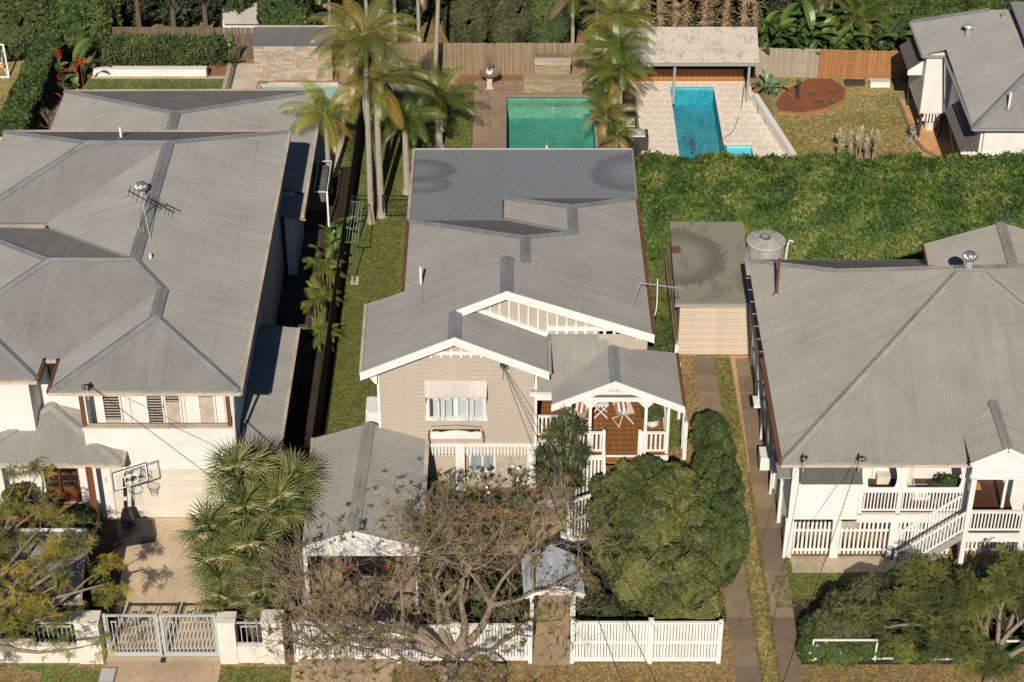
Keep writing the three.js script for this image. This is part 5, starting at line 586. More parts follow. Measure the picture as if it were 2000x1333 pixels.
// ---- left rear yard
{ const g = T('stone_wall', 'tall stacked pale stone wall with tin capping behind the left pool', 'wall'), mm = [[0.5, 0.42, 0.33], [0.44, 0.36, 0.28], [0.56, 0.48, 0.38], [0.4, 0.34, 0.28], [0.52, 0.36, 0.24]].map((c) => M(c, 0.9, { map: speckle })), x0 = -13.3, x1 = -9.3; B(g, 'core', mm[3], x0, x1, 0, 1.95, -43.4, -42.98); let cnt = 0; for (let y = 0.02; y < 1.9; y += 0.122) { let x = x0; while (x < x1 - 0.05) { const e = Math.min(x1, x + rr(0.22, 0.52)); B(g, 'stone', pick(mm), x + 0.005, e - 0.005, y + 0.005, y + 0.117, -43.02, -42.94 + rr(0, 0.04)); x = e; cnt++; } } add(g, 'roof', roofG([[x0 - 0.1, 2.0, -42.95], [x1 + 0.1, 2.0, -42.95], [x1 + 0.1, 2.15, -44.9], [x0 - 0.1, 2.15, -44.9]], 0.05), corr([0.2, 0.205, 0.21], 0.5)); beam(g, 'flashing', mGutterWarm, V(x0 - 0.1, 2.17, -44.92), V(x1 + 0.1, 2.17, -44.92), 0.08, 0.06); B(g, 'pool_edge', mPaving, -12.6, -9, 0, 0.12, -42.6, -42.42); }
{ const g = T('bench_wall', 'long white rendered bench seat along the left yard garden bed', 'bench'); B(g, 'seat_wall', mWhite, -21.8, -15.9, 0.05, 0.45, -43.75, -43.35); B(g, 'footing', mConc, -21.9, -14.8, 0, 0.06, -43.4, -43.2); B(g, 'timber_end', mBrownTrim, -15.9, -15.8, 0, 0.42, -43.75, -43.3); }
S('garden_bed', M([0.3, 0.16, 0.075], 0.95, { map: aggTex }), [[-22, -45.4], [-14.9, -45.4], [-14.9, -43.5], [-22, -43.5]], 3);
{ const g = T('glass_pool_fence', 'frameless glass pool fence panels between left lawn and pool paving', 'fence'); for (let i = 0; i < 5; i++) { const z = -45.0 + i * 1.0; B(g, 'glass_panel', mGlass, -14.62, -14.605, 0.08, 1.2, z + 0.03, z + 0.97); for (const d of [0.2, 0.8]) B(g, 'spigot', mGalv, -14.65, -14.58, 0, 0.16, z + d - 0.03, z + d + 0.03); } }
{ const g = T('football_goal', 'small white football goal with net on the far left lawn', 'goal'); const P = (a, b) => beam(g, 'goal_frame', mWhite, V(...a), V(...b), 0.07, 0.07); P([-26.2, 0, -43.3], [-26.4, 1.6, -43.9]); P([-26.4, 1.6, -43.9], [-29, 1.6, -43.9]); P([-26.2, 0, -43.3], [-26.9, 0.03, -44.9]); P([-26.4, 1.6, -43.9], [-26.9, 0.03, -44.9]); P([-29, 0.03, -44.9], [-26.9, 0.03, -44.9]); P([-29, 0.05, -43.3], [-26.2, 0.05, -43.3]); const mn = M([0.1, 0.1, 0.1], 0.9); for (let i = 0; i < 14; i++) beam(g, 'net_cord', mn, V(-26.45 - i * 0.18, 1.58, -43.92), V(-26.9 - i * 0.16, 0.05, -44.88), 0.01, 0.01); for (let i = 1; i < 8; i++) beam(g, 'net_cord', mn, V(-26.45 - i * 0.05, 1.6 - i * 0.19, -43.9 - i * 0.12), V(-29, 1.6 - i * 0.19, -43.9 - i * 0.12), 0.01, 0.01); }
{ const g = T('football', 'orange ball resting inside the small goal', 'ball'); const s = add(g, 'ball', new THREE.SphereGeometry(0.14, 16, 12), M([0.5, 0.24, 0.1], 0.7)); s.position.set(-26.75, 0.15, -44.3); }
// ---- beside the lap pool
{ const g = T('planter_wall', 'dark raised planter with pebbles between the two pools', 'planter'); B(g, 'planter', mDark, 5.65, 6.2, 0, 0.4, -40.2, -32); B(g, 'soil', mDarkSoil, 5.72, 6.12, 0.38, 0.42, -40.1, -32.1); }
{ const g = T('outdoor_bench', 'white topped dark outdoor kitchen bench beside the lap pool', 'bench'); B(g, 'bench_base', mDark, 5.75, 6.65, 0, 0.75, -36.4, -35.5); B(g, 'bench_top', mWhite, 5.7, 6.5, 0.75, 0.8, -36.35, -35.6); B(g, 'bench_base', mDark, 5.6, 6.1, 0, 0.7, -37.5, -36.6); B(g, 'bench_top', mWhite, 5.6, 6.05, 0.7, 0.75, -37.5, -36.7); }
{ const g = T('planter_wall', 'white planter wall with hanging stems along the lap pool paving', 'planter'); const a = [11.9, -42.6], b = [13.6, -33.4]; beam(g, 'wall', mWhite, V(12.35, 0.3, -40.4), V(13.75, 0.3, -33.4), 0.25, 0.6); beam(g, 'wall_side', mWhiteWall, V(12.0, 0.15, -41.5), V(12.35, 0.15, -40.4), 0.25, 0.3); for (let i = 0; i < 5; i++) { const t = i / 5; rod(g, 'hanging_stem', mBarkDark, [V(12.4 + 1.2 * t, 0.6, -39.8 + 5.6 * t), V(12.38 + 1.2 * t, 0.3, -39.6 + 5.6 * t), V(12.42 + 1.2 * t, 0.05, -39.3 + 5.6 * t)], 0.02, 5); } }
{ const g = T('garden_edging', 'curved stone edging round the red mulch bed', 'edging'); const pts = [[13.4, -39.4], [14.6, -39.2], [15.9, -39.7], [16.95, -40.6], [17.25, -42.1]]; for (let i = 0; i < 4; i++) for (let j = 0; j < 5; j++) { const a = j / 5, b = (j + 0.93) / 5, L = (t) => V(pts[i][0] + (pts[i + 1][0] - pts[i][0]) * t, 0.06, pts[i][1] + (pts[i + 1][1] - pts[i][1]) * t); beam(g, 'stone', mPalingOrange[0], L(a), L(b), 0.14, 0.14); } }
{ const g = T('white_tub', 'empty white plastic tub lying on the lawn by the back fence', 'tub'); B(g, 'tub', mWhite, 18.5, 19.5, 0, 0.28, -42.65, -42.2); B(g, 'tub_hollow', M([0.5, 0.42, 0.36], 0.9), 18.58, 19.42, 0.285, 0.295, -42.57, -42.28); } { const g = T('black_trough', 'black plastic trough beside the white tub near the back fence', 'trough'); B(g, 'trough', mDark, 17.2, 18.25, 0, 0.22, -42.7, -42.35); }
{ const g = T('garden_statue', 'slim dark post fountain standing in the red mulch bed', 'ornament'); cyl(g, 'stem', mDark, 14.6, 0, 0.8, -41.0, 0.09, 0.06); lathe(g, 'head', mDark, 14.6, 0.78, -41.0, [[0.06, 0], [0.13, 0.08], [0.1, 0.2], [0, 0.24]]); }
// ---- the far right house
{ const g = T('raised_white_house', 'white raised house with grey roof at the upper right edge', 'house'), mr = corr([0.3, 0.292, 0.28], 0.5), R = (...p) => roof(g, mr, ...p), W = mWhite, h = 4.5;
  R([19.8, h, -40.6], [19.8, h, -36.9], [20.85, h + 0.35, -36.9], [20.85, h, -29.65], [24.6, 6.1, -33.5], [24.6, 6.1, -38.6], [23.2, 5.9, -39.0]); R([20.85, h, -29.65], [31, h, -29.65], [27.5, 6.1, -33.5], [24.6, 6.1, -33.5]); R([19.8, h, -40.6], [23.2, 5.9, -39.0], [24.6, 6.1, -38.6], [34, 6.1, -38.6], [34, h, -40.6]); R([24.6, 6.1, -33.5], [27.5, 6.1, -33.5], [34, 6.1, -38.6], [24.6, 6.1, -38.6]);
  cap(g, mCap, [20.85, h + 0.02, -29.65], [24.6, 6.13, -33.5], 0.18, 0.05); cap(g, mCap, [19.8, h + 0.02, -40.6], [23.2, 5.93, -39], 0.18, 0.05); for (const [a, b] of [[[20.8, h - 0.05, -29.6], [20.8, h - 0.05, -36.9]], [[19.75, h - 0.05, -36.9], [19.75, h - 0.05, -40.6]], [[20.8, h - 0.05, -29.58], [31, h - 0.05, -29.58]], [[19.75, h - 0.05, -36.85], [20.8, h - 0.05, -36.85]]]) gutter(g, mGutterGrey, a, b, 0.1, 0.1);
  R([24.0, 6.6, -38.4], [23.9, 6.35, -33], [34, 6.35, -33], [34, 6.6, -38.4]); B(g, 'dormer_wall', mWhite, 24.35, 33, 4.6, 6.35, -38, -33.3); slats(g, 'dormer_batten', W, -38, -33.3, 4.7, 6.3, 24.32, 0.3, 0.06, 0.03, 'z'); B(g, 'chimney_block', M([0.3, 0.24, 0.16], 0.9), 23.55, 23.8, 5.7, 6.1, -38.2, -37.9);
  B(g, 'wall', mWhiteWall, 20.05, 21.15, 1.35, 4.35, -37.15, -37.0); slats(g, 'valance_batten', W, 20.05, 21.15, 0.85, 1.3, -37.05, 0.15, 0.085); prism(g, 'valance_corner', W, [[20.05, 0.6], [20.25, 0.95], [20.05, 1.35]], 0.05).position.z = -37.07; prism(g, 'valance_corner', W, [[21.15, 0.6], [20.95, 0.95], [21.15, 1.35]], 0.05).position.z = -37.07; B(g, 'valance_rail', W, 20.05, 21.15, 1.28, 1.36, -37.06, -37.0);
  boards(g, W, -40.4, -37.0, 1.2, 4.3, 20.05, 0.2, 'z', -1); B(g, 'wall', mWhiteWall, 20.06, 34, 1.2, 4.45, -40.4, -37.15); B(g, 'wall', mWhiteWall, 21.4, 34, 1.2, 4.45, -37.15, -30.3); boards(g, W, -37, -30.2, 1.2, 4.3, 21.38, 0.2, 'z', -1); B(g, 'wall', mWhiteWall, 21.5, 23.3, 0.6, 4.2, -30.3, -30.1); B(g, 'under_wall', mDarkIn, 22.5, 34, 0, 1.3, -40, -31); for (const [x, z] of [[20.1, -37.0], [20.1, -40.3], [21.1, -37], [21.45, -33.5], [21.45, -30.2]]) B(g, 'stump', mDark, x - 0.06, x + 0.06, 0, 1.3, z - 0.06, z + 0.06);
  add(g, 'window_hood', roofG([[20.0, 3.9, -37.6], [20.0, 3.9, -40.2], [19.3, 3.35, -40.2], [19.3, 3.35, -37.6]], 0.05, [0, 0, 1]), corr([0.14, 0.13, 0.125], 0.6)); prism(g, 'hood_end', W, [[19.3, 3.1], [20.0, 3.1], [20.0, 3.85], [19.3, 3.33]], 0.05).position.z = -37.6; add(g, 'window_hood', roofG([[21.3, 3.4, -30.4], [21.3, 3.4, -34.5], [20.6, 2.85, -34.5], [20.6, 2.85, -30.4]], 0.05, [0, 0, 1]), corr([0.16, 0.15, 0.14], 0.6)); slats(g, 'screen_batten', W, 20.7, 21.5, 2.0, 2.9, -30.35, 0.17, 0.09); B(g, 'rail', W, 20.6, 21.5, 2.75, 2.85, -30.38, -30.32); beam(g, 'stair_rail', mGutterGrey, V(21.0, 2.2, -35.2), V(21.0, 0.2, -30.5), 0.06, 0.2); R([23.3, 3.1, -30.2], [28, 3.1, -30.2], [28, 2.7, -28.4], [23.3, 2.7, -28.4]); }
{ const g = T('flue', 'small grey roof cowl on the far right house left slope', 'flue'); cyl(g, 'pipe', mGalv, 21.95, 5.0, 5.75, -37.5, 0.13, 0.13, 16); cyl(g, 'cowl', mGalv, 21.95, 5.75, 5.85, -37.5, 0.28, 0.2, 16); cyl(g, 'flashing', mDark, 21.95, 5.1, 5.25, -37.5, 0.26, 0.2, 16); }
{ const g = T('laundry_tub', 'white tub under the far right house between the posts', 'tub'); lathe(g, 'tub', mWhite, 20.85, 0, -37.9, [[0.3, 0], [0.38, 0.5], [0.42, 0.52], [0.36, 0.7], [0.1, 0.95], [0, 0.97]], 16); } { const g = T('hose_reel', 'dark garden hose reel beside the post of the far right house', 'hose reel'); for (const z of [-36.9, -36.6]) { const t = add(g, 'wheel', new THREE.TorusGeometry(0.22, 0.022, 8, 24), mDark); t.position.set(19.75, 0.5, z); } for (let i = 0; i < 5; i++) { const t = add(g, 'hose_coil', new THREE.TorusGeometry(0.14, 0.022, 6, 20), M([0.2, 0.22, 0.2], 0.7)); t.position.set(19.75, 0.5, -36.88 + i * 0.06); } beam(g, 'frame', mGalv, V(19.55, 0, -36.5), V(19.75, 0.55, -36.5), 0.04, 0.04); beam(g, 'frame', mGalv, V(19.95, 0, -36.5), V(19.75, 0.55, -36.5), 0.04, 0.04); }
{ const g = T('clothesline_pole', 'long thin white pole reaching across the far right hedge', 'pole'); beam(g, 'pole', mWhite, V(18.28, 3.0, -28.8), V(22.7, 3.0, -30.4), 0.06, 0.06); }
// ---- clothesline on the side lawn
{ const g = T('rotary_clothesline', 'folded green clothesline standing on the left side lawn', 'clothesline'), mg = M([0.045, 0.11, 0.075], 0.5); for (const [z, h] of [[-23.75, 2.1], [-27.2, 2.1]]) { rod(g, 'post', mg, [V(-6.95, 0, z), V(-6.95, h, z)], 0.03); beam(g, 'arm', mg, V(-7.25, h, z), V(-6.6, h, z), 0.04, 0.04); } beam(g, 'frame', mg, V(-7.2, 2.08, -23.75), V(-7.2, 2.08, -27.2), 0.035, 0.035); beam(g, 'frame', mg, V(-6.65, 2.08, -23.75), V(-6.65, 2.08, -27.2), 0.035, 0.035); for (let i = 0; i < 4; i++) beam(g, 'line', mWhite, V(-7.1 + i * 0.13, 2.1, -23.75), V(-7.1 + i * 0.13, 2.1, -27.2), 0.008, 0.008); B(g, 'footing', mPaving, -7.1, -6.75, 0, 0.05, -24.2, -23.6); }
{ const g = T('clothes_rack', 'metal clothes airer hung with washing coloured dark as shade beside the left house', 'clothes airer'); const y = 1.9; for (const [a, b] of [[[-9.0, -28.4], [-8.4, -28.4]], [[-9.0, -31.2], [-8.4, -31.2]], [[-8.4, -28.4], [-8.4, -31.2]], [[-9.0, -28.4], [-9.0, -31.2]]]) beam(g, 'frame', mWhite, V(a[0], y, a[1]), V(b[0], y, b[1]), 0.04, 0.04); for (let i = 0; i < 7; i++) { const z = -30.8 + i * 0.36; const m = B(g, 'garment', M([rr(0.04, 0.1), rr(0.04, 0.1), rr(0.05, 0.11)], 0.9), -8.9, -8.5, y - rr(0.6, 1), y, z, z + 0.05); } B(g, 'post', mWhite, -8.44, -8.36, 0, y, -28.44, -28.36); }  // garment colours are kept dark to imitate the shade beside the house
// ---- low pipe frame by the right garden
{ const g = T('pipe_fence', 'low white pipe railing along the right front garden bed', 'fence'); const P = (a, b) => beam(g, 'pipe', mWhite, V(...a), V(...b), 0.055, 0.055); P([10.25, 0.95, -0.1], [12.45, 0.95, -0.1]); P([10.25, 0.95, -0.1], [10.22, 0.1, -0.1]); P([12.42, 0.95, -0.1], [12.42, 0, -0.1]); P([11, 0.1, -0.1], [13.2, 0.1, -0.1]); P([14.3, 0.12, -0.05], [15.6, 0.12, -0.05]); P([16, 0.95, -0.05], [18.8, 0.95, -0.05]); P([16.5, 0.12, -0.05], [19.5, 0.12, -0.05]); P([15.55, 0, -0.05], [15.55, 0.2, -0.05]); }
// ---- overhead service cables
{ const cab = (label, a, b, sag, r = 0.012) => { const g = T('service_cable', label, 'cable'); const pts = []; for (let i = 0; i <= 10; i++) { const t = i / 10; pts.push(V(...a).lerp(V(...b), t).add(V(0, -sag * 4 * t * (1 - t), 0))); } rod(g, 'cable', mCable, pts, r, 5); return g; };
  cab('thin black cable from the left house gutter down across the street tree', [-15.0, 6.15, -7.6], [-1.45, 8.3, 8.5], 0.05); cab('thin black cable from the middle house front gable to the street', [-0.35, 6.15, -8.95], [4.07, 8.3, 9.5], 0.05); cab('second thin black cable from the middle house gable beside the first', [-0.35, 6.1, -8.95], [3.1, 8.3, 9.5], 0.05); cab('pair of thin black cables from the right house gutter to the street', [12.1, 5.1, -4.9], [7.43, 8.3, 9.8], 0.05); cab('thin black cable from the right house corner bracket to the street', [10.15, 5.0, -4.9], [6.9, 8.3, 9.8], 0.05, 0.009);
  const br = (label, x, y, z) => { const g = T('cable_bracket', label, 'bracket'); beam(g, 'pole', mGalv, V(x, y - 0.5, z + 0.12), V(x, y + 0.25, z + 0.1), 0.05, 0.05); for (let i = 0; i < 4; i++) { const t = add(g, 'cable_loop', new THREE.TorusGeometry(0.07 + i * 0.025, 0.012, 6, 16), mCable); t.position.set(x + rr(-0.05, 0.1), y + 0.1, z + 0.1 + i * 0.03); t.rotation.set(rr(0, 0.8), rr(-0.6, 0.6), 0); } B(g, 'junction_box', mDark, x - 0.07, x + 0.07, y - 0.05, y + 0.12, z, z + 0.1); }; br('tangled cable bracket on the left house front gutter', -15.05, 6.3, -7.4); br('dark cable bracket on the right house front gutter', 12.1, 5.0, -4.95); br('thin cable bracket at the right house front corner', 10.15, 5.0, -4.95); br('small cable hook under the middle house front gable', -0.35, 6.05, -9.0); }
// ================= plants =================
const ORD = ['leftmost', 'second from left', 'third from left', 'fourth from left', 'fifth from left', 'sixth from left', 'seventh from left', 'eighth from left', 'ninth from left', 'tenth from left', 'eleventh from left', 'rightmost'];
const mLeaf = new THREE.MeshStandardMaterial({ color: 0xd9d9d9, roughness: 0.68, side: THREE.DoubleSide });
const mLeafMat = new THREE.MeshStandardMaterial({ color: 0xffffff, roughness: 0.8, side: THREE.DoubleSide });
const leafMats = {};
const LM = (c, rough = 0.5) => leafMats[c.join() + rough] ||= new THREE.MeshStandardMaterial({ color: col(...c), roughness: rough, side: THREE.DoubleSide });
function GB() { return { p: [], quad(a, b, c, d) { for (const v of [a, b, c, a, c, d]) this.p.push(v.x, v.y, v.z); }, tri(a, b, c) { for (const v of [a, b, c]) this.p.push(v.x, v.y, v.z); }, done() { const g = new THREE.BufferGeometry(); g.setAttribute('position', new THREE.Float32BufferAttribute(this.p, 3)); g.computeVertexNormals(); return g; } }; }
function rosetteG(n, len, wid, e0, e1, segs = 1, droop = 0.5) {          // n leaves radiating from one point
  const b = GB();
  for (let i = 0; i < n; i++) {
    const a = i * 2.4 + rr(-0.3, 0.3), el = rr(e0, e1), L = len * rr(0.75, 1.15), s = V(-Math.sin(a), 0, Math.cos(a)); let P = V(0, 0, 0), e = el, w0 = wid * 0.25;
    const N = segs + 1; let pl = P.clone().addScaledVector(s, -w0 / 2), pr = P.clone().addScaledVector(s, w0 / 2);
    for (let k = 1; k <= N; k++) { P = P.clone().add(V(Math.cos(a) * Math.cos(e), Math.sin(e), Math.sin(a) * Math.cos(e)).multiplyScalar(L / N)); e -= droop / N; const t = k / N, w = k === N ? 0 : wid * Math.sin(PI * (0.2 + 0.7 * t)); const nl = P.clone().addScaledVector(s, -w / 2), nr = P.clone().addScaledVector(s, w / 2); if (k === N) b.tri(pl, pr, P); else { const m = P.clone(); m.y -= w * 0.12; b.quad(pl, pr, nr, nl); } pl = nl; pr = nr; }
  }
  return b.done();
}
const LG = [rosetteG(7, 0.16, 0.075, -0.2, 1.1), rosetteG(7, 0.16, 0.075, -0.2, 1.1)];
const SG = [rosetteG(8, 0.1, 0.05, -0.3, 1.2), rosetteG(8, 0.1, 0.05, -0.3, 1.2)];
const BG = [rosetteG(6, 0.3, 0.11, -0.2, 1.0, 2, 0.7)];
const STRAP = [rosetteG(9, 0.65, 0.06, 0.2, 1.3, 3, 1.3), rosetteG(9, 0.7, 0.065, 0.2, 1.3, 3, 1.5)];
const wob = (p, k = 1) => (Math.sin(p.x * 1.9 * k + p.z * 1.1 * k) + Math.sin(p.y * 2.3 * k - p.x * 1.3 * k + 1.7) + Math.sin(p.z * 2.1 * k + p.y * 1.4 * k + 0.6)) / 3;
const qy = new THREE.Quaternion(), qa = new THREE.Quaternion();
function foliage(parent, name, geo, mat, S, s0, s1, colors) {
  const im = new THREE.InstancedMesh(geo, mat, S.length), m = new THREE.Matrix4(), c = new THREE.Color();
  S.forEach((q, i) => { const n = q.n.clone().add(V(rr(-0.5, 0.5), rr(-0.5, 0.5), rr(-0.5, 0.5))).normalize(); qa.setFromUnitVectors(UP, n); qy.setFromAxisAngle(UP, rnd() * 6.283); m.compose(q.p, qa.multiply(qy), V(1, 1, 1).multiplyScalar(rr(s0, s1))); im.setMatrixAt(i, m);
    const t = Math.max(0, Math.min(0.999, 0.5 + 0.45 * wob(q.p, 1.3) + rr(-0.35, 0.35))) * (colors.length - 1), k = Math.floor(t), f = t - k, A = colors[k], Bc = colors[k + 1], v = rr(0.8, 1.2); c.setRGB((A[0] + (Bc[0] - A[0]) * f) * v, (A[1] + (Bc[1] - A[1]) * f) * v, (A[2] + (Bc[2] - A[2]) * f) * v); im.setColorAt(i, c); });
  im.name = name; im.castShadow = im.receiveShadow = true; stuff(im); parent.add(im); return im;
}
function blobs(list, perM2, depth = 0.3, minY = 0.05, gap = 0.1) {        // points in the outer shell of overlapping lumps
  const out = [];
  for (const [cx, cy, cz, rx, ry, rz] of list) { const n = Math.round(4 * PI * Math.pow((Math.pow(rx * ry, 1.6) + Math.pow(rx * rz, 1.6) + Math.pow(ry * rz, 1.6)) / 3, 1 / 1.6) * perM2);
    for (let i = 0; i < n; i++) { const u = rnd() * 2 - 1, a = rnd() * 6.283, s = Math.sqrt(1 - u * u), d = V(s * Math.cos(a), u, s * Math.sin(a)); const k0 = 1 + 0.13 * wob(V(cx + d.x * rx * 1.6, cy + d.y * ry * 1.6, cz + d.z * rz * 1.6), 1.5), k = k0 - rnd() * rnd() * depth; const p = V(cx + d.x * rx * k, cy + d.y * ry * k, cz + d.z * rz * k); if (p.y < minY) continue;
      if (wob(p, 2.7) < -1 + gap * 6) continue; let inside = false; for (const q of list) if (q[0] !== cx || q[1] !== cy || q[2] !== cz) { const e = ((p.x - q[0]) / q[3]) ** 2 + ((p.y - q[1]) / q[4]) ** 2 + ((p.z - q[2]) / q[5]) ** 2; if (e < 0.6) { inside = true; break; } } if (inside) continue;
      out.push({ p, n: d.clone().multiply(V(1 / rx, 1 / ry, 1 / rz)).normalize().add(V(0, 0.35, 0)).normalize() }); } }
  return out;
}
function lumpy(L, k, r0, r1) { const out = [...L]; for (const [cx, cy, cz, rx, ry, rz] of L) for (let i = 0; i < k; i++) { const u = rr(-0.25, 1), a = rnd() * 6.283, s = Math.sqrt(1 - u * u), q = rr(r0, r1); out.push([cx + rx * 0.93 * s * Math.cos(a), cy + ry * 0.93 * u, cz + rz * 0.93 * s * Math.sin(a), q * rr(0.8, 1.1), q * rr(1, 1.5), q * rr(0.8, 1.1)]); } return out; }
function slab(x0, x1, y0, y1, z0, z1, perM2, amp = 0.35) {                // points over the faces of a clipped hedge
  const out = [], faces = [['y', (x1 - x0) * (z1 - z0)], ['z+', (x1 - x0) * (y1 - y0)], ['z-', (x1 - x0) * (y1 - y0) * 0.4], ['x+', (z1 - z0) * (y1 - y0)], ['x-', (z1 - z0) * (y1 - y0)]];
  for (const [f, A] of faces) for (let i = 0; i < A * perM2; i++) { const p = V(rr(x0, x1), rr(y0, y1), rr(z0, z1)), d = rnd() * rnd() * 0.45; let n; if (f === 'y') { p.y = y1 - d; n = V(0, 1, 0.15); } else if (f === 'z+') { p.z = z1 - d; n = V(0, 0.5, 1); } else if (f === 'z-') { p.z = z0 + d; n = V(0, 0.5, -1); } else if (f === 'x+') { p.x = x1 - d; n = V(1, 0.5, 0); } else { p.x = x0 + d; n = V(-1, 0.5, 0); } const w = wob(p, 1.2) + 0.5 * wob(p, 3.1); p.addScaledVector(n, amp * 0.5 * w); if (wob(p, 3.3) < -0.72) continue; out.push({ p, n: n.normalize() }); }
  return out;
}
// ---- limbs
function limbGeo(lines, sides = 6) {
  const pos = [], uv = [], idx = [];
  for (const { pts, r } of lines) { const base = pos.length / 3; let acc = 0;
    for (let i = 0; i < pts.length; i++) { const d = (pts[Math.min(i + 1, pts.length - 1)].clone().sub(pts[Math.max(0, i - 1)])).normalize(), s = V(0, 0, 0).crossVectors(Math.abs(d.y) > 0.95 ? V(1, 0, 0) : UP, d).normalize(), u = V(0, 0, 0).crossVectors(d, s); if (i) acc += pts[i].distanceTo(pts[i - 1]);
      for (let k = 0; k <= sides; k++) { const a = k / sides * 2 * PI, c = Math.cos(a) * r[i], q = Math.sin(a) * r[i]; pos.push(pts[i].x + s.x * c + u.x * q, pts[i].y + s.y * c + u.y * q, pts[i].z + s.z * c + u.z * q); uv.push(k / sides * 0.6, acc); } }
    for (let i = 0; i < pts.length - 1; i++) for (let k = 0; k < sides; k++) { const a = base + i * (sides + 1) + k, b = a + sides + 1; idx.push(a, b, a + 1, a + 1, b, b + 1); } }
  const g = new THREE.BufferGeometry(); g.setAttribute('position', new THREE.Float32BufferAttribute(pos, 3)); g.setAttribute('uv', new THREE.Float32BufferAttribute(uv, 2)); g.setIndex(idx); g.computeVertexNormals(); return g;
}
function branch(p, d, len, r, level, o, out) {
  const n = level < 2 ? 7 : 5, pts = [p.clone()], rs = [Math.max(r, 0.006)], D = d.clone(), end = Math.max(0.005, r * o.taper); let P = p.clone(), kink = V(rr(-1, 1), rr(-0.4, 0.6), rr(-1, 1)).multiplyScalar(o.wander);
  for (let i = 1; i <= n; i++) { if (i % 2) kink = V(rr(-1, 1), rr(-0.6, 0.7), rr(-1, 1)).multiplyScalar(o.wander); D.add(kink).normalize(); D.y += ((P.y > o.top ? -0.25 : o.lift)) * 0.25; D.normalize(); P = P.clone().addScaledVector(D, len / n); pts.push(P); rs.push(r + (end - r) * i / n);
    if (level >= 2 && level < o.max && rnd() < o.side) branch(P, D.clone().add(V(rr(-1, 1), rr(-0.3, 0.9), rr(-1, 1))).normalize(), len * rr(0.35, 0.6), rs[i] * 0.5, Math.max(level + 2, o.max - 1), o, out); }
  out.push({ pts, r: rs, level });
  if (level < o.max) { const k = level < 2 ? (rnd() < 0.5 ? 3 : 2) : (rnd() < o.three ? 3 : 2), a0 = rnd() * 6.28; for (let j = 0; j < k; j++) { const a = a0 + j * 6.28 / k + rr(-0.4, 0.4), s = V(0, 0, 0).crossVectors(D, V(0.3, 1, 0.2)).normalize(), u = V(0, 0, 0).crossVectors(s, D); const nd = D.clone().addScaledVector(s, Math.cos(a) * o.spread).addScaledVector(u, Math.sin(a) * o.spread * 0.6).normalize(); branch(P, nd, len * o.shrink * rr(0.8, 1.15), end * (j ? 0.78 : o.kr || 0.92), level + 1, o, out); } } else out.tips.push({ p: P, d: D.clone() });
}
function tubes(g, list, mat, opts = {}) {
  const L0 = list.filter((b) => b.level === 0), L1 = list.filter((b) => b.level > 0 && b.level <= (opts.limb ?? 2)), L2 = list.filter((b) => b.level > (opts.limb ?? 2));
  for (const b of L0) add(g, 'limb', limbGeo([b], 9), mat); for (const b of L1) add(g, 'branch', limbGeo([b], 7), mat); if (L2.length) stuff(add(g, 'twigs', limbGeo(L2, 4), opts.twig || mat));
}
// ---- the bare street tree in front of the middle lot
{
  const g = T('street_tree', 'bare wide spreading street tree with twisting grey branches in front of white fence', 'tree'), o = { max: 6, taper: 0.6, wander: 0.3, lift: 0.1, top: 4.5, side: 0.5, three: 0.5, spread: 0.78, shrink: 0.8, kr: 0.9 }, base = V(-2.15, 0, 1.0);
  const tp = [base, V(-2.16, 0.4, 0.95), V(-2.1, 0.8, 0.88), V(-2.05, 1.1, 0.8)]; add(g, 'trunk', limbGeo([{ pts: tp, r: [0.4, 0.29, 0.26, 0.26] }], 14), mBark); const out = []; out.tips = [];
  const dirs = [[-1, 0.25, 0.1, 0.18, 2.3], [-1, 0.5, -0.4, 0.17, 2.3], [-0.75, 0.6, -0.85, 0.17, 2.2], [-0.35, 0.65, -0.95, 0.16, 2.0], [0.1, 0.65, -0.95, 0.16, 1.9], [0.6, 0.55, -0.75, 0.16, 1.9], [0.95, 0.42, -0.3, 0.17, 2.2], [0.9, 0.3, 0.4, 0.13, 1.5], [-0.75, 0.35, 0.65, 0.13, 1.5]];
  for (const [x, y, z, r, L] of dirs) branch(tp[3], V(x, y, z).normalize(), L, r, 0, o, out); tubes(g, out, mBark, { limb: 2, twig: M([0.25, 0.185, 0.13], 0.9) });
  const pods = []; for (let i = 0; i < 170; i++) { const t = out.tips[Math.floor(rnd() * out.tips.length)]; pods.push({ pts: [t.p, t.p.clone().add(V(rr(-0.06, 0.06), -0.18, 0.02)), t.p.clone().add(V(rr(-0.1, 0.1), -0.36, 0.04))], r: [0.012, 0.022, 0.006], level: 9 }); } stuff(add(g, 'seed_pods', limbGeo(pods, 4), mBarkDark));
  const S = out.tips.filter((t) => t.p.z > -4 && rnd() < 0.1).map((t) => ({ p: t.p, n: UP.clone() })); foliage(g, 'sparse_leaves', rosetteG(10, 0.13, 0.03, -0.3, 0.6), mLeaf, S, 0.8, 1.6, [[0.12, 0.12, 0.02], [0.2, 0.17, 0.03]]);
}
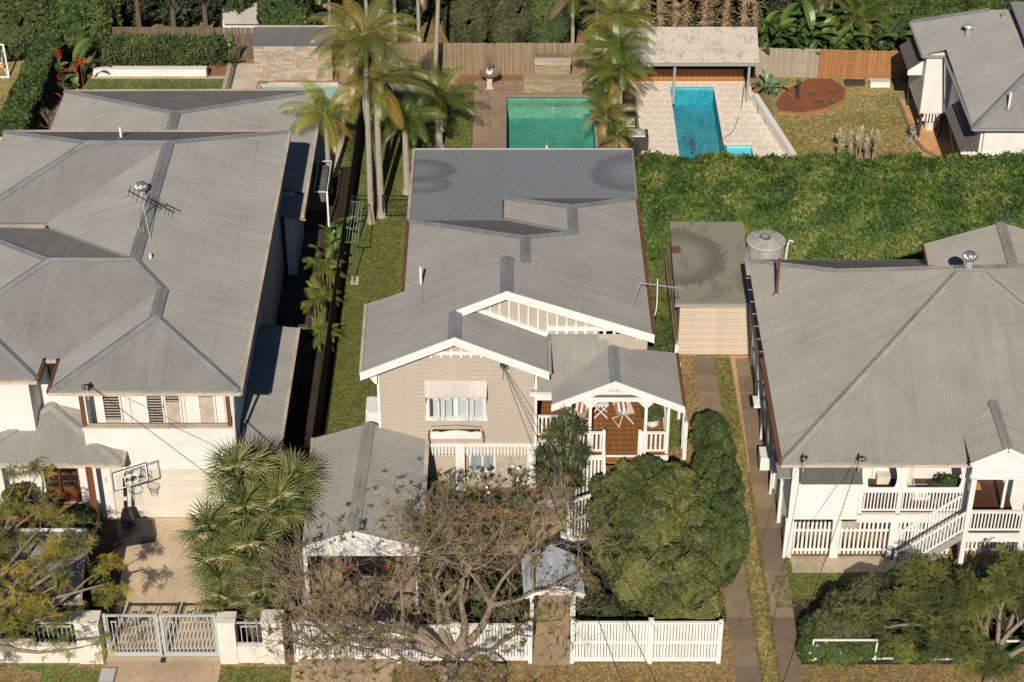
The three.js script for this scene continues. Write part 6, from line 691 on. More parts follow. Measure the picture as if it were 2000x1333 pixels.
// ---- feathery leaved poincianas
function featherG() { const b = GB(); for (let f = 0; f < 5; f++) { const a = f * 1.2566 + rr(-0.3, 0.3), L = rr(0.34, 0.48), c = V(Math.cos(a), 0, Math.sin(a)), s = V(-Math.sin(a), 0, Math.cos(a)); for (let k = 1; k <= 14; k++) { const t = k / 14, q = c.clone().multiplyScalar(L * t); q.y = 0.1 * t - 0.26 * t * t; for (const sd of [-1, 1]) { const l = 0.095 * Math.sin(PI * (0.18 + 0.72 * t)), e = q.clone().addScaledVector(s, sd * l).addScaledVector(c, 0.05); e.y -= 0.03; const w = c.clone().multiplyScalar(0.0075); b.quad(q.clone().sub(w), q.clone().add(w), e.clone().add(w), e.clone().sub(w)); } } } return b.done(); }
const FG = featherG();
function poinciana(label, base, fork, targets, colors, o, s0, s1, per) {
  const g = T('street_tree', label, 'tree'), out = []; out.tips = [];
  add(g, 'trunk', limbGeo([{ pts: [base, base.clone().lerp(fork, 0.5).add(V(0.04, 0, 0)), fork], r: [0.3, 0.22, 0.19] }], 12), mBark);
  for (const t of targets) { const e = V(...t), n = 8, pts = [], rs = [], L = fork.distanceTo(e), r0 = Math.min(0.14, 0.045 + L * 0.022); const sw = V(rr(-1, 1), rr(-0.1, 0.5), rr(-1, 1)).multiplyScalar(L * 0.09), s2 = V(rr(-1, 1), 0, rr(-1, 1)).multiplyScalar(L * 0.05); for (let i = 0; i <= n; i++) { const k = i / n; pts.push(fork.clone().lerp(e, k).addScaledVector(sw, Math.sin(PI * k)).addScaledVector(s2, Math.sin(2 * PI * k)).add(V(0, 0.12 * L * Math.sin(PI * k * 0.8) * (1 - k), 0))); rs.push(r0 + (0.03 - r0) * k); } out.push({ pts, r: rs, level: 0 }); const d = e.clone().sub(pts[n - 2]).normalize(); for (let q = 0; q < 3; q++) branch(pts[n - q * 2 > 3 ? n - q * 2 : n], d.clone().add(V(rr(-1, 1), rr(-0.2, 0.3), rr(-1, 1))).normalize(), o.len, 0.028, o.max - 2, o, out); }
  tubes(g, out, mBark, { limb: 1 });
  const S = []; for (const t of out.tips) for (let i = 0; i < per; i++) S.push({ p: t.p.clone().add(V(rr(-0.32, 0.32), rr(-0.12, 0.14), rr(-0.32, 0.32))), n: V(rr(-0.4, 0.4), 1, rr(-0.2, 0.6)).normalize() }); for (const b of out) if (b.level >= o.max - 1 && rnd() < 0.7) S.push({ p: b.pts[3].clone(), n: V(0, 1, 0.2) }); foliage(g, 'crown', FG, mLeafMat, S, s0, s1, colors); return g;
}
poinciana('green feathery street tree with pale forked trunk at lower right corner', V(16.15, 0, 1.05), V(16.2, 0.75, 0.85), [[12.6, 2.0, 0.4], [13.4, 2.4, -1.0], [13.9, 2.3, 0.1], [14.5, 2.4, 1.3], [14.7, 2.5, -1.4], [15.3, 2.6, -0.4], [16.2, 2.5, -1.5], [16.6, 2.6, -0.4], [17.3, 2.4, -1.5], [17.9, 2.5, -0.5], [18.4, 2.3, 0.7], [18.8, 2.3, -1.1], [15.4, 1.9, 2.0]], [[0.03, 0.045, 0.01], [0.07, 0.085, 0.013], [0.14, 0.135, 0.02]], { max: 4, taper: 0.66, wander: 0.16, lift: 0.0, top: 2.5, side: 0.2, three: 0.4, spread: 0.75, shrink: 0.8, len: 0.5 }, 0.5, 0.85, 3);
poinciana('sparse yellow green feathery tree reaching over the left front garden', V(-19.2, 0, 1.9), V(-18.9, 1.5, 1.5), [[-17.7, 3.3, -5.5], [-17.1, 3.2, -5.7], [-16.6, 3.0, -4.6], [-15.6, 3.1, -2.7], [-16.3, 3.3, -3.2], [-14.6, 3.2, -1.9], [-14.3, 3.0, -0.9], [-13.7, 3.1, -0.5], [-15.2, 3.3, -0.2], [-16.7, 3.2, -1.6], [-17.4, 3.4, -3], [-15.3, 3.0, 1.0], [-13.9, 3.0, 2.4], [-16.4, 3.1, 1.1], [-17.6, 3.3, -0.4], [-17.6, 2.6, 2.4]], [[0.05, 0.065, 0.012], [0.13, 0.125, 0.016], [0.27, 0.2, 0.02]], { max: 4, taper: 0.66, wander: 0.18, lift: 0.0, top: 3.6, side: 0.2, three: 0.2, spread: 0.7, shrink: 0.8, len: 0.42 }, 0.36, 0.62, 2);
// ---- dense trees of the front garden
const DARKG = [[0.035, 0.052, 0.012], [0.07, 0.095, 0.018], [0.125, 0.145, 0.028], [0.2, 0.19, 0.05]];
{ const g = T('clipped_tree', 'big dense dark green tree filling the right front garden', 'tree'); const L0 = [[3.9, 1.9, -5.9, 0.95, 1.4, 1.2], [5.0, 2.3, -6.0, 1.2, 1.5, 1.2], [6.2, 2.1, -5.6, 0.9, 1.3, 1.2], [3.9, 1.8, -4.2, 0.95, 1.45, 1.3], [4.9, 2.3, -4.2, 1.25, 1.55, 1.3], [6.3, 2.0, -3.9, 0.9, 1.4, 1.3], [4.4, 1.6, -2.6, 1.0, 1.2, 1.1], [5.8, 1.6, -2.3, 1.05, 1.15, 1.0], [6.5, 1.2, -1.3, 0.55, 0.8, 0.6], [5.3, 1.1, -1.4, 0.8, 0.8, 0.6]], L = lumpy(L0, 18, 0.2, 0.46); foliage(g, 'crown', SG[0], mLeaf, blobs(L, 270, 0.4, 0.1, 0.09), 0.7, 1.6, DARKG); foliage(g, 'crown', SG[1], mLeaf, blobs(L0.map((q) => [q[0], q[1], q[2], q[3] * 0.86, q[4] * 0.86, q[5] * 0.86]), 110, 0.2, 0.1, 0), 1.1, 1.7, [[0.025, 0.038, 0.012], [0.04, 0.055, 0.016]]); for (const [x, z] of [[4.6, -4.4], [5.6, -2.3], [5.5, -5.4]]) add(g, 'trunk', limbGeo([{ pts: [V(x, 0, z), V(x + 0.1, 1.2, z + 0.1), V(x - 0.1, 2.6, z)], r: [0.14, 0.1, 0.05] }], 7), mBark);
  const out = []; out.tips = []; const o = { max: 3, taper: 0.6, wander: 0.2, lift: 0, top: 4, side: 0.2, three: 0.3, spread: 0.6, shrink: 0.7 }; branch(V(4.75, 2.3, -1.9), V(-0.3, 0.45, 0.45).normalize(), 0.7, 0.06, 0, o, out); branch(V(5.4, 1.5, -1.0), V(0.1, 0.5, 0.5).normalize(), 0.6, 0.05, 0, o, out); tubes(g, out, mBark, { limb: 0 }); }
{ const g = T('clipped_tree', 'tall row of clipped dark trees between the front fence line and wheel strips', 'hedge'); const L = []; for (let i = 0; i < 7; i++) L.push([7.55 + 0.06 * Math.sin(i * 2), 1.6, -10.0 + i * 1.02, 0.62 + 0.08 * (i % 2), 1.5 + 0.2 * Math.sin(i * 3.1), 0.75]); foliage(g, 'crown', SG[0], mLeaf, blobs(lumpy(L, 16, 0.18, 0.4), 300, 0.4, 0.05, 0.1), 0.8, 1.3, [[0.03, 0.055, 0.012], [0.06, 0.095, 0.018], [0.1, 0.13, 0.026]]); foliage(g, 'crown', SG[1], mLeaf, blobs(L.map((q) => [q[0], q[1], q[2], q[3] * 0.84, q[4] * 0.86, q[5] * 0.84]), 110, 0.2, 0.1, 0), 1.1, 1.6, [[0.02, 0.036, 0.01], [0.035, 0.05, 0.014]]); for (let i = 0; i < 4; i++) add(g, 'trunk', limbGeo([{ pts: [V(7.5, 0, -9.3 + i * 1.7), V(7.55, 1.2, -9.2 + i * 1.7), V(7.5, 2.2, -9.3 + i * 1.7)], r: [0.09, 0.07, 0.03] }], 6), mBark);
  const out = []; out.tips = []; const o = { max: 3, taper: 0.6, wander: 0.25, lift: 0, top: 4, side: 0.3, three: 0.5, spread: 0.7, shrink: 0.75 }; for (const z of [-6.6, -5.4, -3.8]) branch(V(7.6, 1.6, z), V(0.5, 0.6, 0.5).normalize(), 0.5, 0.04, 1, o, out); tubes(g, out, mBark, { limb: 0 }); }
function shrub(name, label, cat, L, per, geo, s0, s1, colors, group, extra) { const g = T(name, label, cat, group); foliage(g, 'foliage', geo, mLeaf, blobs(L, per, 0.45, 0.03, 0.06), s0, s1, colors); const [cx, , cz] = L[0]; add(g, 'stem', limbGeo([{ pts: [V(cx, 0, cz), V(cx + 0.04, L[0][1] * 0.5, cz), V(cx, L[0][1], cz)], r: [0.05, 0.035, 0.02] }], 6), mBarkDark); if (extra) extra(g); return g; }
const OLIVE = [[0.035, 0.045, 0.014], [0.06, 0.07, 0.02], [0.11, 0.105, 0.035]], BRIGHT = [[0.025, 0.055, 0.008], [0.05, 0.095, 0.013], [0.1, 0.135, 0.02]], MID = [[0.03, 0.055, 0.012], [0.055, 0.09, 0.018], [0.09, 0.12, 0.022]];
shrub('garden_shrub', 'dark glossy flowering bush left of the right house stairs foot', 'shrub', [[11.6, 0.9, -1.3, 1.0, 1.0, 0.9], [12.4, 1.1, -1.8, 0.9, 1.1, 0.9], [10.9, 0.7, -0.9, 0.7, 0.8, 0.6]], 150, LG[0], 0.8, 1.3, OLIVE);
shrub('garden_shrub', 'dark glossy bush directly below the right house stairs', 'shrub', [[13.5, 0.8, -2.4, 0.9, 0.9, 0.8], [14.3, 0.85, -2.8, 0.8, 0.9, 0.6], [13.4, 0.8, -1.5, 0.9, 0.85, 0.8]], 150, LG[1], 0.8, 1.3, OLIVE);
shrub('garden_shrub', 'dark olive bush in front of the right house porch', 'shrub', [[16.2, 0.8, -2.5, 1.0, 0.85, 0.7], [17.4, 0.85, -2.5, 1.0, 0.85, 0.7], [15.2, 0.8, -2.4, 0.8, 0.85, 0.7], [18.4, 0.8, -2.4, 0.9, 0.9, 0.7]], 150, LG[0], 0.8, 1.3, OLIVE);
shrub('creeper', 'bright green creeper with tiny white flowers at the garden corner', 'creeper', [[10.5, 0.4, -0.3, 0.7, 0.5, 0.6], [11.3, 0.3, -0.1, 0.7, 0.4, 0.4], [10.3, 0.6, -1.0, 0.4, 0.5, 0.5]], 260, SG[0], 0.9, 1.3, BRIGHT, undefined, (g) => { foliage(g, 'flowers', rosetteG(5, 0.06, 0.035, 0.1, 0.4), LM([0.75, 0.72, 0.65]), blobs([[10.6, 0.45, -0.25, 0.75, 0.5, 0.6]], 5, 0, 0.2, 0), 0.9, 1.2, [[1, 1, 1], [1, 1, 1]]); });
shrub('creeper', 'low green creeper under the white pipe railing', 'creeper', [[12.0, 0.3, -0.4, 1.0, 0.35, 0.4], [14, 0.25, -0.3, 1.2, 0.3, 0.35], [17, 0.35, -0.3, 1.5, 0.4, 0.4]], 200, SG[1], 0.9, 1.3, BRIGHT);
shrub('garden_shrub', 'yellow green bush by the left driveway edge', 'shrub', [[-14.6, 0.9, -2.6, 0.65, 0.9, 0.7], [-14.4, 0.7, -1.8, 0.55, 0.7, 0.5]], 230, SG[0], 0.9, 1.3, [[0.06, 0.085, 0.012], [0.11, 0.12, 0.016], [0.19, 0.16, 0.02]]);
shrub('garden_shrub', 'dark green rounded bush behind the left front wall infill', 'shrub', [[-14.9, 0.8, -1.2, 0.7, 0.8, 0.6], [-15.8, 0.8, -0.9, 0.7, 0.8, 0.5]], 220, LG[0], 0.7, 1.1, MID);
shrub('garden_shrub', 'dark shrubs in the shade right of the bare tree trunk', 'shrub', [[-0.4, 0.5, -1.6, 0.7, 0.6, 0.7], [0.1, 0.4, -2.8, 0.5, 0.6, 0.6]], 180, LG[1], 0.8, 1.2, MID);
shrub('garden_shrub', 'dark shrubs in the shade behind the fence left of the bare tree', 'shrub', [[-2.0, 0.5, -1.8, 0.8, 0.6, 0.8], [-1.3, 0.5, -3.3, 0.8, 0.6, 0.7], [-2.6, 0.4, -3.4, 0.5, 0.5, 0.7]], 180, LG[0], 0.8, 1.2, OLIVE);
shrub('garden_shrub', 'low olive shrubs between path and big dark front tree', 'shrub', [[3.2, 0.6, -1.6, 0.8, 0.7, 0.8], [2.7, 0.5, -2.8, 0.5, 0.7, 0.7], [4.2, 0.5, -1.0, 0.7, 0.6, 0.6]], 200, SG[1], 1, 1.5, OLIVE);
shrub('garden_shrub', 'narrow dark plants along the brick edging at middle house wall', 'shrub', [[-2.0, 0.25, -8.4, 0.7, 0.3, 0.35], [-0.9, 0.25, -8.4, 0.8, 0.3, 0.35], [0.2, 0.25, -8.4, 0.6, 0.3, 0.35]], 260, SG[0], 0.8, 1.2, MID);
shrub('garden_shrub', 'small dark bush between carport screen and garden', 'shrub', [[-3.0, 0.5, -6.0, 0.3, 0.6, 0.8], [-3.0, 0.4, -4.6, 0.3, 0.5, 0.6]], 220, SG[0], 0.9, 1.3, MID);
shrub('garden_shrub', 'green shrub beside the middle house right wall', 'shrub', [[6.2, 0.7, -18.5, 0.5, 0.8, 1.0], [6.3, 0.6, -16.8, 0.4, 0.7, 0.8]], 200, LG[0], 0.8, 1.2, MID);
for (const [x, lab] of [[-2.35, 'leggy flowering bush left of the ground floor window'], [-1.1, 'leggy flowering bush with white blooms before the ground floor window'], [0.1, 'leggy flowering bush right of the ground floor window']]) { const g = T('rose_bush', lab, 'shrub'), out = []; out.tips = []; for (let i = 0; i < 4; i++) branch(V(x, 0, -8.75), V(rr(-0.5, 0.5), 1, rr(-0.2, 0.3)).normalize(), 0.6, 0.025, 2, { max: 4, taper: 0.7, wander: 0.2, lift: 0.2, top: 2.2, side: 0.2, three: 0.3, spread: 0.5, shrink: 0.75 }, out); tubes(g, out, mBark, { limb: 1 }); foliage(g, 'leaves', LG[0], mLeaf, out.tips.filter(() => rnd() < 0.8).map((t) => ({ p: t.p, n: UP.clone() })), 0.5, 0.9, MID); foliage(g, 'flowers', rosetteG(7, 0.07, 0.06, 0.1, 0.8), LM([0.75, 0.7, 0.64]), out.tips.filter(() => rnd() < 0.16).map((t) => ({ p: t.p.clone().add(V(0, 0.05, 0.05)), n: V(0, 0.6, 0.8) })), 0.8, 1.2, [[1, 1, 1], [1, 1, 1]]); }
// ---- the big glossy hedge
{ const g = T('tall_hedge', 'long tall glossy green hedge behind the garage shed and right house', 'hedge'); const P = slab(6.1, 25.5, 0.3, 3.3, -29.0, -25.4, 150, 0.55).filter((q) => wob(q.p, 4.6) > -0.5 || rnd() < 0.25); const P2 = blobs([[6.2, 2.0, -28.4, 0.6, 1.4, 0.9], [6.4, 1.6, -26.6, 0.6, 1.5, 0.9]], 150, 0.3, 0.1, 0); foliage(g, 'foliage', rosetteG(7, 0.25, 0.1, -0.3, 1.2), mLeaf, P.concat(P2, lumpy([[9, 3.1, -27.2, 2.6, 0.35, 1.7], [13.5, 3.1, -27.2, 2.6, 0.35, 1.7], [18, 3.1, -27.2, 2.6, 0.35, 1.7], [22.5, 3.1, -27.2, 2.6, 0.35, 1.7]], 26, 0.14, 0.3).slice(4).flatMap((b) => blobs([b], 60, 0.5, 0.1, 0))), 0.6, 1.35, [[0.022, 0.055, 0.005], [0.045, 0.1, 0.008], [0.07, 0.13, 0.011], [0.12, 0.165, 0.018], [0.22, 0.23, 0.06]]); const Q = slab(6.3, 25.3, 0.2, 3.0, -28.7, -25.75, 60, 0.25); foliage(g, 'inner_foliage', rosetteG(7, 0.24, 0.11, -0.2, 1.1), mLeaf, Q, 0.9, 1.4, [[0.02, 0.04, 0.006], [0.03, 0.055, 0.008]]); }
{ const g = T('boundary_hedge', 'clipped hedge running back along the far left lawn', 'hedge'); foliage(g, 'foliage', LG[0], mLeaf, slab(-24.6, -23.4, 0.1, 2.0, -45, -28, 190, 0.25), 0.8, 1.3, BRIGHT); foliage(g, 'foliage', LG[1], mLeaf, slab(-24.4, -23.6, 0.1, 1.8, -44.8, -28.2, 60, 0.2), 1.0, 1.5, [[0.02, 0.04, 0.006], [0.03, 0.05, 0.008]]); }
// ---- palms
function frondG(len, e0, droop, leaf, n = 40, w = 0.024, hang = 0.8) {
  const b = GB(), c = []; let x = 0, y = 0, e = e0; const N = 16; c.push([0, 0, e]); for (let i = 1; i <= N; i++) { x += Math.cos(e) * len / N; y += Math.sin(e) * len / N; e -= droop / N * (0.4 + 1.2 * i / N); c.push([x, y, e]); }
  const at = (t) => { const f = t * N, i = Math.min(N - 1, Math.floor(f)), k = f - i; return [0, 1, 2].map((j) => c[i][j] * (1 - k) + c[i + 1][j] * k); };
  for (let i = 0; i < N; i++) { const A = c[i], C = c[i + 1], r0 = 0.028 * (1 - i / N) + 0.006, r1 = 0.028 * (1 - (i + 1) / N) + 0.006; b.quad(V(A[0], A[1], -r0), V(A[0], A[1], r0), V(C[0], C[1], r1), V(C[0], C[1], -r1)); b.quad(V(A[0], A[1] - r0, 0), V(A[0], A[1] + r0, 0), V(C[0], C[1] + r1, 0), V(C[0], C[1] - r1, 0)); }
  for (let i = 0; i < n; i++) { const t = 0.14 + 0.86 * i / (n - 1), [px, py, pe] = at(t), L = leaf * Math.pow(Math.sin(PI * Math.min(1, 0.22 + 0.74 * t)), 0.7); for (const s of [-1, 1]) { const h = hang + rr(-0.12, 0.12), f = 0.45 + 0.5 * t, d = V(Math.cos(pe) * f + Math.sin(pe) * 0.12, Math.sin(pe) * f + 0.16 - h * 0.35, s * (1 - 0.25 * h)).normalize(), d2 = V(d.x * 0.8, d.y - 0.75 * h, d.z * 0.72).normalize(); const p0 = V(px, py, 0), p1 = p0.clone().addScaledVector(d, L * 0.5), p2 = p1.clone().addScaledVector(d2, L * 0.5), o = V(Math.cos(pe), Math.sin(pe), 0).multiplyScalar(w / 2); b.quad(p0.clone().sub(o), p0.clone().add(o), p1.clone().addScaledVector(o, 1.1), p1.clone().addScaledVector(o, -1.1)); b.tri(p1.clone().addScaledVector(o, -1.1), p1.clone().addScaledVector(o, 1.1), p2); } }
  return b.done();
}
const FR = { up: frondG(2.2, 1.2, 1.3, 0.72), mid: frondG(2.5, 0.75, 1.5, 0.8), low: frondG(2.5, 0.25, 1.35, 0.8), hang: frondG(2.1, -0.4, 0.9, 0.7) };
const PALMC = { green: [[0.06, 0.1, 0.014], [0.09, 0.13, 0.02], [0.13, 0.15, 0.025]], lime: [[0.15, 0.18, 0.018], [0.21, 0.22, 0.025], [0.27, 0.24, 0.03]], olive: [[0.11, 0.12, 0.025], [0.16, 0.155, 0.035], [0.22, 0.185, 0.045]], gold: [[0.3, 0.19, 0.03], [0.24, 0.17, 0.03]], dry: [[0.28, 0.2, 0.11], [0.2, 0.14, 0.08]] };
function palm(label, x, z, h, o = {}) {
  const g = T('palm_tree', label, 'palm tree', o.group), n = Math.round((o.n || 13) * 1.35), s = o.s || 1, lean = o.lean || [0, 0], r = o.r || 0.13; const top = V(x + lean[0], h, z + lean[1]);
  add(g, 'trunk', limbGeo([{ pts: [V(x, 0, z), V(x + lean[0] * 0.15, h * 0.05 + 0.15, z + lean[1] * 0.15), V(x + lean[0] * 0.6, h * 0.5, z + lean[1] * 0.6), V(x + lean[0] * 0.95, h * 0.86, z + lean[1] * 0.95)], r: [r * 1.7, r * 1.1, r, r * 0.8] }], 12), o.trunk || mPalmTrunk); add(g, 'crownshaft', limbGeo([{ pts: [V(x + lean[0] * 0.93, h * 0.84, z + lean[1] * 0.93), V(x + lean[0] * 0.97, h * 0.92, z + lean[1] * 0.97), top.clone().add(V(0, 0.1, 0))], r: [r * 0.85, r * 1.1, r * 0.55] }], 10), LM([0.13, 0.17, 0.05], 0.4));
  for (let i = 0; i < n; i++) { const t = (i + 0.5) / n, kind = t < 0.22 ? 'up' : t < 0.55 ? 'mid' : t < 0.86 ? 'low' : 'hang', m = add(g, 'frond', FR[kind], LM(t > 0.86 && o.old ? pick(PALMC[o.old]) : pick(PALMC[o.c || 'green']), 0.38)); m.position.copy(top); m.rotation.y = i * 2.4 + (o.rot || 0) + rr(-0.25, 0.25); m.scale.set(s * rr(0.85, 1.1), s * rr(0.85, 1.1), s * rr(0.9, 1.1)); m.rotation.x = rr(-0.2, 0.2); }
  return g;
}
palm('yellow green palm between the left house and the middle lot fence', -8.6, -31.6, 4.1, { c: 'lime', n: 11, s: 0.95, r: 0.12, old: 'gold' });
palm('tallest palm of the close pair on the side lawn with pale trunk', -6.5, -28.8, 9.4, { c: 'olive', n: 15, s: 1.15, r: 0.13, lean: [0.1, -0.1], old: 'dry', rot: 1 });
palm('shorter palm of the close pair on the side lawn with golden lower fronds', -6.05, -29.4, 7.0, { c: 'olive', n: 14, s: 1.1, r: 0.15, old: 'gold', rot: 2.5 });
palm('slim palm just behind the close pair on the side lawn', -6.2, -30.2, 7.8, { c: 'olive', n: 12, s: 1.05, r: 0.11, lean: [-0.6, -0.2], old: 'gold' });
palm('stout dark green palm on the lawn left of the rear tin roof', -4.95, -31.55, 4.0, { n: 14, s: 0.85, r: 0.16, rot: 0.4 });
palm('short dark green palm beside the brown pool pavers', -3.56, -35.8, 2.9, { n: 13, s: 0.9, r: 0.17, rot: 2 });
palm('tall curved palm with bare pale trunk by the back fence', -4.05, -41.8, 8.2, { c: 'olive', n: 12, s: 1, r: 0.11, lean: [0.5, -0.4] });
for (const [lab, x, z, h, c, n, s] of [['palm at the near right corner of the green pool', 4.6, -36.6, 1.5, 'olive', 10, 0.7], ['palm leaning over the green pool right edge', 4.9, -38.2, 2.6, 'green', 12, 0.8], ['low leaning palm above the stone water wall right end', 4.7, -40.6, 2.4, 'green', 12, 0.85], ['tallest palm of the right pool side row', 5.3, -39.6, 3.6, 'green', 13, 0.9], ['shaggy palm at the back right corner of the middle lot', 5.4, -42.4, 4.0, 'olive', 12, 0.9], ['slim palm behind the green pool right edge near the lap pool', 5.35, -37.6, 3.4, 'green', 11, 0.75], ['low palm between the pool palms and planter', 5.1, -35.4, 1.0, 'green', 9, 0.6]]) palm(lab, x, z, h, { c, n, s, r: 0.09, old: 'gold', rot: x * 7 });
const PORD = {}; [-13.2, -11.4, -9.6, -7.6, -6.2, -4.9, -2.8, 3.2, 4.5, 5.6, 17.0, 18.4].forEach((x, i) => { PORD[x] = ORD[i]; });
for (const [x, z, h, c, s] of [[-7.6, -45.5, 5.4, 'olive', 1.05], [-9.6, -46.2, 4.6, 'olive', 1], [-6.2, -46.6, 5.8, 'olive', 1], [-4.9, -45.6, 4.8, 'olive', 0.9], [-2.8, -46.8, 6.2, 'olive', 1], [3.2, -45.6, 3.9, 'olive', 0.95], [4.5, -46.4, 4.6, 'green', 0.95], [5.6, -45.1, 2.6, 'lime', 0.75], [-13.2, -47.8, 3.6, 'olive', 0.9], [-11.4, -48.2, 4.2, 'olive', 0.95], [18.4, -46.4, 2.3, 'green', 0.95], [17.0, -47.6, 3.2, 'olive', 1]]) palm(`${PORD[x]} of the background palms rising behind the back fences`, x, z, h, { c, s, n: 13, r: 0.1, old: 'dry', rot: x * 3, group: 'palms behind the back fences' });
// golden cane clumps and banana like plants on the left boundary
for (const [lab, x, z, h] of [['upper golden cane palm clump in the dark side passage', -8.15, -23.0, 1.5], ['lower golden cane palm clump in the dark side passage', -8.2, -20.8, 1.3], ['smallest golden cane palm clump at the passage front', -8.0, -18.8, 0.9]]) { const g = T('cane_palm', lab, 'palm'); for (let k = 0; k < 4; k++) { const a = k * 1.7, px = x + 0.22 * Math.cos(a), pz = z + 0.3 * Math.sin(a); add(g, 'stem', limbGeo([{ pts: [V(px, 0, pz), V(px, h * 0.5, pz), V(px, h, pz)], r: [0.04, 0.035, 0.03] }], 6), LM([0.16, 0.16, 0.05])); for (let i = 0; i < 6; i++) { const m = add(g, 'frond', pick([FR.up, FR.mid, FR.low]), LM(pick([...PALMC.green, PALMC.olive[0], PALMC.lime[0]]), 0.5)); m.position.set(px, h * rr(0.7, 1), pz); m.scale.setScalar(rr(0.3, 0.44)); m.rotation.y = i * 1.05 + k + rr(-0.3, 0.3); } } }
// ---- broad paddle leaves
function paddleG(len, wid, stalk) { const b = GB(), N = 8; let prev = null; b.quad(V(0, 0, -0.02), V(0, 0, 0.02), V(stalk * 0.25, stalk, 0.015), V(stalk * 0.25, stalk, -0.015)); let P = V(stalk * 0.25, stalk, 0), e = 1.15; for (let k = 0; k <= N; k++) { const t = k / N, w = wid * 0.5 * Math.pow(Math.sin(PI * Math.min(0.97, 0.08 + 0.9 * t)), 0.6); const l = V(P.x, P.y + w * 0.35, -w), r = V(P.x, P.y + w * 0.35, w); if (prev) { b.quad(prev[0], prev[1], P.clone(), l); b.quad(prev[1], prev[2], r, P.clone()); } prev = [l, P.clone(), r]; P = P.clone().add(V(Math.cos(e), Math.sin(e), 0).multiplyScalar(len / N)); e -= 0.16; } return b.done(); }
const PAD = [paddleG(0.9, 0.34, 0.7), paddleG(1.1, 0.32, 1.0), paddleG(0.7, 0.36, 0.45)];
function paddles(name, label, x, z, n, s, colors, cat = 'plant', spread = 0.35) { const g = T(name, label, cat); for (let i = 0; i < n; i++) { const m = add(g, 'leaf', pick(PAD), LM(pick(colors), 0.4)); m.position.set(x + rr(-spread, spread), 0, z + rr(-spread, spread)); m.scale.setScalar(s * rr(0.75, 1.2)); m.rotation.set(rr(-0.15, 0.15), i * 2.4 + rr(-0.3, 0.3), rr(-0.35, 0.25)); m.rotation.order = 'YXZ'; } return g; }
const PADC = [[0.045, 0.085, 0.02], [0.065, 0.115, 0.025], [0.1, 0.15, 0.03]], PADD = [[0.03, 0.055, 0.018], [0.045, 0.075, 0.02], [0.075, 0.12, 0.03]];
paddles('bird_of_paradise', 'broad leaved plant clump against the left boundary fence', -7.95, -27.0, 12, 0.8, PADC); paddles('bird_of_paradise', 'second broad leaved plant clump with an orange flower on left boundary', -7.9, -25.2, 12, 0.8, PADC);
paddles('bird_of_paradise', 'silvery green broad leaved clump beside the pool shelter post', 13.1, -41.2, 22, 0.75, [[0.1, 0.15, 0.09], [0.13, 0.18, 0.1], [0.09, 0.15, 0.06]]);
{ const g = paddles('heliconia', 'tall red flowering heliconia clump at the left yard corner', -22.9, -42.0, 26, 1.25, PADD, 'plant', 0.8); for (let i = 0; i < 5; i++) { const x = -22.8 + rr(-0.7, 0.8), z = -41.6 + rr(-0.7, 0.7), y = rr(1.0, 2.2); for (let k = 0; k < 6; k++) beam(g, 'flower_bract', LM([0.4, 0.02, 0.012], 0.5), V(x, y - k * 0.09, z), V(x + (k % 2 ? 0.16 : -0.16), y - k * 0.09 + 0.1, z + 0.03), 0.035, 0.05); rod(g, 'flower_stem', LM([0.35, 0.03, 0.02]), [V(x, 0.2, z), V(x, y, z)], 0.015, 5); } }
paddles('bird_of_paradise', 'broad leaved plant at the right end of the ginger hedge', -14.9, -44.6, 12, 0.9, PADD);
paddles('bromeliad', 'low purple green plants beside the heliconia clump', -22.2, -40.0, 14, 0.55, [[0.08, 0.03, 0.03], [0.04, 0.06, 0.02]]);
for (let i = 0; i < 12; i++) { const x = 12.9 + i * 0.68 + rr(-0.2, 0.2); paddles('strelitzia', `${ORD[i]} of the large paddle leaved plants above the paling fences`, x, -44.8 - (i % 3) * 0.9, 18, 1.35 + (i % 3) * 0.15, i % 3 ? PADC : PADD, 'plant', 0.5).userData.group = 'paddle leaved plants above the paling fences'; }
// shaggy brown trunks and strap plants above the pool shelter
for (let i = 0; i < 11; i++) { const x = 5.6 + i * 0.72 + rr(-0.2, 0.2), z = -45.0 - (i % 3) * 0.8, h = rr(2.6, 4.4); const g = T('giant_strelitzia', `${i === 10 ? 'rightmost' : ORD[i]} of the shaggy brown trunked plants behind the pool shelter`, 'plant', 'shaggy trunked plants behind the pool shelter'); add(g, 'trunk', limbGeo([{ pts: [V(x, 0, z), V(x + rr(-0.1, 0.1), h * 0.5, z), V(x + rr(-0.2, 0.2), h, z)], r: [0.22, 0.2, 0.13] }], 9), M([0.36, 0.24, 0.15], 0.95, { map: barkTex, bumpMap: gritBump, bumpScale: 0.05 })); for (let k = 0; k < 16; k++) { const m = add(g, 'dead_leaf', STRAP[k % 2], LM(pick(PALMC.dry), 0.9)); m.position.set(x + rr(-0.1, 0.1), rr(1.2, h), z + 0.1); m.rotation.set(PI + rr(-0.4, 0.4), rr(0, 6), 0); m.scale.setScalar(rr(0.7, 1.2)); } for (let k = 0; k < 10; k++) { const m = add(g, 'leaf', pick(PAD), LM(pick(PADC), 0.4)); m.position.set(x, h - 0.4, z); m.scale.setScalar(rr(1.0, 1.6)); m.rotation.order = 'YXZ'; m.rotation.set(rr(-0.2, 0.2), k * 2.4, rr(-0.5, 0.1)); } }
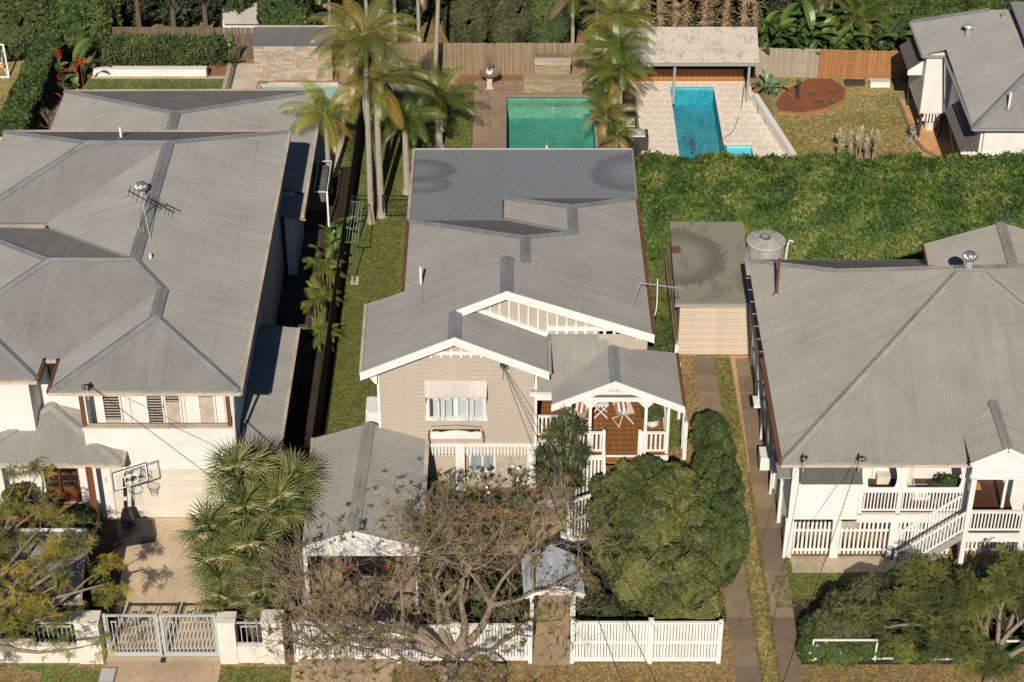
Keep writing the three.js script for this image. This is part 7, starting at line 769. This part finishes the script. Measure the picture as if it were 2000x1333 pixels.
// ---- strap leaved hedge
{ const g = T('ginger_hedge', 'dense hedge of strappy ginger plants along the left yard fence', 'hedge'), S = []; for (let i = 0; i < 1100; i++) S.push({ p: V(rr(-21.6, -15.2), rr(0.25, 1.45), rr(-45.2, -44.3)), n: V(rr(-0.3, 0.3), 1, rr(-0.1, 0.6)).normalize() }); foliage(g, 'foliage', rosetteG(6, 0.42, 0.065, 0.1, 1.2, 2, 1.2), mLeaf, S, 0.7, 1.15, [[0.03, 0.055, 0.012], [0.055, 0.09, 0.018], [0.1, 0.14, 0.03]]); }
// ---- fan palms of the left driveway
function fanG() { const b = GB(), st = 0.55; b.quad(V(0, -0.012, 0), V(0, 0.012, 0), V(st, 0.012, 0), V(st, -0.012, 0)); b.quad(V(0, 0, -0.012), V(0, 0, 0.012), V(st, 0, 0.012), V(st, 0, -0.012)); const n = 20; for (let i = 0; i < n; i++) { const a = (i / (n - 1) - 0.5) * 4.8, L = 0.84 * (0.62 + 0.38 * Math.cos(a * 0.55)) * rr(0.92, 1.05), d = V(Math.cos(a), -0.12 - 0.1 * rnd(), Math.sin(a)).normalize(), s = V(-Math.sin(a), 0, Math.cos(a)), o = V(st, 0, 0), m = o.clone().addScaledVector(d, L * 0.5), t = o.clone().addScaledVector(d, L); t.y -= 0.07 + 0.05 * rnd(); const w = 0.017, up = V(0, 0.014, 0); b.quad(o, o.clone().addScaledVector(s, 0.008), m.clone().addScaledVector(s, w).add(up), m.clone().sub(up)); b.quad(o, m.clone().sub(up), m.clone().addScaledVector(s, -w).add(up), o.clone().addScaledVector(s, -0.008)); b.tri(m.clone().addScaledVector(s, w).add(up), t, m.clone().sub(up)); b.tri(m.clone().sub(up), t, m.clone().addScaledVector(s, -w).add(up)); } return b.done(); }
const FAN = [fanG(), fanG(), fanG()];
function fanPalm(label, x, z, h, n, s, cs = [[0.08, 0.11, 0.03], [0.125, 0.15, 0.042], [0.18, 0.19, 0.06], [0.26, 0.235, 0.09]], tilt = 0) { const g = T('fan_palm', label, 'palm'); n = Math.round(n * 0.85); add(g, 'trunk', limbGeo([{ pts: [V(x, 0, z), V(x, h * 0.5, z), V(x, h, z)], r: [0.14, 0.12, 0.09] }], 9), mBarkDark); for (let i = 0; i < n; i++) { const t = i / n, el = 1.35 - 1.75 * t, m = add(g, 'fan_leaf', pick(FAN), LM(pick(cs), 0.45)); m.position.set(x, h - 0.25 * t, z); m.rotation.order = 'YZX'; m.rotation.set(rr(-0.3, 0.3), i * 2.39996 + rr(-0.2, 0.2), el); m.scale.setScalar(s * rr(0.82, 1.12)); } }
for (const [lab, x, z, h, n, s] of [['tallest fan palm of the left driveway cluster', -9.7, -5.2, 4.0, 30, 1.15], ['fan palm at the driveway edge left of the cluster', -10.55, -3.5, 2.9, 26, 1.05], ['fan palm at the right side of the cluster by the carport', -8.2, -4.3, 3.4, 28, 1.1], ['fan palm in the middle of the cluster', -9.35, -4.0, 3.2, 28, 1.1], ['fan palm overhanging the driveway low at the left', -10.2, -2.6, 2.1, 26, 1.05], ['fan palm at the centre front of the cluster', -9.1, -2.8, 2.5, 26, 1.1], ['fan palm touching the carport roof edge', -7.8, -5.6, 3.4, 26, 1.0], ['smallest fan palm right behind the gate pillar', -10.05, -1.7, 1.3, 22, 0.9], ['low fan palm behind the front wall infill', -8.7, -1.8, 1.4, 22, 0.95], ['fan palm at the back of the cluster beside the house wall', -9.0, -6.6, 3.3, 24, 1.0]]) fanPalm(lab, x, z, h, n, s);
for (const [lab, x, z, h] of [['small fan palm beside the green pool right edge', 4.45, -38.9, 1.7], ['fan palm low among the right pool palms', 4.7, -37.4, 1.3]]) fanPalm(lab, x, z, h, 18, 0.85, [[0.09, 0.11, 0.03], [0.13, 0.14, 0.04]]);
// ---- dragon tree by the verandah, silver spiky stems, agaves
function spiky(name, label, cat, list, geo, colors, mat = mPalmTrunk) { const g = T(name, label, cat); for (const [x, y, z, bx, bz, s, r] of list) { add(g, 'stem', limbGeo([{ pts: [V(bx, 0, bz), V((bx + x) / 2 + rr(-0.15, 0.15), y * 0.5, (bz + z) / 2), V(x, y, z)], r: [r || 0.07, (r || 0.07) * 0.7, 0.03] }], 7), mat); for (let k = 0; k < 2; k++) { const m = add(g, 'leaf_rosette', geo[k % geo.length], LM(pick(colors), 0.5)); m.position.set(x, y - 0.12 * k, z); m.rotation.set(rr(-0.3, 0.3), rr(0, 6), rr(-0.3, 0.3)); m.scale.setScalar(s * (1 - 0.1 * k)); } } return g; }
const SPK = [rosetteG(36, 0.5, 0.05, -0.6, 1.4, 1, 0.5), rosetteG(36, 0.5, 0.05, -0.6, 1.4, 1, 0.5)];
{ const L = []; for (const [x, y] of [[1.95, 4.75], [2.2, 4.35], [1.55, 4.45], [1.3, 4.0], [1.75, 3.9], [2.1, 3.75], [2.45, 3.9], [1.2, 3.4], [1.6, 3.25], [2.0, 3.2], [2.4, 3.2], [1.05, 2.75], [1.45, 2.6], [1.85, 2.65], [2.25, 2.6], [2.6, 2.5], [1.2, 2.1], [1.6, 2.0], [2.4, 1.95], [1.7, 4.15], [2.25, 3.45], [1.4, 3.0], [1.9, 2.95], [2.6, 3.1], [1.0, 2.3], [2.05, 2.3], [1.65, 2.3]]) L.push([x, y, -7.7 + rr(-0.45, 0.55), 2.0 + rr(-0.2, 0.2), -7.9 + rr(-0.15, 0.15), rr(0.75, 1.02), 0.045]); spiky('dragon_tree', 'many headed spiky dragon tree with pale stems in front of the verandah', 'plant', L, SPK, [[0.035, 0.05, 0.018], [0.05, 0.065, 0.025], [0.07, 0.085, 0.03]], M([0.34, 0.28, 0.21], 0.9, { map: barkTex })); }
{ const L = []; for (const [x, z, h] of [[15.8, -34.4, 1.5], [16.3, -34.3, 1.5], [16.7, -34.5, 1.6], [17.1, -34.4, 1.45], [17.5, -34.4, 1.4]]) for (let k = 0; k < 3; k++) L.push([x + rr(-0.15, 0.15), h - k * 0.35, z, x + rr(-0.05, 0.05), z, 0.85, 0.04]); spiky('silver_cordyline', 'row of silvery spiky stems on the right lawn before the hedge', 'plant', L, [rosetteG(20, 0.5, 0.045, 0.3, 1.5, 1, 0.2)], [[0.42, 0.39, 0.25], [0.35, 0.34, 0.21], [0.5, 0.46, 0.31]]); }
{ const ag = [rosetteG(16, 0.62, 0.2, 0.15, 1.1, 2, 0.4)]; for (const [x, z, s, lab] of [[16.7, -3.95, 1, 'pale green agave left of the porch posts below the balustrade'], [17.5, -3.9, 1.2, 'largest pale green agave below the porch balustrade'], [18.2, -3.9, 0.95, 'pale green agave at the right below the porch'], [15.7, -4.0, 0.9, 'dark agave under the side stairs'], [17.9, -3.4, 0.8, 'small yellow green agave in front of the porch post']]) { const g = T('agave', lab, 'agave'); add(g, 'stem', limbGeo([{ pts: [V(x, 0, z), V(x, 0.2, z), V(x, 0.45, z)], r: [0.08, 0.07, 0.05] }], 7), mBark); const b = GB(); for (let i = 0; i < 20; i++) { const el = 1.35 - 1.15 * (i / 20), lg = agLeaf(); const m = add(g, 'leaf', lg, LM(pick(s < 0.92 ? [[0.06, 0.1, 0.03], [0.1, 0.15, 0.035]] : [[0.13, 0.2, 0.08], [0.16, 0.23, 0.1], [0.18, 0.24, 0.06]]), 0.45)); m.position.set(x, 0.45, z); m.rotation.order = 'YZX'; m.rotation.set(0, i * 2.4, el); m.scale.setScalar(s * rr(0.85, 1.1)); } } }
function agLeaf() { if (agLeaf.g) return agLeaf.g; const b = GB(); let prev = null; for (let k = 0; k <= 6; k++) { const t = k / 6, w = k === 6 ? 0.004 : 0.085 * Math.pow(Math.sin(PI * (0.2 + 0.75 * t)), 0.8), x = 0.62 * t, y = -0.12 * t * t, l = V(x, y + w * 0.3, -w), c = V(x, y, 0), r = V(x, y + w * 0.3, w); if (prev) { b.quad(prev[0], prev[1], c, l); b.quad(prev[1], prev[2], r, c); } prev = [l, c, r]; } return agLeaf.g = b.done(); }
for (const [x, z, lab] of [[15.3, -41.3, 'tiny green plant near the mulch bed centre'], [15.6, -40.5, 'small spiky plant at the mulch bed front'], [16.4, -41.5, 'small pale plant at the mulch bed right'], [16.3, -40.4, 'small dark plant at the mulch bed lower right']]) { const g = T('small_plant', lab, 'plant'); const m = add(g, 'foliage', STRAP[0], LM([0.13, 0.16, 0.05])); m.position.set(x, 0.05, z); m.scale.setScalar(0.6); const q = add(g, 'foliage', STRAP[1], LM([0.09, 0.13, 0.04])); q.position.set(x, 0.12, z); q.scale.setScalar(0.45); }
{ const g = T('leafless_shrub', 'dry leafless brown shrub beside the far left hedge', 'shrub'), out = []; out.tips = []; for (let i = 0; i < 16; i++) branch(V(-22.3 + rr(-0.5, 0.5), 0, -36.5 + rr(-0.8, 0.8)), V(rr(-0.5, 0.5), 1, rr(-0.4, 0.4)).normalize(), 0.8, 0.03, 2, { max: 4, taper: 0.7, wander: 0.15, lift: 0.2, top: 3, side: 0.2, three: 0.4, spread: 0.45, shrink: 0.7 }, out); tubes(g, out, M([0.25, 0.17, 0.11], 0.9), { limb: 1 }); }
// plants in pots
for (const [g, x, y, z, r] of potSpots) foliage(g, 'foliage', LG[0], mLeaf, blobs([[x, y + (r < 0.16 && x > 15.5 ? 0.45 : 0.3), z, r * 2, r < 0.16 && x > 15.5 ? 0.45 : 0.3, r * 2]], 160, 0.5, 0, 0), 0.5, 0.8, MID);
{ const g = roots.find((o) => o.userData.spot); foliage(g, 'foliage', LG[0], mLeaf, blobs([[5.3, 3.05, -10.3, 0.4, 0.4, 0.35]], 200, 0.5, 0, 0), 0.6, 1, MID); delete g.userData.spot; }
{ const g = T('young_shrub', 'young leafy shrub growing in the concrete planter by the porch', 'shrub'); add(g, 'stem', limbGeo([{ pts: [V(-15.8, 0.4, -6.5), V(-15.75, 0.8, -6.45), V(-15.7, 1.2, -6.5)], r: [0.03, 0.025, 0.015] }], 6), mBark); foliage(g, 'foliage', LG[0], mLeaf, blobs([[-15.8, 1.15, -6.45, 0.5, 0.35, 0.4]], 110, 0.6, 0, 0), 0.9, 1.3, [[0.03, 0.05, 0.015], [0.05, 0.075, 0.02]]); }
{ const g = T('pot_plant', 'orange terracotta pot with a feathery shrub at the far left porch post', 'potted plant'); lathe(g, 'pot', M([0.4, 0.15, 0.05], 0.6), -18.2, 0, -7.2, [[0, 0], [0.25, 0], [0.42, 0.4], [0.36, 0.7], [0.3, 0.7], [0, 0.6]]); foliage(g, 'foliage', LG[1], mLeaf, blobs([[-18.2, 1.3, -7.2, 0.5, 0.6, 0.5]], 120, 0.5, 0, 0), 0.7, 1.1, [[0.07, 0.09, 0.02], [0.15, 0.14, 0.02]]); }
// ---- trees beyond the back fences
function bgTree(name, label, x, z, h, rx, geo, s0, s1, colors, trunkH, per = 90, group) { const g = T(name, label, 'tree', group); const L = []; const n = 7; for (let i = 0; i < n; i++) { const a = i * 2.4, q = Math.sqrt((i + 0.5) / n); L.push([x + rx * 0.62 * q * Math.cos(a), trunkH + (h - trunkH) * (0.45 + 0.35 * (1 - q)) + rr(-0.3, 0.3), z + rx * 0.55 * q * Math.sin(a), rx * rr(0.42, 0.58), (h - trunkH) * rr(0.34, 0.46), rx * rr(0.42, 0.55)]); } foliage(g, 'crown', geo, mLeaf, blobs(L, per, 0.45, 0.15, 0.06), s0, s1, colors); const out = []; out.tips = []; add(g, 'trunk', limbGeo([{ pts: [V(x, 0, z), V(x + 0.08, trunkH * 0.6 + 0.3, z), V(x, h * 0.75, z)], r: [0.16, 0.13, 0.05] }], 8), mBarkDark); return g; }
bgTree('broadleaf_tree', 'large leaved green tree above the far left lawn hedge', -22.6, -46.3, 3.6, 1.9, BG[0], 0.7, 1.2, BRIGHT, 0.3, 60); bgTree('broadleaf_tree', 'dark hedge like tree at the upper left corner', -26.0, -46.6, 3.2, 2.4, LG[0], 0.9, 1.4, MID, 0.1, 90);
for (const [x, z, w] of [[-20.0, -47.6, 'leftmost'], [-18.2, -47.9, 'middle'], [-16.4, -47.4, 'rightmost']]) { const g = T('she_oak', `${w} of three sparse dark trees with bare trunks behind the left yard fence`, 'tree', 'dark straight trunk trees behind the left yard'); add(g, 'trunk', limbGeo([{ pts: [V(x, 0, z), V(x + 0.05, 2.5, z), V(x - 0.05, 6, z)], r: [0.16, 0.13, 0.07] }], 8), mBarkDark); foliage(g, 'crown', LG[1], mLeaf, blobs([[x, 2.6, z - 0.6, 0.9, 1.6, 0.7], [x + 0.6, 3.4, z, 0.7, 1.3, 0.6], [x - 0.6, 3.8, z, 0.7, 1.6, 0.6]], 55, 0.6, 0.4, 0.1), 0.8, 1.3, [[0.018, 0.026, 0.01], [0.035, 0.045, 0.016]]); }
bgTree('broadleaf_tree', 'rounded bright green tree behind the tin capped stone wall', -12.0, -46.9, 3.1, 1.5, LG[0], 0.8, 1.3, BRIGHT, 0.2, 130);
{ const g = T('distant_shed', 'striped tin roof glimpsed behind the left yard fence trees', 'shed'); roof(g, corr([0.6, 0.57, 0.52], 0.5), [-15.6, 1.9, -48.4], [-13.6, 1.9, -48.4], [-13.4, 1.5, -46.6], [-15.3, 1.5, -46.6]); B(g, 'wall', mWhiteWall, -15.4, -13.6, 0, 1.5, -48, -46.9); }
for (const [x, z, h, r, c, lab] of [[-2.2, -46.3, 3.4, 1.5, OLIVE, 'leftmost front olive bush tree'], [0.0, -46.6, 3.6, 1.7, OLIVE, 'middle front olive bush tree'], [1.9, -46.2, 3.2, 1.4, MID, 'brighter green bush tree at the right'], [-0.8, -48.4, 4.8, 2.0, OLIVE, 'taller rear olive bush tree at the left'], [2.6, -48.6, 4.4, 2.0, OLIVE, 'taller rear olive bush tree at the right']]) bgTree('olive_tree', lab + ' behind the middle back fence', x, z, h, r, SG[0], 1, 1.5, c, 0.1, 170, 'bush trees behind the middle back fence');
for (const [x, z, h, r, w] of [[20.2, -46.6, 3.4, 1.7, 'leftmost'], [22.6, -46.9, 3.6, 1.8, 'second from left'], [25.2, -47.0, 3.6, 1.9, 'third from left'], [27.6, -47, 3.8, 2, 'rightmost']]) bgTree('broadleaf_tree', w + ' of the green leafy trees behind the far right house', x, z, h, r, BG[0], 0.55, 0.95, BRIGHT, 0.2, 75, 'leafy trees behind the far right house');
{ const g = T('far_woodland', 'dark mass of trees filling the distance beyond the back gardens', 'trees'); g.userData.kind = 'stuff'; const L = []; for (let x = -32; x <= 34; x += 2.2) for (let z = -50; z > -62; z -= 3.6) L.push([x + rr(-0.7, 0.7), rr(2.2, 3.4), z + rr(-0.8, 0.8), rr(1.5, 2.1), rr(2.2, 3.6), rr(1.5, 2.1)]); foliage(g, 'crown', BG[0], mLeaf, blobs(L, 16, 0.4, 0.3, 0), 1, 1.7, [[0.015, 0.026, 0.008], [0.03, 0.045, 0.012], [0.05, 0.07, 0.018]]); }
// ---- grass standing up from lawns and verges
{ const reg = [[-7.3, -5.1, -29, -13, 3200, 0], [-7.2, -5.2, -13, -9.3, 500, 0], [-15.5, 19, 0.2, 3, 3600, 1], [8.44, 9.05, -18, 1.2, 1000, 1], [13.6, 19.6, -39.2, -33.2, 2400, 1], [9.3, 13, -4.5, -2.7, 700, 0], [-2.5, 0.7, -7.8, -6.8, 400, 0], [5.3, 6.6, -24, -12, 900, 0], [-7.3, -2.2, -43, -33, 1600, 0], [-21.5, -14.9, -43, -36, 1400, 0], [8.42, 8.5, -18, 1.2, 400, 0], [9.02, 9.1, -10, 1.2, 300, 0], [9.95, 10.1, -10, -4, 300, 0]], N = reg.reduce((a, q) => a + q[4], 0);
  const im = new THREE.InstancedMesh(rosetteG(9, 0.1, 0.02, 0.5, 1.4), mLeafMat, N), m = new THREE.Matrix4(), c = new THREE.Color(); let k = 0;
  for (const [x0, x1, z0, z1, n, dry] of reg) for (let i = 0; i < n; i++) { m.compose(V(rr(x0, x1), 0.0, rr(z0, z1)), qy.setFromAxisAngle(UP, rnd() * 6.3), V(1, 1, 1).multiplyScalar(rr(0.5, 1.25))); im.setMatrixAt(k, m); const vg = z0 === 0.2, px = m.elements[12]; if (vg && ((px > -14 && px < -9.9) || (px > -7.5 && px < -4) || (px > 7.4 && px < 8.5) || (px > 8.95 && px < 9.9))) m.scale(V(0.01, 0.01, 0.01)), im.setMatrixAt(k, m); const t = rnd(); dry ? c.setRGB(0.15 + 0.15 * t, 0.12 + 0.08 * t, 0.04 + 0.03 * t) : c.setRGB(0.07 + 0.09 * t, 0.09 + 0.06 * t, 0.018 + 0.02 * t); im.setColorAt(k++, c); }
  im.name = nm('grass'); scene.add(stuff(tag(im, 'short tufts of green and dry grass standing on lawns and verges', 'grass'))); }
// ---- fallen leaves on the street verge
{ const n = 900, im = new THREE.InstancedMesh(rosetteG(2, 0.07, 0.04, 0.05, 0.3), M(0xffffff, 0.9, { side: THREE.DoubleSide }), n), m = new THREE.Matrix4(), c = new THREE.Color(); for (let i = 0; i < n; i++) { const onPath = i % 4 === 0; m.compose(V(onPath ? rr(-7.4, 2) : rr(-16, 19), 0.03, onPath ? rr(-6, 0) : rr(0.15, 2.6)), qy.setFromAxisAngle(UP, rnd() * 6.3), V(1, 1, 1).multiplyScalar(rr(0.5, 1.3))); im.setMatrixAt(i, m); c.setRGB(rr(0.2, 0.5), rr(0.12, 0.3), rr(0.05, 0.12)); im.setColorAt(i, c); } im.name = nm('leaf_litter'); scene.add(stuff(tag(im, 'scattered dry leaves on the verge and front paths', 'leaves'))); }

roots.forEach((g) => settle(g));
renderer.render(scene, camera);
